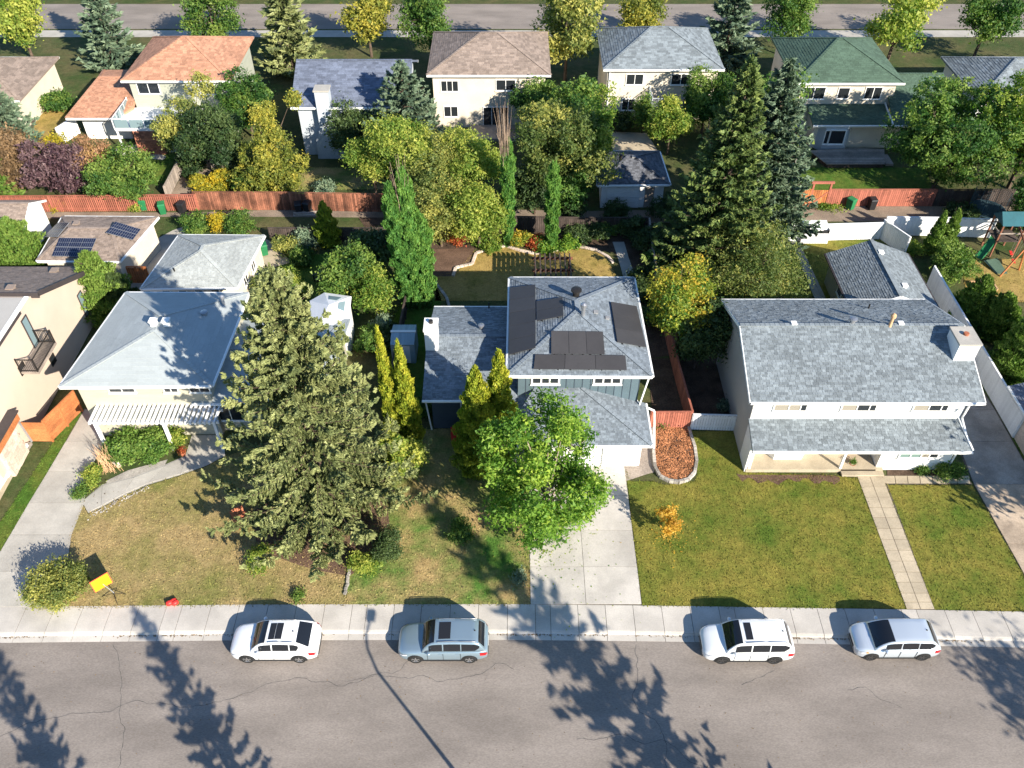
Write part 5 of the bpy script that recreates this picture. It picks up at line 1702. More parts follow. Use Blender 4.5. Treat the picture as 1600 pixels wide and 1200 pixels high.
bush(408, 880, 0.8, 0.9, 'leaf_lime', 'yellow green low bush left of the spruce base', 39, 1500, 0.075, 0.4)
bush(467, 933, 0.35, 0.35, 'leaf_green', 'small green weed clump on the dry lawn near the pavement', 40, 500, 0.06, 0.7)
bush(720, 835, 0.9, 0.8, 'leaf_green', 'low green shrub in the shade left of the driveway tree', 41, 1600, 0.08, 0.5)
bush(812, 905, 0.35, 0.5, 'leaf_spruce_blue', 'grey green tuft beside the driveway edge', 42, 500, 0.07, 0.6)
bush(1478, 738, 0.85, 0.85, 'leaf_green', 'grey green shrub at the right corner of the white house', 43, 2200, 0.07, 0.7)
bush(1440, 738, 0.45, 0.4, 'leaf_green', 'small green plant under the bay window of the white house', 44, 700, 0.06, 0.6)
bush(1035, 662, 0.6, 0.6, 'leaf_green', 'green plant at the top end of the mulched bed', 45, 800, 0.07, 0.6)
bush(1050, 660, 0.55, 0.55, 'leaf_purple', 'dark wiry plant by the red fence above the mulched bed', 46, 600, 0.07, 0.4)
bush(1130, 640, 0.5, 0.6, 'leaf_spruce_blue', 'pale shrub in the shade of the left gable wall of the white house', 47, 800, 0.07, 0.4)
bush(1608, 665, 1.1, 2.0, 'leaf_ash', 'leafy green bush at the right edge by the white fence', 48, 3000, 0.09, 0.5)
bush(665, 640, 1.0, 0.8, 'leaf_green', 'low shaded shrubs beside the left wing of the main house', 49, 1800, 0.08, 0.4)
# dry ornamental canes by the driveway
cn = thing('ornamental_grass', 'dry straw coloured canes leaning over the left driveway', 'grass clump', P(172, 735))
rg = np.random.default_rng(3)
o_ = P(172, 735)
for i in range(40):
    a = rg.normal(2.3, 0.28)
    l_ = rg.uniform(0.9, 2.0)
    e = (o_.x + math.cos(a) * l_ * 0.55, o_.y + math.sin(a) * l_ * 0.45, l_ * 0.85)
    s_ = (o_.x + rg.normal(0, 0.35), o_.y + rg.normal(0, 0.2), 0)
    MB().tube([s_, ((s_[0] + e[0]) / 2, (s_[1] + e[1]) / 2, e[2] * 0.6), e], [0.014, 0.012, 0.007], 4).build('cane', 'wood_tan', cn)

# ---------------------------------------------------------------- between and behind the houses
def tree(px, py, ty, Rx, lm, label, seed, kind='dec', name='tree', bark='bark', z0=None, lean=(0, 0), dx=0, H=None, **k):
    p = P(px, py)
    H = H or HT(px, py, ty)
    if kind == 'dec':
        m = deciduous(seed, H, Rx, z0, **k)
    elif kind == 'spruce':
        m = spruce(seed, H, Rx, **k)
    else:
        m = column(seed, H, Rx, **k)
    return place(name, label, 'tree', m, (p.x + dx, p.y), lm, bark, lean=lean)
D1 = dict(n_clump=560, per=16, leaf=0.135, spread=0.2, lobes=13, twigs=50, lsc=0.9, hollow=0.7)
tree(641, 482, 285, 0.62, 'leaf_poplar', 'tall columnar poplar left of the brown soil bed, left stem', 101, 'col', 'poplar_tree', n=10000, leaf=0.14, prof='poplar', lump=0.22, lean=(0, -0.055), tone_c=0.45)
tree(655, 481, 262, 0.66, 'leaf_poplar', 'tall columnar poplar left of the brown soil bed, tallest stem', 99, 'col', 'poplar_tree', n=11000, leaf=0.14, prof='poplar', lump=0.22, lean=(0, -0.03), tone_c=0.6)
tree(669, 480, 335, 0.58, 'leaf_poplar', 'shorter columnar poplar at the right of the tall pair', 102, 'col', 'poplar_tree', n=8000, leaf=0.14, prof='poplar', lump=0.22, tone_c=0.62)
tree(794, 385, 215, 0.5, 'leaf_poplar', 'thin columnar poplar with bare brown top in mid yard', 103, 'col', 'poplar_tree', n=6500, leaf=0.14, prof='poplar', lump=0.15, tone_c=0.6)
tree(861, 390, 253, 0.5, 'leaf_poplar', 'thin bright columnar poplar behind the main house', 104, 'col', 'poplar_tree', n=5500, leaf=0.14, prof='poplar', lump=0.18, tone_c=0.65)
tree(395, 215, 105, 2.8, 'leaf_green', 'green tree between the sage green house and the golden tree', 190, z0=1.0, tone_c=0.4, **D1)
tree(600, 190, 95, 2.8, 'leaf_dark', 'dark green tree between blue house and cream house', 191, z0=0.8, tone_c=0.6, **D1)
tree(1095, 215, 105, 3.0, 'leaf_green', 'green tree behind the great spruce near the beige house', 192, z0=1.0, tone_c=0.45, **D1)
tree(835, 215, 120, 2.6, 'leaf_green', 'green tree at the right corner of the cream house', 193, z0=0.8, tone_c=0.4, **D1)
# bare brown tops of the two tall poplars
for (px, py, ty, base, ln, lab) in ((652, 479, 238, 9.0, 4.8, 'bare brown twigs rising above the tall columnar poplar'), (794, 386, 150, 8.5, 5.0, 'bare brown twigs rising above the thin poplar in mid yard')):
    p = P(px, py)
    r_ = thing('dead_poplar', lab, 'tree', (p.x, p.y - 0.15, 0))
    mb = MB()
    rg = np.random.default_rng(px)
    zt = HT(px, py, ty)
    for i in range(48):
        s0 = base * rg.uniform(0.86, 1.15)
        e = zt * rg.uniform(0.75, 1.0)
        a = rg.uniform(0, 6.28)
        rr = rg.uniform(0.1, 0.75)
        mb.tube([(p.x - 0.3 + rr * 0.5 * math.cos(a), p.y - 0.15 + rr * 0.5 * math.sin(a), s0), (p.x - 0.1 + rr * 0.7 * math.cos(a) - 0.2, p.y - 0.15 + rr * 0.7 * math.sin(a), (s0 + e) / 2), (p.x + rr * math.cos(a) - 0.35, p.y - 0.15 + rr * math.sin(a), e)], [0.022, 0.016, 0.006], 4, caps=False)
    mb.build('twigs', 'dead_twig', r_, stuff=True)
    MB().tube([(p.x, p.y + 0.2, 0), (p.x - 0.2, p.y + 0.1, base), (p.x - 0.35, p.y - 0.1, zt * 0.9)], [0.12, 0.07, 0.02], 6).build('trunk', 'bark_pale', r_)
D2 = dict(D1, spread=0.27, leaf=0.115, per=20)
tree(640, 330, 188, 3.7, 'leaf_lime', 'yellow green tree topping the cluster behind the poplar', 105, z0=4.5, tone_c=0.42, **D2)
tree(590, 325, 215, 2.0, 'leaf_lime', 'smaller yellow green tree at the left of the cluster', 106, z0=3.0, tone_c=0.4, **D2)
tree(700, 345, 205, 3.8, 'leaf_olive', 'broad olive yellow tree in the middle of the cluster', 107, z0=2.2, tone_c=0.55, **D2)
tree(745, 345, 203, 3.1, 'leaf_lime', 'yellow green tree at the right of the cluster by the thin poplar', 108, z0=3.5, tone_c=0.35, **D2)
tree(690, 385, 285, 2.6, 'leaf_olive', 'pale olive willow above the brown soil bed', 109, z0=0.8, tone_c=0.45, **D2)
tree(748, 388, 280, 2.5, 'leaf_lime', 'fluffy lime willow at the edge of the golden back lawn', 110, z0=0.5, tone_c=0.35, **D2)
tree(712, 372, 300, 1.6, 'leaf_brown', 'thin grey brown tree between the two willows', 111, z0=0.8, tone_c=0.35, n_clump=200, per=10, leaf=0.11, twigs=120)
tree(430, 300, 148, 3.2, 'leaf_gold', 'large golden pyramidal tree by the lane fence', 112, z0=0.8, shape='cone', n_clump=1300, per=13, leaf=0.13, spread=0.17, lobes=26, tone_c=0.45, patch=0.15, lsc=0.85)
tree(316, 268, 150, 3.1, 'leaf_olive', 'olive tree beside the white deck', 113, z0=1.5, tone_c=0.4, **D1)
tree(354, 288, 160, 3.0, 'leaf_dark', 'dark tree left of the golden one', 114, z0=0.8, tone_c=0.5, **D1)
tree(105, 308, 222, 3.4, 'leaf_purple', 'large purple leaved plum tree by the red lane fence', 115, z0=0.6, tone_c=0.5, **D1)
tree(40, 300, 200, 3.0, 'leaf_brown', 'dusky brown tree left of the purple plum', 116, z0=0.6, tone_c=0.4, **D1)
tree(208, 316, 232, 3.0, 'leaf_green', 'dense green apple tree behind the red lane fence', 117, z0=0.5, tone_c=0.6, **D1)
tree(160, 290, 205, 1.7, 'leaf_pink', 'salmon pink leaved tree between plum and apple tree', 118, z0=0.6, tone_c=0.4, n_clump=330, per=12, leaf=0.12)
tree(182, 285, 235, 1.2, 'leaf_yellow', 'small yellow tree beside the pink one', 119, z0=0.4, tone_c=0.4, n_clump=220, per=12, leaf=0.12)
tree(92, 250, 214, 1.3, 'leaf_yellow', 'yellow shrub like tree above the purple plum', 120, z0=0.4, tone_c=0.5, n_clump=220, per=12, leaf=0.12)
tree(10, 320, 225, 2.2, 'leaf_cedar', 'green conifer at the left edge of the lane', 121, 'spruce', dens=1.3, leaf=0.16, droop=0.2)
tree(22, 235, 120, 3.4, 'leaf_spruce_blue', 'blue spruce at the upper left corner', 122, 'spruce', dens=1.2, leaf=0.17)
tree(95, 172, 148, 1.8, 'leaf_green', 'round green shrub tree behind the salmon roof', 123, z0=0.3, n_clump=200, per=12, leaf=0.15)
tree(640, 258, 95, 5.0, 'leaf_spruce_blue', 'blue green spruce behind the yellow green cluster', 124, 'spruce', dens=1.5, leaf=0.16, z0=1.0)
tree(563, 250, 158, 3.2, 'leaf_dark', 'dark evergreen shrub tree against the pale blue house', 125, z0=0.4, **D1)
tree(868, 320, 135, 4.3, 'leaf_olive', 'tall olive tree right of the thin bare poplar', 126, z0=1.5, tone_c=0.2, n_clump=1000, per=14, leaf=0.14, spread=0.21, lobes=18, lsc=0.85, hollow=0.7)
tree(915, 312, 150, 1.9, 'leaf_lime', 'bright green and yellow tree beside the black garage', 127, z0=1.5, tone_c=0.35, **D1)
tree(893, 335, 240, 2.1, 'leaf_green', 'dark leafy tree in front of the black garage', 128, z0=0.5, tone_c=0.3, **D1)
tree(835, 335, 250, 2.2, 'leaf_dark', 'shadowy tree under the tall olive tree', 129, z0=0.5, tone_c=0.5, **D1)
tree(1042, 242, 158, 2.1, 'leaf_lime', 'bright lime tree behind the black garage', 130, z0=0.8, tone_c=0.25, **D1)
tree(1003, 208, 148, 0.9, 'leaf_green', 'narrow green hedge tree at the beige house', 131, z0=0.3, n_clump=160, per=12, leaf=0.14)
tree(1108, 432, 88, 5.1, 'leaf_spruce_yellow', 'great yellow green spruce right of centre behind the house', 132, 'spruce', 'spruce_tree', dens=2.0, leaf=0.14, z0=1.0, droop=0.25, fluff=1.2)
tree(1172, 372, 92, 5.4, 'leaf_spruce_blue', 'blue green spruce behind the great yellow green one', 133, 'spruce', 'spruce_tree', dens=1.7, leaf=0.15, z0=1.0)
tree(1080, 392, 240, 2.8, 'leaf_spruce_blue', 'small added spruce toned dark for the shaded left side of the great one', 143, 'spruce', 'spruce_tree', dens=1.3, leaf=0.16, z0=0.6, tone_c=0.25)  # added tree, its dark tone stands for the great spruce's shaded side
tree(1170, 478, 368, 4.3, 'leaf_olive', 'broad olive brown tree behind the white house', 134, z0=0.6, tone_c=0.22, patch=0.12, n_clump=1100, per=13, leaf=0.10, spread=0.28, lobes=14, twigs=160)
tree(1052, 560, 398, 2.3, 'leaf_turning', 'tree turning yellow and orange beside the main house', 135, z0=2.2, tone_c=0.5, patch=0.2, tone_v=0.22, n_clump=640, per=14, leaf=0.12, spread=0.24, lobes=12)
tree(1085, 575, 478, 2.4, 'leaf_dark', 'dark pine foliage between main house and the white house gable', 136, z0=0.8, tone_c=0.5, **D1)
tree(1455, 300, 128, 5.8, 'leaf_green', 'big dark green tree at the upper right', 137, z0=1.5, tone_c=0.4, n_clump=1700, per=14, leaf=0.15, spread=0.22, lobes=24, lsc=0.85, hollow=0.7)
tree(1575, 295, 112, 5.4, 'leaf_lime', 'big yellow green tree at the upper right corner', 138, z0=1.5, tone_c=0.18, n_clump=1400, per=14, leaf=0.15, spread=0.22, lobes=22, lsc=0.85, hollow=0.7)
tree(1592, 372, 268, 2.6, 'leaf_green', 'leafy green tree over the play tower', 139, z0=2.6, tone_c=0.4, **D1)
tree(1452, 395, 330, 0.55, 'leaf_cedar', 'pointed cedar by the blue shaded fence, left of the pair', 140, 'col', 'cedar', n=5000, leaf=0.13, tone_c=0.6)
tree(1472, 394, 326, 0.6, 'leaf_cedar', 'pointed cedar by the blue shaded fence, right of the pair', 141, 'col', 'cedar', n=5000, leaf=0.13, tone_c=0.75)
bush(1478, 432, 2.1, 2.6, 'leaf_green', 'large round green shrub beside the gable roofed garage', 142, 6500, 0.10, 0.55, lobes=12)
tree(1512, 500, 430, 1.3, 'leaf_cedar', 'green cedar behind the chimney of the white house', 144, 'col', 'cedar', n=7000, leaf=0.13, tone_c=0.45)
tree(1548, 520, 458, 1.4, 'leaf_cedar', 'broad green cedar in the row behind the white side fence', 145, 'col', 'cedar', n=8000, leaf=0.13, tone_c=0.55)
tree(1572, 590, 470, 1.3, 'leaf_cedar', 'bright green cedar at the right edge behind the white fence', 146, 'col', 'cedar', n=9000, leaf=0.13, tone_c=0.6)
tree(1605, 570, 445, 1.5, 'leaf_cedar', 'rightmost green cedar cut by the picture edge', 147, 'col', 'cedar', n=7000, leaf=0.13, tone_c=0.5)
tree(172, 488, 392, 1.7, 'leaf_cedar', 'dense green cedar between stucco house and pale roof', 148, 'col', 'cedar', n=13000, leaf=0.13, tone_c=0.65, lump=0.25)
tree(195, 488, 425, 1.3, 'leaf_dark', 'darker cedar in the shade beside the pale roof', 149, 'col', 'cedar', n=7000, leaf=0.13, tone_c=0.6)
tree(48, 428, 340, 1.9, 'leaf_cedar', 'green cedar between the small white garage and stucco house', 150, 'col', 'cedar', n=12000, leaf=0.14, tone_c=0.55, lump=0.25)
tree(8, 425, 372, 1.5, 'leaf_cedar', 'green cedar at the left edge below the small white garage', 151, 'col', 'cedar', n=8000, leaf=0.14, tone_c=0.5, lump=0.25)
tree(515, 382, 314, 0.9, 'leaf_cedar_gold', 'pointed golden green cedar by the dark lane fence', 152, 'col', 'cedar', n=6000, leaf=0.13, tone_c=0.35, side=0.25)
tree(560, 478, 385, 2.3, 'leaf_green', 'leafy green tree in the shaded yard left of the poplars', 153, z0=0.6, tone_c=0.55, **D1)
tree(590, 500, 425, 1.7, 'leaf_lime', 'yellow green small tree below the poplars', 154, z0=0.4, tone_c=0.25, n_clump=330, per=13, leaf=0.12)
tree(585, 430, 360, 2.0, 'leaf_dark', 'dark leafy tree in shade beside the tall poplar', 155, z0=0.5, **D1)
bush(580, 398, 1.0, 1.5, 'leaf_yellow', 'yellow bush in the shaded yard near the poplars', 156, 1800, 0.10, 0.35)
bush(462, 458, 1.5, 2.2, 'leaf_lime', 'lime shrub behind the top of the big spruce', 157, 3200, 0.10, 0.3)
bush(425, 462, 1.5, 2.4, 'leaf_olive', 'olive shrub beside the silver roofed garage', 158, 3200, 0.10, 0.45)
bush(485, 385, 1.3, 1.5, 'leaf_spruce_blue', 'grey green shrub below the dark lane fence', 159, 2400, 0.11, 0.4)
bush(598, 522, 1.1, 1.5, 'leaf_spruce_blue', 'silvery shrub beside the golden cedars', 160, 2400, 0.10, 0.8)
bush(308, 365, 1.3, 2.0, 'leaf_green', 'green shrub behind the silver roofed garage, left', 161, 2800, 0.10, 0.5)
bush(345, 364, 0.8, 1.7, 'leaf_yellow', 'yellow shrub behind the silver roofed garage, middle', 162, 1600, 0.10, 0.5)
bush(378, 366, 1.4, 2.4, 'leaf_green', 'green shrub behind the silver roofed garage, right', 163, 3000, 0.10, 0.6)
bush(322, 300, 1.4, 1.9, 'leaf_yellow', 'yellow bush behind the lane fence near the gravel pen', 164, 2400, 0.12, 0.35)
bush(350, 296, 1.1, 1.8, 'leaf_yellow', 'second yellow bush against the red brown fence', 165, 1800, 0.12, 0.25)
bush(92, 327, 0.7, 0.7, 'leaf_yellow', 'small yellow weed at the foot of the red lane fence', 166, 600, 0.10, 0.4)
bush(215, 329, 0.8, 0.8, 'leaf_lime', 'lime weed by the bins at the lane fence', 167, 700, 0.10, 0.5)
bush(508, 302, 1.0, 1.2, 'leaf_spruce_blue', 'pale green shrub in the dark yard of the blue house', 168, 1200, 0.12, 0.6)
bush(810, 383, 1.0, 1.2, 'leaf_turning', 'orange and green shrub at the back lawn border', 169, 1800, 0.09, 0.6)
bush(838, 385, 1.1, 1.0, 'leaf_redleaf', 'russet shrub between the two thin poplars', 170, 1600, 0.09, 0.6)
bush(852, 388, 1.2, 0.9, 'leaf_ash', 'bright green perennials at the foot of the thin poplar', 171, 2200, 0.10, 0.4)
bush(888, 386, 1.0, 0.8, 'leaf_ash', 'green leafy plants right of the thin poplar', 172, 1800, 0.10, 0.4)
bush(712, 378, 1.2, 1.0, 'leaf_redleaf', 'red orange bush behind the brown soil bed', 173, 1800, 0.09, 0.5)
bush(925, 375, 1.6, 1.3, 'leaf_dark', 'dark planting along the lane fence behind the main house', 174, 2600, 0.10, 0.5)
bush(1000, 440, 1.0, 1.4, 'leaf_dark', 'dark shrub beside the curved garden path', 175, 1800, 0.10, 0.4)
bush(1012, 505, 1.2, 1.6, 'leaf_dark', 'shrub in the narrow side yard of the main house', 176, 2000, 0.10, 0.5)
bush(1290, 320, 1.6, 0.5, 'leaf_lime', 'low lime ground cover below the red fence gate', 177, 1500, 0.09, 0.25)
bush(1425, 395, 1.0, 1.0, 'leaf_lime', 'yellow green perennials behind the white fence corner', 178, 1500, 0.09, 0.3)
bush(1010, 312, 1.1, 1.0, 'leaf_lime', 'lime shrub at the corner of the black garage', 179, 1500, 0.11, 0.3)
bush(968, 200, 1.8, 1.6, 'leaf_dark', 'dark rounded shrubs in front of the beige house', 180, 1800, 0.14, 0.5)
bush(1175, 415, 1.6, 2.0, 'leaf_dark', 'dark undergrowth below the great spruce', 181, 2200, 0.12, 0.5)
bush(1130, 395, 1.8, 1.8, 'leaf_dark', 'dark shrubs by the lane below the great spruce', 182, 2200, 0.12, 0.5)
bush(645, 415, 1.2, 1.0, 'leaf_lime', 'yellow weeds along the edge of the brown soil bed', 183, 1200, 0.10, 0.2)
bush(765, 385, 1.4, 1.0, 'leaf_lime', 'lime green border plants along the golden lawn', 184, 1800, 0.10, 0.3)

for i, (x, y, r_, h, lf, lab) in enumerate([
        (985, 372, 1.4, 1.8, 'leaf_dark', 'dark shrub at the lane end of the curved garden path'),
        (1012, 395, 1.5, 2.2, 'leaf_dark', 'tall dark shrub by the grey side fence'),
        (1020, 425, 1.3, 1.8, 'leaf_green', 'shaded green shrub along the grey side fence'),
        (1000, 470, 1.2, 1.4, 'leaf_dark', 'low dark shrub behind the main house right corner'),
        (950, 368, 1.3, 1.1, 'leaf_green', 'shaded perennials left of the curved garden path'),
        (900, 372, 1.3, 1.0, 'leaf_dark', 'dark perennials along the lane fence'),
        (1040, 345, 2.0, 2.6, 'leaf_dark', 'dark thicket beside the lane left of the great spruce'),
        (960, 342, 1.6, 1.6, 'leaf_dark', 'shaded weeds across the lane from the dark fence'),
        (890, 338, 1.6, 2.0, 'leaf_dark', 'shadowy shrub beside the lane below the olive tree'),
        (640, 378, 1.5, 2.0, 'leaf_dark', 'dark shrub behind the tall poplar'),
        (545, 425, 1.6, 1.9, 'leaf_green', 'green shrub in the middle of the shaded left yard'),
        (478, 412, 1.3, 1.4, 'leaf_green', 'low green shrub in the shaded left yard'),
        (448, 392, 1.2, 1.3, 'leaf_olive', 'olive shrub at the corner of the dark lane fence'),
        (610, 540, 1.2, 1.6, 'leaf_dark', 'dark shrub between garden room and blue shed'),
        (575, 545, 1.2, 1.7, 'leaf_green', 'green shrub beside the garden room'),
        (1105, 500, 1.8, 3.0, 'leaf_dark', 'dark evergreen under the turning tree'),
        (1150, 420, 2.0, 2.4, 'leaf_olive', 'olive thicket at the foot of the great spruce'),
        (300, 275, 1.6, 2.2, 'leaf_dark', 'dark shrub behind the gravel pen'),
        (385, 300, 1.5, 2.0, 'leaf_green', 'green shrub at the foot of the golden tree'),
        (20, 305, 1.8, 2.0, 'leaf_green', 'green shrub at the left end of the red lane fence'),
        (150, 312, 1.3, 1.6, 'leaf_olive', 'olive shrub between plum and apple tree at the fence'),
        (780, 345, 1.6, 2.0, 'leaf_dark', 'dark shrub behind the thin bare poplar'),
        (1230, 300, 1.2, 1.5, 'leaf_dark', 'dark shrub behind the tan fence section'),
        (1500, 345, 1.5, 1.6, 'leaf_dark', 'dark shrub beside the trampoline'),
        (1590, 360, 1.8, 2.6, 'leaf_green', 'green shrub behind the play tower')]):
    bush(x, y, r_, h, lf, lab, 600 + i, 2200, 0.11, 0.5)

# ---------------------------------------------------------------- beyond the houses: trees of the next street
far_specs = [(-54, 95, 9, 3.6, 'leaf_lime', 'dec'), (-44, 93, 11, 3.4, 'leaf_spruce_blue', 'spruce'), (-33, 95.5, 8, 3.2, 'leaf_green', 'dec'), (-24, 92, 12, 3.6, 'leaf_spruce', 'spruce'),
             (-16, 96, 8.5, 3.4, 'leaf_gold', 'dec'), (-9, 94, 8, 3.0, 'leaf_green', 'dec'), (5.8, 90, 10, 3.4, 'leaf_olive', 'dec'), (14, 97, 8, 3.2, 'leaf_gold', 'dec'), (23.5, 93, 12, 3.4, 'leaf_spruce_blue', 'spruce'),
             (31, 96, 8, 3.4, 'leaf_green', 'dec'), (41.5, 93, 10, 3.6, 'leaf_lime', 'dec'), (52, 95, 9, 3.6, 'leaf_green', 'dec'), (62, 84, 10, 3.8, 'leaf_olive', 'dec'),
             (-46, 116, 8, 3.4, 'leaf_green', 'dec'), (-34.5, 117, 9, 3.4, 'leaf_gold', 'dec'), (-12.5, 117, 9, 3.4, 'leaf_olive', 'dec'), (8, 117, 8, 3.2, 'leaf_green', 'dec'), (30, 117, 10, 3.4, 'leaf_spruce', 'spruce'), (52, 117, 9, 3.4, 'leaf_lime', 'dec'),
             (-64, 70, 9, 3.4, 'leaf_green', 'dec'), (-50, 72, 8, 3.2, 'leaf_olive', 'dec'), (5.5, 72.5, 8, 2.6, 'leaf_green', 'dec'), (22.5, 70, 9, 2.8, 'leaf_green', 'dec')]
words = {'leaf_lime': 'yellow green', 'leaf_green': 'green', 'leaf_gold': 'golden', 'leaf_olive': 'olive', 'leaf_spruce': 'grey green', 'leaf_spruce_blue': 'blue green'}
spots = ['at the far upper left', 'behind the salmon roofed house, left', 'behind the salmon roofed house, right', 'left of the blue house ridge', 'behind the blue house', 'between blue house and cream house', 'between cream house and beige house', 'behind the beige house', 'between beige house and green roofed house', 'behind the green roofed house', 'right of the green roofed house', 'behind the white bungalow', 'at the far upper right edge',
         'on the far side of the next street, leftmost', 'on the far side of the next street, second from left', 'on the far side of the next street, left of middle', 'on the far side of the next street, right of middle', 'on the far side of the next street, second from right', 'on the far side of the next street, rightmost',
         'outside the lane at the far left', 'left of the salmon roofed house', 'behind the lane under the cream house', 'beside the great blue spruce across the lane']
far_dec = [deciduous(300 + i, 9, 3.4, 1.6, n_clump=420, per=12, leaf=0.20, spread=0.36, lobes=12, twigs=30) for i in range(4)]
far_spr = [spruce(310 + i, 11, 3.4, dens=0.5, leaf=0.30, step=0.6) for i in range(2)]
for i, ((x, y, h, r_, lf, kd), sp) in enumerate(zip(far_specs, spots)):
    m = far_dec[i % 4] if kd == 'dec' else far_spr[i % 2]
    place('street_tree' if kd == 'dec' else 'spruce_tree', '%s %s %s' % (words[lf], 'leafy tree' if kd == 'dec' else 'spruce', sp), 'tree', m, (x, y), lf, rz=i * 1.3, scale=h / (9 if kd == 'dec' else 11), group='trees of the next street')

# trees across the street and to the right: out of view, seen by the shadows they throw on road, lawn and drive
opp = spruce(400, 17.5, 4.2, dens=0.42, leaf=0.24, step=0.85, gaps=0.4)
place('spruce_tree', 'tall spruce across the street whose shadow crosses road and driveway', 'tree', opp, (15.2, 8.0), 'leaf_spruce')
place('spruce_tree', 'spruce across the street whose shadow falls left of the white coupe', 'tree', opp, (-6.4, 8.2), 'leaf_spruce', rz=2.0, scale=0.66)
place('spruce_tree', 'spruce across the street whose shadow falls at the lower left', 'tree', opp, (-14.0, 7.0), 'leaf_spruce', rz=1.0, scale=0.62)
wide = deciduous(401, 11, 3.8, 2.2, n_clump=520, per=11, leaf=0.22, spread=0.4, lobes=10, twigs=150)
place('street_tree', 'thin leafy tree across the street shading the right end of the pavement', 'tree', wide, (39, 7.5), 'leaf_green', rz=0.5)
place('street_tree', 'leafy tree right of the picture shading the stained driveway', 'tree', wide, (36.3, 28.8), 'leaf_green', rz=2.5, scale=1.05)
place('street_tree', 'leafy tree right of the picture near the white fence end', 'tree', wide, (41.5, 23.5), 'leaf_green', rz=4.0, scale=0.95)
# ================================================================== parked cars
paint_mat('paint_white_car', (0.78, 0.79, 0.80), 0.0, 0.25)
paint_mat('paint_pearl', (0.72, 0.74, 0.75), 0.0, 0.25)
paint_mat('paint_icyblue', (0.30, 0.40, 0.47), 0.55, 0.30)
paint_mat('paint_silver', (0.60, 0.66, 0.72), 0.45, 0.28)
glass_mat('car_glass', (0.012, 0.014, 0.018), 0.03)
glass_mat('sunroof_glass', (0.02, 0.02, 0.022), 0.12)
glass_mat('lamp_clear', (0.55, 0.58, 0.62), 0.08)
glass_mat('lamp_red', (0.42, 0.012, 0.015), 0.12)
glass_mat('lamp_amber', (0.75, 0.32, 0.03), 0.15)
mat('alloy', (0.52, 0.52, 0.53), 0.3, 0.05, metallic=0.85, pos=False)
mat('alloy_dark', (0.12, 0.12, 0.125), 0.35, 0.05, metallic=0.8, pos=False)
mat('trim_black', (0.018, 0.018, 0.019), 0.55, 0.05, pos=False)
mat('interior', (0.05, 0.045, 0.04), 0.8, 0.2, pos=False)

def interp(tab, x):
    xs = [t[0] for t in tab]
    return [float(np.interp(x, xs, [t[i] for t in tab])) for i in range(1, len(tab[0]))]

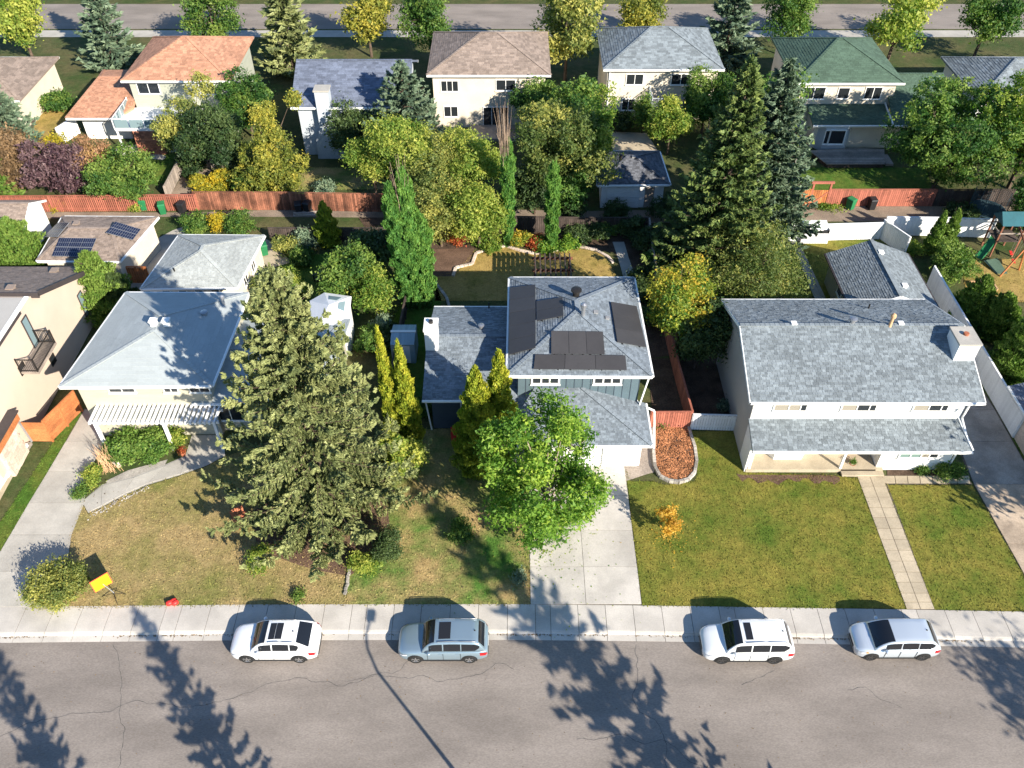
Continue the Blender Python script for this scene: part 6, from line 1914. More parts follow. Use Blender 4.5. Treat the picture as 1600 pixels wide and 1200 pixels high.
def make_car(name, label, color, L=4.5, W=1.80, Hh=1.63, wb=2.68, belt=1.0, hood=1.0, wr=0.345, ws=(0.255, 0.43), rear=(0.86, 0.955), roofw=0.60, sunroof=None, rails=True, rim='alloy', group='cars parked along the kerb', spokes=5, amber=False, rear_dark=False):
    """front towards -X; stations in fractions of the length"""
    T = thing(name, label, 'car', (0, 0, 0), group)
    hw = W / 2
    X = lambda f: (f - 0.5) * L
    # --- lower body: station, half width, bottom, shoulder height, top height
    tab = [(0.00, 0.60 * hw, 0.34, 0.58, 0.66), (0.015, 0.78 * hw, 0.26, 0.64, 0.74), (0.05, 0.92 * hw, 0.21, 0.72, 0.84), (0.10, 0.975 * hw, 0.20, 0.79, 0.90),
           (0.20, 1.0 * hw, 0.20, 0.86, 0.965 * hood), (0.29, 1.0 * hw, 0.20, 0.90, 1.0 * hood), (0.45, 1.0 * hw, 0.20, 0.92, 1.02 * belt), (0.65, 1.0 * hw, 0.20, 0.94, 1.03 * belt),
           (0.80, 1.0 * hw, 0.21, 0.96, 1.05 * belt), (0.90, 0.985 * hw, 0.23, 0.96, 1.06 * belt), (0.95, 0.95 * hw, 0.27, 0.94, 1.05 * belt), (0.985, 0.88 * hw, 0.32, 0.86, 1.00 * belt), (1.0, 0.74 * hw, 0.40, 0.72, 0.88 * belt)]
    fs_ = [0, 0.015, 0.04, 0.07, 0.10, 0.15, 0.2, 0.26, 0.32, 0.40, 0.5, 0.6, 0.7, 0.78, 0.85, 0.9, 0.94, 0.97, 0.985, 1.0]
    secs = []
    for f in fs_:
        w_, zb, zs, zt = interp(tab, f)
        half = [(w_ * 0.90, zb), (w_ * 0.985, zb + 0.10), (w_, zb + 0.3 * (zs - zb)), (w_ * 0.995, zb + 0.75 * (zs - zb)), (w_ * 0.965, zs), (w_ * 0.90, zs + 0.6 * (zt - zs)), (w_ * 0.75, zs + 0.92 * (zt - zs)), (w_ * 0.4, zt), (0, zt + 0.008)]
        ring = half + [(-a, z) for a, z in half[-2::-1]]
        secs.append([(X(f), a, z) for a, z in ring])
    def loft(secs, close=True):
        mb = MB()
        n = len(secs[0])
        mb.v = [p for s in secs for p in s]
        mb.t = [0.5] * len(mb.v)
        for i in range(len(secs) - 1):
            for k in range(n - 1):
                mb.f.append((i * n + k, (i + 1) * n + k, (i + 1) * n + k + 1, i * n + k + 1))
            if close:
                mb.f.append((i * n + n - 1, (i + 1) * n + n - 1, (i + 1) * n, i * n))
        if close:
            mb.f.append(tuple(range(n)))
            mb.f.append(tuple((len(secs) - 1) * n + k for k in range(n - 1, -1, -1)))
        return mb
    loft(secs).build('body', color, T, smooth=True, local=True)
    # --- cabin shell
    def cab(f):
        """belt half width, belt z, roof half width, roof z at station f"""
        w_, zb, zs, zt = interp(tab, f)
        wb_ = w_ * 0.93
        if f <= ws[1]:
            k = max(0, (f - ws[0]) / (ws[1] - ws[0]))
            z = zt + (Hh - 0.06 - zt) * (math.sin(k * math.pi / 2) ** 0.9)
        elif f < rear[0]:
            k = (f - ws[1]) / (rear[0] - ws[1])
            z = Hh - 0.06 + 0.06 * math.sin(min(1, k * 1.5) * math.pi / 2) - 0.08 * max(0, k - 0.4)
        else:
            k = min(1, (f - rear[0]) / (rear[1] - rear[0]))
            z0 = Hh - 0.048
            z = z0 + (zt - z0) * k ** 1.25
        kk = min(1, max(0.0, (z - zt) / (Hh - zt)))
        wr_ = wb_ + (roofw * hw * 1.24 - wb_) * kk
        if f < ws[1]:
            wr_ *= 0.97 + 0.03 * (f - ws[0]) / (ws[1] - ws[0])
        return wb_, zt - 0.05, wr_, z
    fc = list(np.linspace(ws[0], ws[1], 6)) + list(np.linspace(ws[1], rear[0], 8))[1:] + list(np.linspace(rear[0], rear[1], 5))[1:]
    cs = []
    for f in fc:
        a, z0, b_, z1 = cab(f)
        z1 = max(z1, z0 + 0.02)
        half = [(a, z0), (a * 0.7 + b_ * 0.3, z0 + 0.33 * (z1 - z0)), (a * 0.3 + b_ * 0.7, z0 + 0.68 * (z1 - z0)), (b_, z0 + 0.93 * (z1 - z0)), (b_ * 0.93, z1 - 0.012), (b_ * 0.6, z1), (0, z1 + 0.012)]
        ring = half + [(-q, z) for q, z in half[-2::-1]]
        cs.append([(X(f), q, z) for q, z in ring])
    loft(cs).build('cabin', color, T, smooth=True, local=True)
    def surf(f, t):
        """point of the cabin surface at station f, t across from -1 to 1 over the top"""
        a, z0, b_, z1 = cab(f)
        half = [(b_ * 0.97, z0 + 0.88 * (z1 - z0)), (b_ * 0.93, z1 - 0.012), (b_ * 0.6, z1), (0, z1 + 0.012)]
        q = np.interp(abs(t), [0, 0.6, 0.93, 0.97], [0, b_ * 0.6, b_ * 0.93, b_ * 0.97])
        z = np.interp(abs(t), [0, 0.6, 0.93, 0.97], [z1 + 0.012, z1, z1 - 0.012, z0 + 0.88 * (z1 - z0)])
        return V3((X(f), math.copysign(q, t), z))
    def patch(name, f0, f1, t0, t1, m, lift, nf=5, nt_=7, taper=0.0):
        mb = MB()
        for i in range(nf + 1):
            f = f0 + (f1 - f0) * i / nf
            k = 1 - taper * (i / nf if f1 > f0 else 1 - i / nf)
            for j in range(nt_ + 1):
                t = (t0 + (t1 - t0) * j / nt_) * k
                p = surf(f, t)
                d1 = surf(f + 0.004, t) - surf(f - 0.004, t)
                d2 = surf(f, t + 0.03) - surf(f, t - 0.03)
                n = d1.cross(d2).normalized()
                if n.z < 0:
                    n = -n
                mb.v.append(tuple(p + n * lift))
                mb.t.append(0.5)
        for i in range(nf):
            for j in range(nt_):
                q = i * (nt_ + 1) + j
                mb.f.append((q, q + nt_ + 1, q + nt_ + 2, q + 1))
        return mb.build(name, m, T, smooth=True, local=True)
    dw = ws[1] - ws[0]
    patch('windshield', ws[0] + dw * 0.06, ws[1] - dw * 0.04, -0.90, 0.90, 'car_glass', 0.014)
    dr_ = rear[1] - rear[0]
    patch('rear_window', rear[0] + dr_ * 0.12, rear[0] + dr_ * 0.80, -0.84, 0.84, 'car_glass', 0.016)
    if sunroof:
        for s0, s1 in sunroof:
            patch('sunroof', s0, s1, -0.66, 0.66, 'sunroof_glass', 0.014, 3, 5)
    # --- side windows
    def side_pt(f, k, sgn, lift=0.012):
        a, z0, b_, z1 = cab(f)
        y = a + (b_ - a) * k
        z = z0 + 0.05 + (z1 - z0 - 0.05) * k * 0.93
        return V3((X(f), sgn * (y + lift), z))
    cuts = [(ws[0] + dw * 0.55, 0.50), (0.515, 0.70), (0.712, rear[0] + dr_ * 0.25)]
    for sgn in (-1, 1):
        for i, (f0, f1) in enumerate(cuts):
            nf = 4
            vs, fcs = [], []
            for j in range(nf + 1):
                f = f0 + (f1 - f0) * j / nf
                top = 0.90
                low = 0.10
                if i == 2 and j == nf:
                    low = 0.55
                for k in (low, top):
                    vs.append(side_pt(f, k, sgn))
            for j in range(nf):
                q = (2 * j, 2 * j + 2, 2 * j + 3, 2 * j + 1)
                fcs.append(q if sgn < 0 else q[::-1])
            MB().add(vs, fcs).build('side_window', 'car_glass', T, local=True)
        # mirror
        a, z0, b_, z1 = cab(ws[0] + dw * 0.6)
        xm = X(ws[0] + dw * 0.55)
        mb = MB()
        mb.lathe([(0.02, -0.09), (0.075, -0.08), (0.10, -0.02), (0.10, 0.05), (0.06, 0.09)], 8, (0, 0, 0))
        mb.v = [(xm + p[0] * 1.0, sgn * (a + 0.14) + p[1] * 1.25, z0 + 0.14 + p[2] * 0.9) for p in mb.v]
        mb.bar((xm, sgn * (a - 0.02), z0 + 0.08), (xm, sgn * (a + 0.1), z0 + 0.12), 0.06, 0.04)
        mb.build('mirror', color, T, smooth=True, local=True)
        # handles
        for f in (0.475, 0.665):
            a, z0, _, _ = cab(f)
            MB().box((X(f) - 0.09, sgn * hw * 0.985 - 0.02, z0 - 0.10), (X(f) + 0.09, sgn * hw * 0.985 + 0.025, z0 - 0.07)).build('door_handle', color, T, local=True, bevel=0.008)
        # door seams
        for f in (0.335, 0.507, 0.70):
            w_, zb, zs, zt = interp(tab, f)
            MB().box((X(f) - 0.006, sgn * w_ - 0.02, zb + 0.14), (X(f) + 0.006, sgn * w_ + 0.0025, zs - 0.03)).build('door_seam', 'trim_black', T, local=True)
        # sills
        MB().box((X(0.27), min(sgn * hw * 0.93, sgn * hw * 1.0), 0.185), (X(0.73), max(sgn * hw * 0.93, sgn * hw * 1.0), 0.26)).build('sill', 'trim_black', T, local=True, bevel=0.01)
        if rails:
            pts = [surf(f, sgn * 0.90) + V3((0, 0, 0.05)) for f in np.linspace(ws[1] + 0.03, rear[0] - 0.01, 6)]
            pts = [pts[0] - V3((0, 0, 0.045))] + pts + [pts[-1] - V3((0, 0, 0.045))]
            MB().tube(pts, 0.018, 6).build('roof_rail', 'steel', T, smooth=True, local=True)
        # lamps
        def lamp(name, ff, m, zz, ww):
            mb = MB()
            vs, fcs = [], []
            for j, f in enumerate(ff):
                w_, zb, zs, zt = interp(tab, f)
                for k in zz:
                    vs.append(V3((X(f) + (-0.012 if f < 0.5 else 0.012), sgn * (w_ * ww[j] + 0.012), zs * k)))
            nz = len(zz)
            for j in range(len(ff) - 1):
                for k in range(nz - 1):
                    q = (j * nz + k, (j + 1) * nz + k, (j + 1) * nz + k + 1, j * nz + k + 1)
                    fcs.append(q if sgn < 0 else q[::-1])
            mb.add(vs, fcs)
            return mb.build(name, m, T, local=True)
        lamp('headlight', [0.008, 0.03, 0.06, 0.11], 'lamp_clear', [0.84, 1.02], [0.93, 0.97, 0.99, 0.99])
        if amber:
            lamp('indicator', [0.11, 0.14], 'lamp_amber', [0.88, 1.0], [0.995, 0.995])
        lamp('tail_light', [0.91, 0.94, 0.97, 0.99], 'lamp_red', [0.74, 0.90, 1.01], [0.985, 0.99, 0.99, 0.99])
    # --- front and rear faces
    MB().box((X(0.0) - 0.012, -0.42 * hw, 0.44), (X(0.012), 0.42 * hw, 0.64)).build('grille', 'trim_black', T, local=True, bevel=0.02)
    MB().box((X(0.004) - 0.02, -0.55 * hw, 0.27), (X(0.03), 0.55 * hw, 0.36)).build('lower_grille', 'trim_black', T, local=True, bevel=0.02)
    MB().box((X(0.985), -0.66 * hw, 0.30), (X(1.0) + 0.02, 0.66 * hw, 0.42)).build('rear_bumper', 'trim_black', T, local=True, bevel=0.02)
    MB().box((X(1.0) - 0.01, -0.26, 0.60), (X(1.0) + 0.012, 0.26, 0.71)).build('licence_plate', 'white_trim', T, local=True)
    a, z0, b_, z1 = cab(rear[0] - 0.03)
    MB().lathe([(0.05, 0), (0.045, 0.02), (0.015, 0.07), (0.005, 0.08)], 8, (X(rear[0] - 0.03), 0, z1)).build('antenna', 'trim_black', T, smooth=True, local=True)
    MB().tube([(X(ws[0] + dw * 0.1), -0.1 * hw, cab(ws[0] + dw * 0.1)[3] + 0.04), (X(ws[0] + dw * 0.3), -0.55 * hw, cab(ws[0] + dw * 0.3)[3] + 0.03)], 0.012, 5).build('wiper', 'trim_black', T, local=True)
    # --- wheels
    cx = (X(0.5) - 0.02)
    for sx in (-1, 1):
        for sgn in (-1, 1):
            xc = cx + sx * wb / 2
            r_ = wr
            # arch lip
            mb = MB()
            nseg = 12
            for i in range(nseg + 1):
                an = math.pi * (i / nseg) * 1.16 - 0.08 * math.pi
                for rr, yy in ((r_ + 0.01, hw + 0.004), (r_ + 0.075, hw + 0.004), (r_ + 0.075, hw - 0.06)):
                    mb.v.append((xc + rr * math.cos(an), sgn * yy, r_ + rr * math.sin(an)))
                    mb.t.append(0.5)
            for i in range(nseg):
                for k in range(2):
                    mb.f.append((i * 3 + k, i * 3 + k + 1, i * 3 + k + 4, i * 3 + k + 3))
            mb.build('wheel_arch', 'trim_black', T, local=True)
            MB().add([(xc + (r_ + 0.06) * math.cos(q), sgn * (hw + 0.002), max(0.2, r_ + (r_ + 0.06) * math.sin(q))) for q in np.linspace(0, 2 * math.pi, 24, endpoint=False)], [tuple(range(24))]).build('wheel_well_shade', 'shade_black', T, local=True)  # flat black disc painted for the shade behind the wheel
            mb = MB()
            pr = [(r_ * 0.62, -0.10), (r_ * 0.93, -0.105), (r_, -0.07), (r_, 0.07), (r_ * 0.93, 0.105), (r_ * 0.62, 0.10)]
            n = 24
            for rr, yy in pr:
                for k in range(n):
                    an = 2 * math.pi * k / n
                    mb.v.append((xc + rr * math.cos(an), sgn * (hw - 0.08) + yy, r_ + rr * math.sin(an)))
                    mb.t.append(0.5)
            for i in range(len(pr) - 1):
                for k in range(n):
                    mb.f.append((i * n + k, i * n + (k + 1) % n, (i + 1) * n + (k + 1) % n, (i + 1) * n + k))
            wl = mb.build('wheel', 'rubber', T, local=True)
            mb = MB()
            yo = sgn * (hw + 0.012)
            ring = [(r_ * 0.66, yo - sgn * 0.03), (r_ * 0.70, yo), (r_ * 0.60, yo), (r_ * 0.56, yo - sgn * 0.04)]
            for rr, yy in ring:
                for k in range(n):
                    an = 2 * math.pi * k / n
                    mb.v.append((xc + rr * math.cos(an), yy, r_ + rr * math.sin(an)))
                    mb.t.append(0.5)
            for i in range(3):
                for k in range(n):
                    mb.f.append((i * n + k, i * n + (k + 1) % n, (i + 1) * n + (k + 1) % n, (i + 1) * n + k))
            for k in range(spokes):
                an = 2 * math.pi * k / spokes + 0.3
                mb.bar((xc, yo - sgn * 0.015, r_), (xc + r_ * 0.6 * math.cos(an), yo - sgn * 0.008, r_ + r_ * 0.6 * math.sin(an)), 0.055, 0.03, up=(0, 1, 0))
            mb.build('rim', rim, wl, local=True)
            MB().add([(xc + r_ * 0.6 * math.cos(q), yo - sgn * 0.06, r_ + r_ * 0.6 * math.sin(q)) for q in np.linspace(0, 2 * math.pi, 20, endpoint=False)], [tuple(range(20))]).build('brake_disc', 'alloy_dark', wl, local=True)
    return T

YC = 22.78
def park(c, x, rz=0.0, dy=0.0):
    c.location = (x, YC + dy, -0.135)
    c.rotation_euler = (0, 0, rz)
park(make_car('parked_car', 'white sporty crossover with double panoramic roof glass, leftmost parked car', 'paint_white_car', L=4.52, W=1.84, Hh=1.58, wb=2.68, ws=(0.255, 0.44), rear=(0.76, 0.955), sunroof=[(0.465, 0.535), (0.54, 0.615)], rim='alloy', roofw=0.60), -12.25)
park(make_car('parked_car', 'icy blue estate crossover with square sunroof, second parked car from left', 'paint_icyblue', L=4.64, W=1.86, Hh=1.66, wb=2.76, ws=(0.27, 0.42), rear=(0.885, 0.975), sunroof=[(0.46, 0.59)], roofw=0.62), -3.55)
park(make_car('parked_car', 'white family crossover with small sunroof, third parked car from left', 'paint_pearl', L=4.68, W=1.86, Hh=1.68, wb=2.68, ws=(0.235, 0.41), rear=(0.89, 0.97), sunroof=[(0.445, 0.52)], rim='alloy_dark', roofw=0.63), 12.15, dy=-0.05)
park(make_car('parked_car', 'silver blue hatchback with dark windshield, rightmost parked car', 'paint_silver', L=4.36, W=1.78, Hh=1.52, wb=2.66, wr=0.32, ws=(0.20, 0.43), rear=(0.86, 0.975), belt=0.93, hood=0.93, rails=False, rim='alloy_dark', roofw=0.62, amber=True), 19.85, dy=0.1)
# ================================================================== fences
fence('red stained slat fence along the lane at the left', [P(-140, 333), P(0, 331), P(170, 330), P(311, 328.5)], 1.55, 'wood_red', bw=0.11, gap=0.06)
fence('weathered red brown board fence along the lane behind the golden tree', [P(309, 327.5), P(450, 328), P(600, 331)], 1.75, 'wood_redbrown', bw=0.15)
fence('board fence coloured dark for shade along the lane behind the tree cluster', [P(601, 331), P(700, 333), P(800, 337)], 1.6, 'wood_dark_shade', bw=0.15)
fence('low dark fence on the near side of the lane', [P(424, 377), P(520, 377), P(612, 377)], 1.3, 'wood_dark_shade', bw=0.14)
fence('board fence darkened for the lane shade between lane and the main house garden', [P(800, 362), P(900, 364), P(1012, 364)], 1.5, 'wood_dark_shade', bw=0.14)
fence('grey side fence running back from the lane beside the great spruce', [P(1012, 364), P(1016, 400), P(1024, 450)], 1.5, 'wood_gray', bw=0.14)
fence('new tan board fence section beside the blue green spruce', [P(1188, 322), P(1239, 322)], 1.65, 'wood_tan', bw=0.14)
fence('orange red fence with a framed gate behind the lane', [P(1241, 322), P(1262, 322)], 1.65, 'wood_orange', bw=0.14)
gt = thing('garden_gate', 'orange red garden gate under a tall frame in the lane fence', 'gate', P(1276, 322))
a, b = P(1264, 322), P(1288, 322)
for i in range(7):
    s0, s1 = (i + 0.06) / 7, (i + 0.94) / 7
    MB().box((a.x + (b.x - a.x) * s0, a.y - 0.03, 0.06), (a.x + (b.x - a.x) * s1, a.y + 0.01, 1.6), rnd.random()).build('board', 'wood_orange', gt)
for x in (a.x - 0.08, b.x + 0.08):
    MB().box((x - 0.08, a.y - 0.08, 0), (x + 0.08, a.y + 0.08, 2.25)).build('post', 'wood_red', gt)
MB().box((a.x - 0.3, a.y - 0.1, 2.25), (b.x + 0.3, a.y + 0.1, 2.42)).build('lintel', 'wood_red', gt)
MB().bar((a.x + 0.05, a.y - 0.05, 0.2), (b.x - 0.05, a.y - 0.05, 1.45), 0.04, 0.1).build('brace', 'wood_red', gt)
fence('shaded red fence below the big dark green tree', [P(1290, 322), P(1380, 322), P(1455, 322)], 1.65, 'wood_red', bw=0.15)
fence('dark fence at the right end of the lane', [P(1456, 322), P(1640, 322)], 1.65, 'wood_dark_shade', bw=0.15)
fence('white board fence behind the garden of the white house', [P(1184, 378), P(1280, 375.5), P(1372, 373)], 1.55, 'paint_white', bw=0.16, gap=0.008)
fence('short white fence angling toward the gable roofed garage', [P(1373, 371.5), P(1412, 399)], 1.75, 'paint_white', bw=0.16, gap=0.008)
fence('white fence in blue shade along the right part of the lane', [P(1377, 367), P(1460, 368), P(1545, 371)], 1.75, 'paint_white', bw=0.18, gap=0.008)
fence('tall white side fence right of the stained driveway', [(32.4, 53.5), (32.4, 45), (32.4, 37.5)], 1.85, 'paint_white', bw=0.19, gap=0.005, face=1, wave=0.008)
fence('red picket fence in front of the narrow side yard', [P(1014, 669), P(1076, 668.5)], 1.5, 'wood_red', bw=0.13, gap=0.02)
fence('red side fence running back between the two houses', [P(1077, 668), (11.35, 43), (11.2, 48.5)], 1.55, 'wood_red', bw=0.14, gap=0.01, face=-1)
fence('pale board fence in shade beside the left gable wall of the white house', [P(1079, 670), P(1149, 672)], 1.35, 'paint_white', bw=0.15, gap=0.015)
fence('orange fence panel between the two garages at left', [P(188, 441), P(236, 442)], 1.5, 'wood_orange', bw=0.15)
fence('grey brown fence around the gravel pen by the lane', [P(262, 312), P(288, 262), P(335, 262)], 1.3, 'wood_gray', bw=0.14)
fence('white fence beside the wing of the salmon roofed house', [P(97, 226), P(125, 208)], 1.7, 'paint_white', bw=0.16)
fence('dark side fence between the spruce lot and the main house', [P(607, 655), P(622, 560), P(640, 470)], 1.4, 'wood_dark_shade', bw=0.14, face=-1)
fence('tan side fence between cream house and blue house yards', [P(1230, 310), P(1240, 262), P(1246, 225)], 1.5, 'wood_gray', bw=0.15)

# ================================================================== garden features
bed('garden_path', 'curved grey path beside the main house back corner', [(957, 378), (975, 378), (983, 405), (996, 440), (976, 440), (967, 408)], 'concrete', 0.016)
bed('garden_path', 'straight grey path from the white fence to the house', [(1236, 378), (1248, 378), (1294, 474), (1276, 474)], 'concrete', 0.016)
bed('gravel_patch', 'gravel inside the fenced pen by the lane', [(264, 310), (290, 264), (332, 264), (308, 310)], 'gravel', 0.016)
bed('patio', 'sunlit paved patio behind the black garage', [(935, 205), (1010, 208), (1028, 236), (932, 234)], 'concrete_warm', 0.016)
bed('patio', 'brown paver strip beside the garage wall', [(1001, 696), (1020, 690), (1022, 738), (1008, 742), (978, 752), (976, 730)], 'wood_gray', 0.016)
bed('deck_pad', 'pale patio under the deck of the salmon roofed house', [(170, 235), (215, 225), (260, 245), (255, 250), (190, 245)], 'concrete', 0.016)

# oval mulch bed with its stone border
MBD = thing('planting_bed', 'oval bed of orange wood mulch edged with grey blocks', 'planting bed', P(1055, 710))
oval = [(1021, 668), (1020.5, 690), (1021, 712), (1023, 732), (1031, 746), (1045, 753), (1060, 755), (1075, 751), (1085, 740), (1088, 722), (1085, 700), (1079, 682), (1075, 668)]
op = [P(x, y) for x, y in oval]
MB().prism([(p.x, p.y) for p in op], -0.01, 0.14).build('soil', 'soil_bed', MBD)
def along(pts, step):
    out = []
    for a, b in zip(pts[:-1], pts[1:]):
        n = max(1, int((b - a).length / step + 0.5))
        out += [(a.lerp(b, i / n), a.lerp(b, (i + 0.94) / n)) for i in range(n)]
    return out
for a, b in along(op, 0.32):
    MB().bar(a + V3((0, 0, 0.11)), b + V3((0, 0, 0.11)), 0.2, 0.24, tone=rnd.random()).build('block', 'stone', MBD, bevel=0.02)
mb = MB()
cg = np.random.default_rng(9)
xs_, ys_ = [p.x for p in op], [p.y for p in op]
x = cg.uniform(min(xs_), max(xs_), 2600)
y = cg.uniform(min(ys_), max(ys_), 2600)
k = in_poly(x, y, [(p.x, p.y) for p in op])
for px_, py_ in zip(x[k], y[k]):
    a = cg.uniform(0, 6.28)
    d = V3((math.cos(a), math.sin(a), cg.normal(0, 0.35))) * cg.uniform(0.04, 0.10)
    mb.bar(V3((px_, py_, 0.16)) - d, V3((px_, py_, 0.16)) + d, 0.05, 0.02, tone=cg.random())
mb.build('mulch_chips', 'mulch', MBD, stuff=True)
# curved stone edging of the back lawn
ED = thing('lawn_edging', 'curved line of pale stones edging the golden back lawn', 'edging', P(815, 390))
pts = [P(x, y) for x, y in ((708, 432), (712, 419), (738, 413), (744, 396), (766, 390), (790, 385), (812, 392), (835, 397), (860, 394), (885, 388), (905, 386), (930, 391), (950, 402), (958, 412))]
for a, b in along(pts, 0.4):
    MB().bar(a + V3((0, 0, 0.06)), b + V3((0, 0, 0.06)), 0.24, 0.16, tone=rnd.random()).build('stone', 'pale_stone', ED, bevel=0.02)
ED = thing('lawn_edging', 'dark curved edging in the shaded side lawn by the wing', 'edging', P(690, 455))
pts = [P(x, y) for x, y in ((677, 432), (682, 445), (690, 455), (698, 466), (702, 480))]
for a, b in along(pts, 0.4):
    MB().bar(a + V3((0, 0, 0.05)), b + V3((0, 0, 0.05)), 0.22, 0.14, tone=rnd.random()).build('stone', 'stone', ED, bevel=0.02)
ED = thing('lawn_edging', 'short row of stones dividing the two front lawns below the spruce', 'edging', P(543, 915))
pts = [P(546, 888), P(543, 912), P(538, 930)]
for a, b in along(pts, 0.26):
    MB().bar(a + V3((rnd.uniform(-0.05, 0.05), 0, 0.05)), b + V3((0, 0, 0.05)), 0.18, 0.13, tone=rnd.random()).build('stone', 'stone', ED, bevel=0.03)
ED = thing('lawn_edging', 'white pebbles along the lawn edge of the curving walk', 'edging', P(200, 775))
pts = [P(x, y) for x, y in ((142, 806), (160, 797), (192, 780), (230, 762))]
mb = MB()
for a, b in along(pts, 0.07):
    for _ in range(2):
        q = rnd.uniform(0.03, 0.06)
        mb.lathe([(q * 0.5, 0), (q, q * 0.4), (q * 0.8, q * 0.9), (q * 0.2, q * 1.1)], 6, a + V3((rnd.gauss(0, 0.12), rnd.gauss(0, 0.09), 0)), rnd.random())
mb.build('pebbles', 'stone', ED, stuff=True)

# wooden pergola over the back lawn
PB = thing('pergola', 'dark timber pergola behind the main house roof', 'pergola', P(860, 430))
zt = 2.5
q0, q1 = P(836, 402, zt), P(893, 440, zt)
for i in range(8):
    x = q0.x + (q1.x - q0.x) * i / 7
    MB().box((x - 0.05, q1.y - 0.3, zt), (x + 0.05, q0.y + 0.3, zt + 0.18)).build('slat', 'wood_dark_shade', PB)
for y in (q1.y, (q0.y + q1.y) / 2, q0.y):
    MB().box((q0.x - 0.25, y - 0.06, zt - 0.2), (q1.x + 0.25, y + 0.06, zt - 0.003)).build('beam', 'wood_redbrown', PB)
for x in (q0.x, q1.x):
    for y in (q1.y, q0.y):
        MB().box((x - 0.07, y - 0.07, 0), (x + 0.07, y + 0.07, zt - 0.2)).build('post', 'wood_redbrown', PB)
# white bin store at the white fence
BS = thing('bin_store', 'white board bin store standing against the white fence', 'bin store', P(1271, 380))
a, b = P(1251, 381), P(1291, 380)
for x in (a.x, b.x):
    MB().box((x - 0.04, a.y, 0), (x + 0.04, a.y + 1.1, 1.35)).build('side', 'paint_white', BS)
n = 9
for i in range(n):
    s0, s1 = i / n, (i + 0.93) / n
    MB().box((a.x + 0.05 + (b.x - a.x - 0.1) * s0, a.y - 0.02, 0.05), (a.x + 0.05 + (b.x - a.x - 0.1) * s1, a.y + 0.03, 1.0), rnd.random()).build('board', 'paint_white', BS)
    MB().add([(a.x + 0.05 + (b.x - a.x - 0.1) * s, y, z) for z_ in (0, -0.04) for s, y, z in ((s0, a.y + 0.28, 1.22 + z_), (s1, a.y + 0.28, 1.22 + z_), (s1, a.y + 1.15, 1.55 + z_), (s0, a.y + 1.15, 1.55 + z_))], [(0, 1, 2, 3), (7, 6, 5, 4), (1, 0, 4, 5), (2, 1, 5, 6), (3, 2, 6, 7), (0, 3, 7, 4)], rnd.random()).build('roof_board', 'paint_white', BS)
MB().box((a.x + 0.05, a.y + 0.1, 0.9), (b.x - 0.05, a.y + 0.14, 1.2)).build('opening', 'shade_black', BS)  # black sheet standing for the shade inside the slot

# bins in the lane
def wheelie(label, p, m, rz=0.0):
    T = thing('wheelie_bin', label, 'bin', (p.x, p.y, 0), 'bins in the lane')
    T.rotation_euler = (0, 0, rz)
    mb = MB()
    a = [(-0.24, -0.28), (0.24, -0.28), (0.24, 0.28), (-0.24, 0.28)]
    vs = [(x, y, 0.08) for x, y in a] + [(x * 1.25, y * 1.2, 1.0) for x, y in a]
    mb.add(vs, [(3, 2, 1, 0), (4, 5, 6, 7), (0, 1, 5, 4), (1, 2, 6, 5), (2, 3, 7, 6), (3, 0, 4, 7)])
    mb.build('body', m, T, local=True, bevel=0.03)
    MB().add([(-0.32, -0.38, 1.02), (0.32, -0.38, 1.02), (0.32, 0.36, 1.06), (-0.32, 0.36, 1.06), (-0.26, -0.3, 1.10), (0.26, -0.3, 1.10), (0.26, 0.3, 1.13), (-0.26, 0.3, 1.13)], [(3, 2, 1, 0), (4, 5, 6, 7), (0, 1, 5, 4), (1, 2, 6, 5), (2, 3, 7, 6), (3, 0, 4, 7)]).build('lid', m, T, local=True, bevel=0.02)
    for s in (-1, 1):
        MB().tube([(s * 0.26, 0.3, 0.1), (s * 0.31, 0.3, 0.1)], 0.1, 12).build('wheel', 'rubber', T, local=True)
    MB().tube([(-0.22, 0.42, 1.0), (0.22, 0.42, 1.0)], 0.02, 6).build('handle', m, T, local=True)
    return T
wheelie('green wheelie bin against the red slat fence in the lane', P(256, 334), 'plastic_green', 0.3)
wheelie('black wheelie bin against the red slat fence in the lane', P(287, 333), 'plastic_black', -0.2)
wheelie('grey green bin half hidden by the apple tree at the fence', P(227, 328), 'plastic_green', 0.1)
wheelie('green bin tipped near the red fence at the right of the lane', P(1327, 327), 'plastic_green', 0.6)
wheelie('dark bin in the shade of the red fence, right of the lane', P(1360, 327), 'plastic_black', 0.1)
wheelie('dark bin beside the pallets at the red brown fence', P(468, 334), 'plastic_black', 0.2)
wheelie('second dark bin behind the red brown fence weeds', P(482, 332), 'plastic_black', -0.3)
wheelie('green bin at the corner of the silver roofed garage', P(414, 398), 'plastic_green', 0.4)

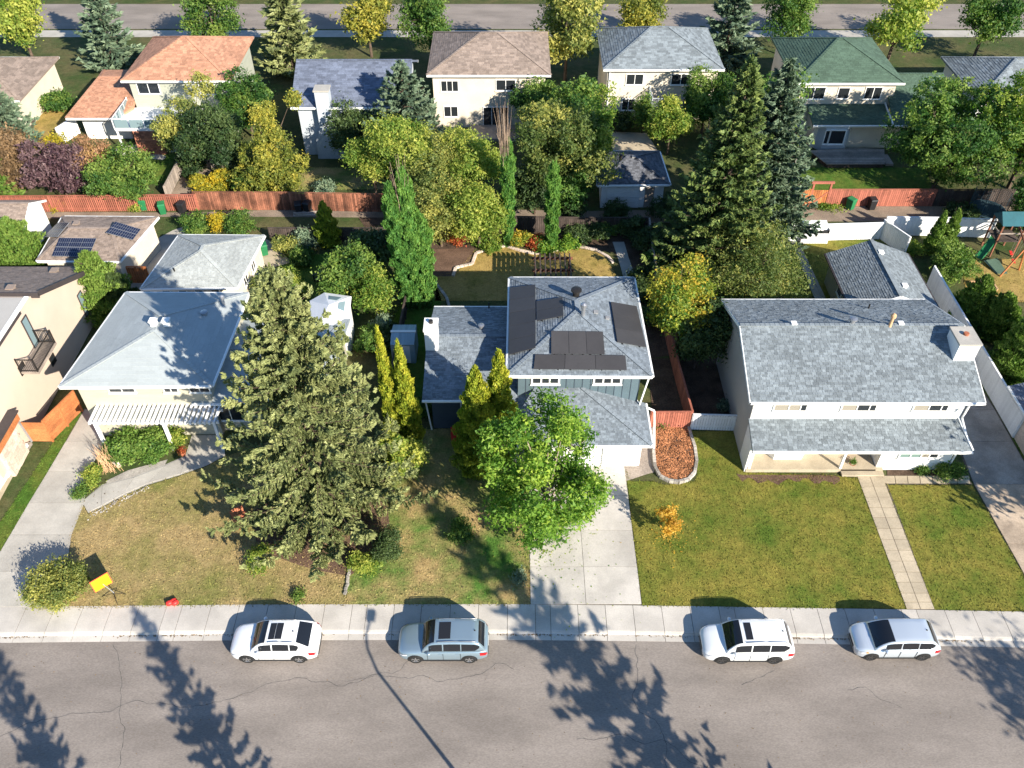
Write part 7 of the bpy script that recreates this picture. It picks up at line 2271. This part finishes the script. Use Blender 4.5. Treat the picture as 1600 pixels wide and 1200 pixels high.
# lawn chairs
def lawn_chair(label, p, m, rz):
    T = thing('lawn_chair', label, 'chair', (p.x, p.y, 0), 'slatted garden chairs')
    T.rotation_euler = (0, 0, rz)
    for i in range(6):                      # fan back with a rounded top
        x = -0.30 + i * 0.12
        h = 1.02 - 0.9 * (x * x)
        MB().add([(x - 0.052, 0.18, 0.30), (x + 0.052, 0.18, 0.30), (x * 1.15 + 0.055, 0.46, h), (x * 1.15 - 0.055, 0.46, h), (x - 0.052, 0.205, 0.30), (x + 0.052, 0.205, 0.30), (x * 1.15 + 0.055, 0.485, h), (x * 1.15 - 0.055, 0.485, h)], [(0, 1, 2, 3), (7, 6, 5, 4), (1, 0, 4, 5), (2, 1, 5, 6), (3, 2, 6, 7), (0, 3, 7, 4)]).build('back_slat', m, T, local=True)
    for i in range(5):
        y = -0.32 + i * 0.115
        MB().box((-0.28, y, 0.36 - i * 0.018), (0.28, y + 0.1, 0.385 - i * 0.018)).build('seat_slat', m, T, local=True)
    for s in (-1, 1):
        MB().box((s * 0.37 - 0.07, -0.38, 0.55), (s * 0.37 + 0.07, 0.36, 0.575)).build('armrest', m, T, local=True)
        MB().box((s * 0.31 - 0.02, -0.36, 0), (s * 0.31 + 0.02, -0.26, 0.549)).build('leg', m, T, local=True)
        MB().bar((s * 0.31, -0.3, 0.33), (s * 0.31, 0.5, 0.06), 0.035, 0.1).build('leg', m, T, local=True)
    return T
lawn_chair('rust red slatted garden chair at the left edge of the big spruce', P(379, 818), 'terracotta', R(38))
lawn_chair('red slatted garden chair in the shade before the left wing', P(716, 690), 'plastic_red', R(10))
lawn_chair('dark slatted garden chair in the shaded left yard', P(500, 440), 'black_metal', R(-50))
# stove in the shaded yard
ST_ = thing('garden_stove', 'black garden stove with tall flue in the shaded yard', 'stove', P(516, 440))
p = P(516, 440)
MB().lathe([(0.28, 0.12), (0.36, 0.3), (0.34, 0.6), (0.18, 0.85), (0.10, 0.95)], 14, p).build('body', 'black_metal', ST_, smooth=True)
MB().lathe([(0.10, 0.94), (0.10, 1.75), (0.15, 1.78), (0.12, 1.86)], 12, p).build('flue', 'black_metal', ST_)
for k in range(3):
    a = k * 2.09
    MB().bar((p.x + 0.2 * math.cos(a), p.y + 0.2 * math.sin(a), 0.2), (p.x + 0.3 * math.cos(a), p.y + 0.3 * math.sin(a), 0), 0.05, 0.05).build('leg', 'black_metal', ST_)
# barbecue pallets in the lane
for k, (x, y, lab) in enumerate(((478, 338, 'stack of old timber by the red brown fence in the lane'), (1205, 330, 'pile of pale timber below the tan fence section'))):
    T = thing('timber_pile', lab, 'timber', P(x, y))
    p = P(x, y)
    for i in range(7):
        MB().bar((p.x - 0.9 + rnd.uniform(-0.2, 0.2), p.y + (i % 3) * 0.2, 0.08 + (i // 3) * 0.12), (p.x + 0.9 + rnd.uniform(-0.2, 0.2), p.y + (i % 3) * 0.2 + rnd.uniform(-0.1, 0.1), 0.08 + (i // 3) * 0.12), 0.17, 0.1, tone=rnd.random()).build('plank', 'wood_tan' if k else 'wood_gray', T)

# flower pots
def pot(label, p, r_, h, m, leaf, seed):
    T = thing('flower_pot', label, 'pot', (p.x, p.y, 0))
    MB().lathe([(r_ * 0.6, 0), (r_ * 0.95, h * 0.85), (r_ * 1.08, h * 0.87), (r_ * 1.08, h), (r_ * 0.9, h), (r_ * 0.85, h * 0.9)], 14, (p.x, p.y, 0)).build('pot', m, T, smooth=False)
    me, wm = shrub(seed, r_ * 1.3, r_ * 2.0, 260, 0.05, 0.5, 4, spread=0.07)
    o = link('plant', me, leaf, T)
    o['kind'] = 'stuff'
    o.location = (0, 0, h * 0.9)
pot('pinkish stone flower pot beside the juniper and curving walk', P(186, 728), 0.26, 0.55, 'pale_stone', 'leaf_green', 501)
pot('terracotta pot with red flowers at the pergola walk', P(287, 712), 0.2, 0.35, 'terracotta', 'leaf_redleaf', 502)
pot('small terracotta pot near the porch of the white house', P(1330, 729), 0.18, 0.3, 'terracotta', 'leaf_green', 503)

# ---------------------------------------------------------------- kerbside sign and red bag
SG = thing('road_sign', 'yellow orange portable sign on a spindly stand by the pavement', 'sign', P(181, 931))
p = P(181, 931)
u = V3((0.74, 0.67, 0))
c = p + V3((-0.45, 0.1, 1.15))
nrm = V3((0.67, -0.74, 0))
def plate(hw_, hh_, d0, d1):
    mb = MB()
    vs = [c + u * a + V3((0, 0, b_)) + nrm * d for d in (d1, d0) for a, b_ in ((-hw_, -hh_), (hw_, -hh_), (hw_, hh_), (-hw_, hh_))]
    return mb.add(vs, [(0, 1, 2, 3), (7, 6, 5, 4), (1, 0, 4, 5), (2, 1, 5, 6), (3, 2, 6, 7), (0, 3, 7, 4)])
plate(0.50, 0.48, -0.02, 0.0).build('panel_edge', 'sign_edge', SG)
plate(0.46, 0.44, 0.0, 0.012).build('panel', 'sign_orange', SG)
MB().tube([p + V3((0, 0, 0.3)), c - V3((0, 0, 0.1)) - nrm * 0.05], 0.022, 6).build('mast', 'steel', SG)
for dx, dy in ((-0.75, -0.05), (0.55, 0.1), (0.28, -0.55), (-0.1, 0.5)):
    MB().tube([p + V3((0, 0, 0.3)), p + V3((dx, dy, 0.01))], 0.016, 5).build('leg', 'black_metal', SG)
RB = thing('sandbag', 'bright red folded sandbag lying at the pavement edge', 'sandbag', P(272, 943))
p = P(271, 944)
for k, (dx, dy, r_, l_, an) in enumerate(((-0.18, 0.0, 0.16, 0.36, 0.5), (0.12, 0.02, 0.15, 0.34, 0.7), (0.0, 0.16, 0.14, 0.30, 0.3))):
    d = V3((math.cos(an), math.sin(an), 0)) * l_ * 0.5
    q = p + V3((dx, dy, r_ * 0.75))
    MB().tube([q - d * 1.05, q - d * 0.8, q, q + d * 0.8, q + d * 1.05], [r_ * 0.3, r_ * 0.9, r_, r_ * 0.85, r_ * 0.3], 9).build('bag', 'plastic_red', RB, smooth=True)

# ---------------------------------------------------------------- play yard at the right edge
PT = thing('play_tower', 'brown play tower with teal canopy and green slide at the right edge', 'play tower', P(1555, 395))
c = P(1557, 392)
for dx in (-0.9, 0.9):
    for dy in (-0.8, 0.8):
        MB().box((c.x + dx - 0.06, c.y + dy - 0.06, 0), (c.x + dx + 0.06, c.y + dy + 0.06, 3.0)).build('post', 'wood_redbrown', PT)
for i in range(10):
    y0 = c.y - 0.85 + i * 0.17
    MB().box((c.x - 0.95, y0, 1.45), (c.x + 0.95, y0 + 0.155, 1.52), rnd.random()).build('plank', 'wood_dark_shade', PT)
for a, b in (((-0.95, -0.85), (0.95, -0.85)), ((-0.95, -0.85), (-0.95, 0.85)), ((0.95, -0.85), (0.95, 0.85)), ((-0.95, 0.85), (0.95, 0.85))):
    MB().bar((c.x + a[0], c.y + a[1], 2.25), (c.x + b[0], c.y + b[1], 2.25), 0.06, 0.1).build('guard_rail', 'wood_gray', PT)
MB().add([(c.x - 1.05, c.y - 0.95, 3.0), (c.x + 1.05, c.y - 0.95, 3.0), (c.x + 1.05, c.y + 0.95, 3.0), (c.x - 1.05, c.y + 0.95, 3.0), (c.x - 1.0, c.y, 3.75), (c.x + 1.0, c.y, 3.75)], [(0, 1, 5, 4), (2, 3, 4, 5), (1, 2, 5), (3, 0, 4), (3, 2, 1, 0)]).build('canopy', 'canvas_teal', PT)
e = P(1527, 406)
s_ = V3((c.x - 0.95, c.y - 0.4, 1.5))
pts = [s_.lerp(V3((e.x, e.y, 0.15)), t) + V3((0, 0, -0.25 * math.sin(t * 3.14))) for t in np.linspace(0, 1, 8)]
mb = MB()
for a, b in zip(pts[:-1], pts[1:]):
    mb.bar(a, b, 0.5, 0.03)
sl = mb.build('slide', 'plastic_green', PT, stuff=False)
for s in (-1, 1):
    d = (V3((e.x, e.y, 0)) - V3((s_.x, s_.y, 0))).normalized()
    n = V3((-d.y, d.x, 0)) * 0.27 * s
    mb = MB()
    for a, b in zip(pts[:-1], pts[1:]):
        mb.bar(a + n + V3((0, 0, 0.08)), b + n + V3((0, 0, 0.08)), 0.04, 0.18)
    mb.build('slide_edge', 'plastic_green', PT)
SW = thing('swing_set', 'orange red A frame swing set with red seats at the right edge', 'swing set', P(1590, 420))
a0, a1 = P(1562, 432), P(1592, 422)
top1 = V3(((a0.x + a1.x) / 2 + 0.3, (a0.y + a1.y) / 2, 2.45))
top0 = V3((c.x + 0.9, c.y + 0.2, 2.45))
MB().tube([a0, top1], 0.07, 8).build('leg', 'wood_orange', SW)
MB().tube([a1, top1], 0.07, 8).build('leg', 'wood_orange', SW)
MB().tube([top1 + (top1 - top0) * 0.08, top0], 0.07, 8).build('top_beam', 'wood_redbrown', SW)
for t in (0.35, 0.7):
    q = top0.lerp(top1, t)
    d = (top1 - top0).normalized() * 0.25
    for s in (-1, 1):
        MB().tube([q + d * s, q + d * s * 0.9 + V3((0, 0, -1.95))], 0.015, 5).build('chain', 'steel', SW)
    MB().bar(q - d * 1.1 + V3((0, 0, -1.97)), q + d * 1.1 + V3((0, 0, -1.97)), 0.22, 0.05).build('swing_seat', 'plastic_red', SW)
TR = thing('trampoline', 'round dark trampoline with blue net under the tree at right', 'trampoline', P(1540, 345))
p = P(1538, 338)
MB().lathe([(1.35, 0.68), (1.5, 0.70), (1.5, 0.76), (1.35, 0.78)], 28, p).build('rim', 'canvas_blue', TR)
MB().lathe([(1.34, 0.70), (1.34, 0.72)], 28, p).build('mat', 'plastic_black', TR)
for k in range(8):
    an = k * math.pi / 4
    q = p + V3((1.5 * math.cos(an), 1.5 * math.sin(an), 0))
    MB().tube([q, q + V3((0, 0, 2.3))], 0.03, 6).build('net_pole', 'canvas_blue', TR)
mb = MB()
for zz in np.arange(0.9, 2.35, 0.14):
    mb.tube([p + V3((1.5 * math.cos(q), 1.5 * math.sin(q), zz)) for q in np.linspace(0, 2 * math.pi, 25)], 0.012, 4, caps=False)
for q in np.linspace(0, 2 * math.pi, 60):
    mb.tube([p + V3((1.5 * math.cos(q), 1.5 * math.sin(q), 0.8)), p + V3((1.5 * math.cos(q), 1.5 * math.sin(q), 2.3))], 0.010, 4, caps=False)
mb.build('net', 'canvas_blue', TR, stuff=True)
SB = thing('sand_box', 'wooden framed sand box in the sandy play yard', 'sand box', P(1535, 452))
a, b = P(1522, 455), P(1552, 447)
for (x0, y0, x1, y1) in ((a.x, a.y, b.x, a.y), (a.x, a.y + 1.0, b.x, a.y + 1.0), (a.x, a.y, a.x, a.y + 1.0), (b.x, a.y, b.x, a.y + 1.0)):
    MB().bar((x0, y0, 0.12), (x1, y1, 0.12), 0.1, 0.22).build('board', 'wood_tan', SB)
MB().box((a.x + 0.06, a.y + 0.06, 0.0), (b.x - 0.06, a.y + 0.94, 0.12)).build('sand', 'concrete_warm', SB)
RP = thing('climbing_ramp', 'green climbing mat lying in the play yard before the swings', 'ramp', P(1560, 420))
q = [P(1535, 412), P(1556, 408), P(1574, 428), P(1556, 428)]
MB().slab([V3((v.x, v.y, 0.06 + 0.25 * (i < 2))) for i, v in enumerate(q)], 0.05).build('mat', 'shingle_green', RP)

# ---------------------------------------------------------------- patio things of the green roofed house
p = P(1375, 222)
UM = thing('patio_set', 'covered grey patio furniture on the deck of the green roofed house', 'furniture', (p.x, p.y, 0))
MB().add([(p.x + x, p.y + y, z) for z, s in ((0.42, 1.0), (0.95, 0.85), (1.15, 0.5)) for x, y in ((-0.9 * s, -0.6 * s), (0.9 * s, -0.6 * s), (0.9 * s, 0.6 * s), (-0.9 * s, 0.6 * s))], [(3, 2, 1, 0), (8, 9, 10, 11)] + [(r * 4 + k, r * 4 + (k + 1) % 4, r * 4 + 4 + (k + 1) % 4, r * 4 + 4 + k) for r in range(2) for k in range(4)]).build('cover', 'wood_gray', UM, smooth=False)
MB().tube([p + V3((1.3, 0.2, 0.4)), p + V3((1.3, 0.2, 1.6))], 0.04, 6).build('heater_pole', 'steel', UM)
MB().lathe([(0.1, 1.5), (0.35, 1.6), (0.1, 1.75)], 12, p + V3((1.3, 0.2, 0))).build('heater_hood', 'steel', UM)

# ---------------------------------------------------------------- street lamp across the road (its shadow crosses the pavement)
LP = thing('street_lamp', 'street lamp across the road whose shadow lies on the pavement', 'street lamp', (1.9, 10.9, 0))
MB().tube([(1.9, 10.9, 0), (1.9, 10.9, 4), (1.9, 10.9, 7.0), (1.98, 11.3, 7.6), (2.15, 12.0, 7.95), (2.28, 12.6, 8.0)], [0.11, 0.09, 0.07, 0.06, 0.05, 0.045], 8).build('pole', 'steel', LP)
MB().box((2.08, 12.45, 7.93), (2.48, 13.1, 8.07)).build('lamp_head', 'steel', LP, bevel=0.03)

# ---------------------------------------------------------------- fallen leaves and gutter litter
def litter(label, xs_, ys_, zs_, m, size, seed):
    rg = np.random.default_rng(seed)
    n = len(xs_)
    C = np.stack([xs_, ys_, zs_], 1)
    N = unit(np.array([0, 0, 1.0]) + rg.normal(0, 0.25, (n, 3)))
    s = size * rg.uniform(0.5, 1.4, n)
    U, Vv = frame_from(N, rg, s, s * 0.6)
    o = link('fallen_leaves', leaf_mesh('fallen_leaves', C, U, Vv, rg.random(n)), m)
    o['kind'] = 'stuff'
    return tag(o, label, 'leaves')
rg = np.random.default_rng(77)
n = 1500
x = rg.uniform(-34, 36, n)
keep = (np.sin(x * 0.9) + np.sin(x * 0.37 + 1) + rg.normal(0, 0.7, n)) > -0.2
x = x[keep]
bl = np.interp(x, KX, KB)
litter('dark leaf litter gathered along the gutter', x, bl - 1.72 - np.abs(rg.normal(0, 0.05, len(x))), np.full(len(x), -0.108), 'leaf_brown', 0.045, 1)
n = 700
x, y = rg.uniform(-30, 34, n), rg.uniform(12, 23, n)
litter('scattered dry leaves lying on the street', x, y, np.full(n, -0.128), 'leaf_brown', 0.035, 2)
n = 420
a = rg.uniform(0, 6.28, n)
r_ = np.abs(rg.normal(0, 2.2, n))
litter('green and yellow leaves fallen under the driveway tree', 1.8 + r_ * np.cos(a), 28.6 + r_ * np.sin(a), np.full(n, 0.05), 'leaf_lime', 0.05, 3)
n = 260
a = rg.uniform(0, 6.28, n)
r_ = np.abs(rg.normal(0, 0.9, n))
litter('amber leaves fallen round the small sapling', 9.15 + r_ * np.cos(a), 29.8 + r_ * np.sin(a), np.full(n, 0.07), 'leaf_amber', 0.05, 4)
n = 500
x, y = rg.uniform(-26, -1.5, n), rg.uniform(25.4, 33, n)
litter('brown leaves scattered over the dry front lawns', x, y, np.full(n, 0.065), 'leaf_brown', 0.045, 5)
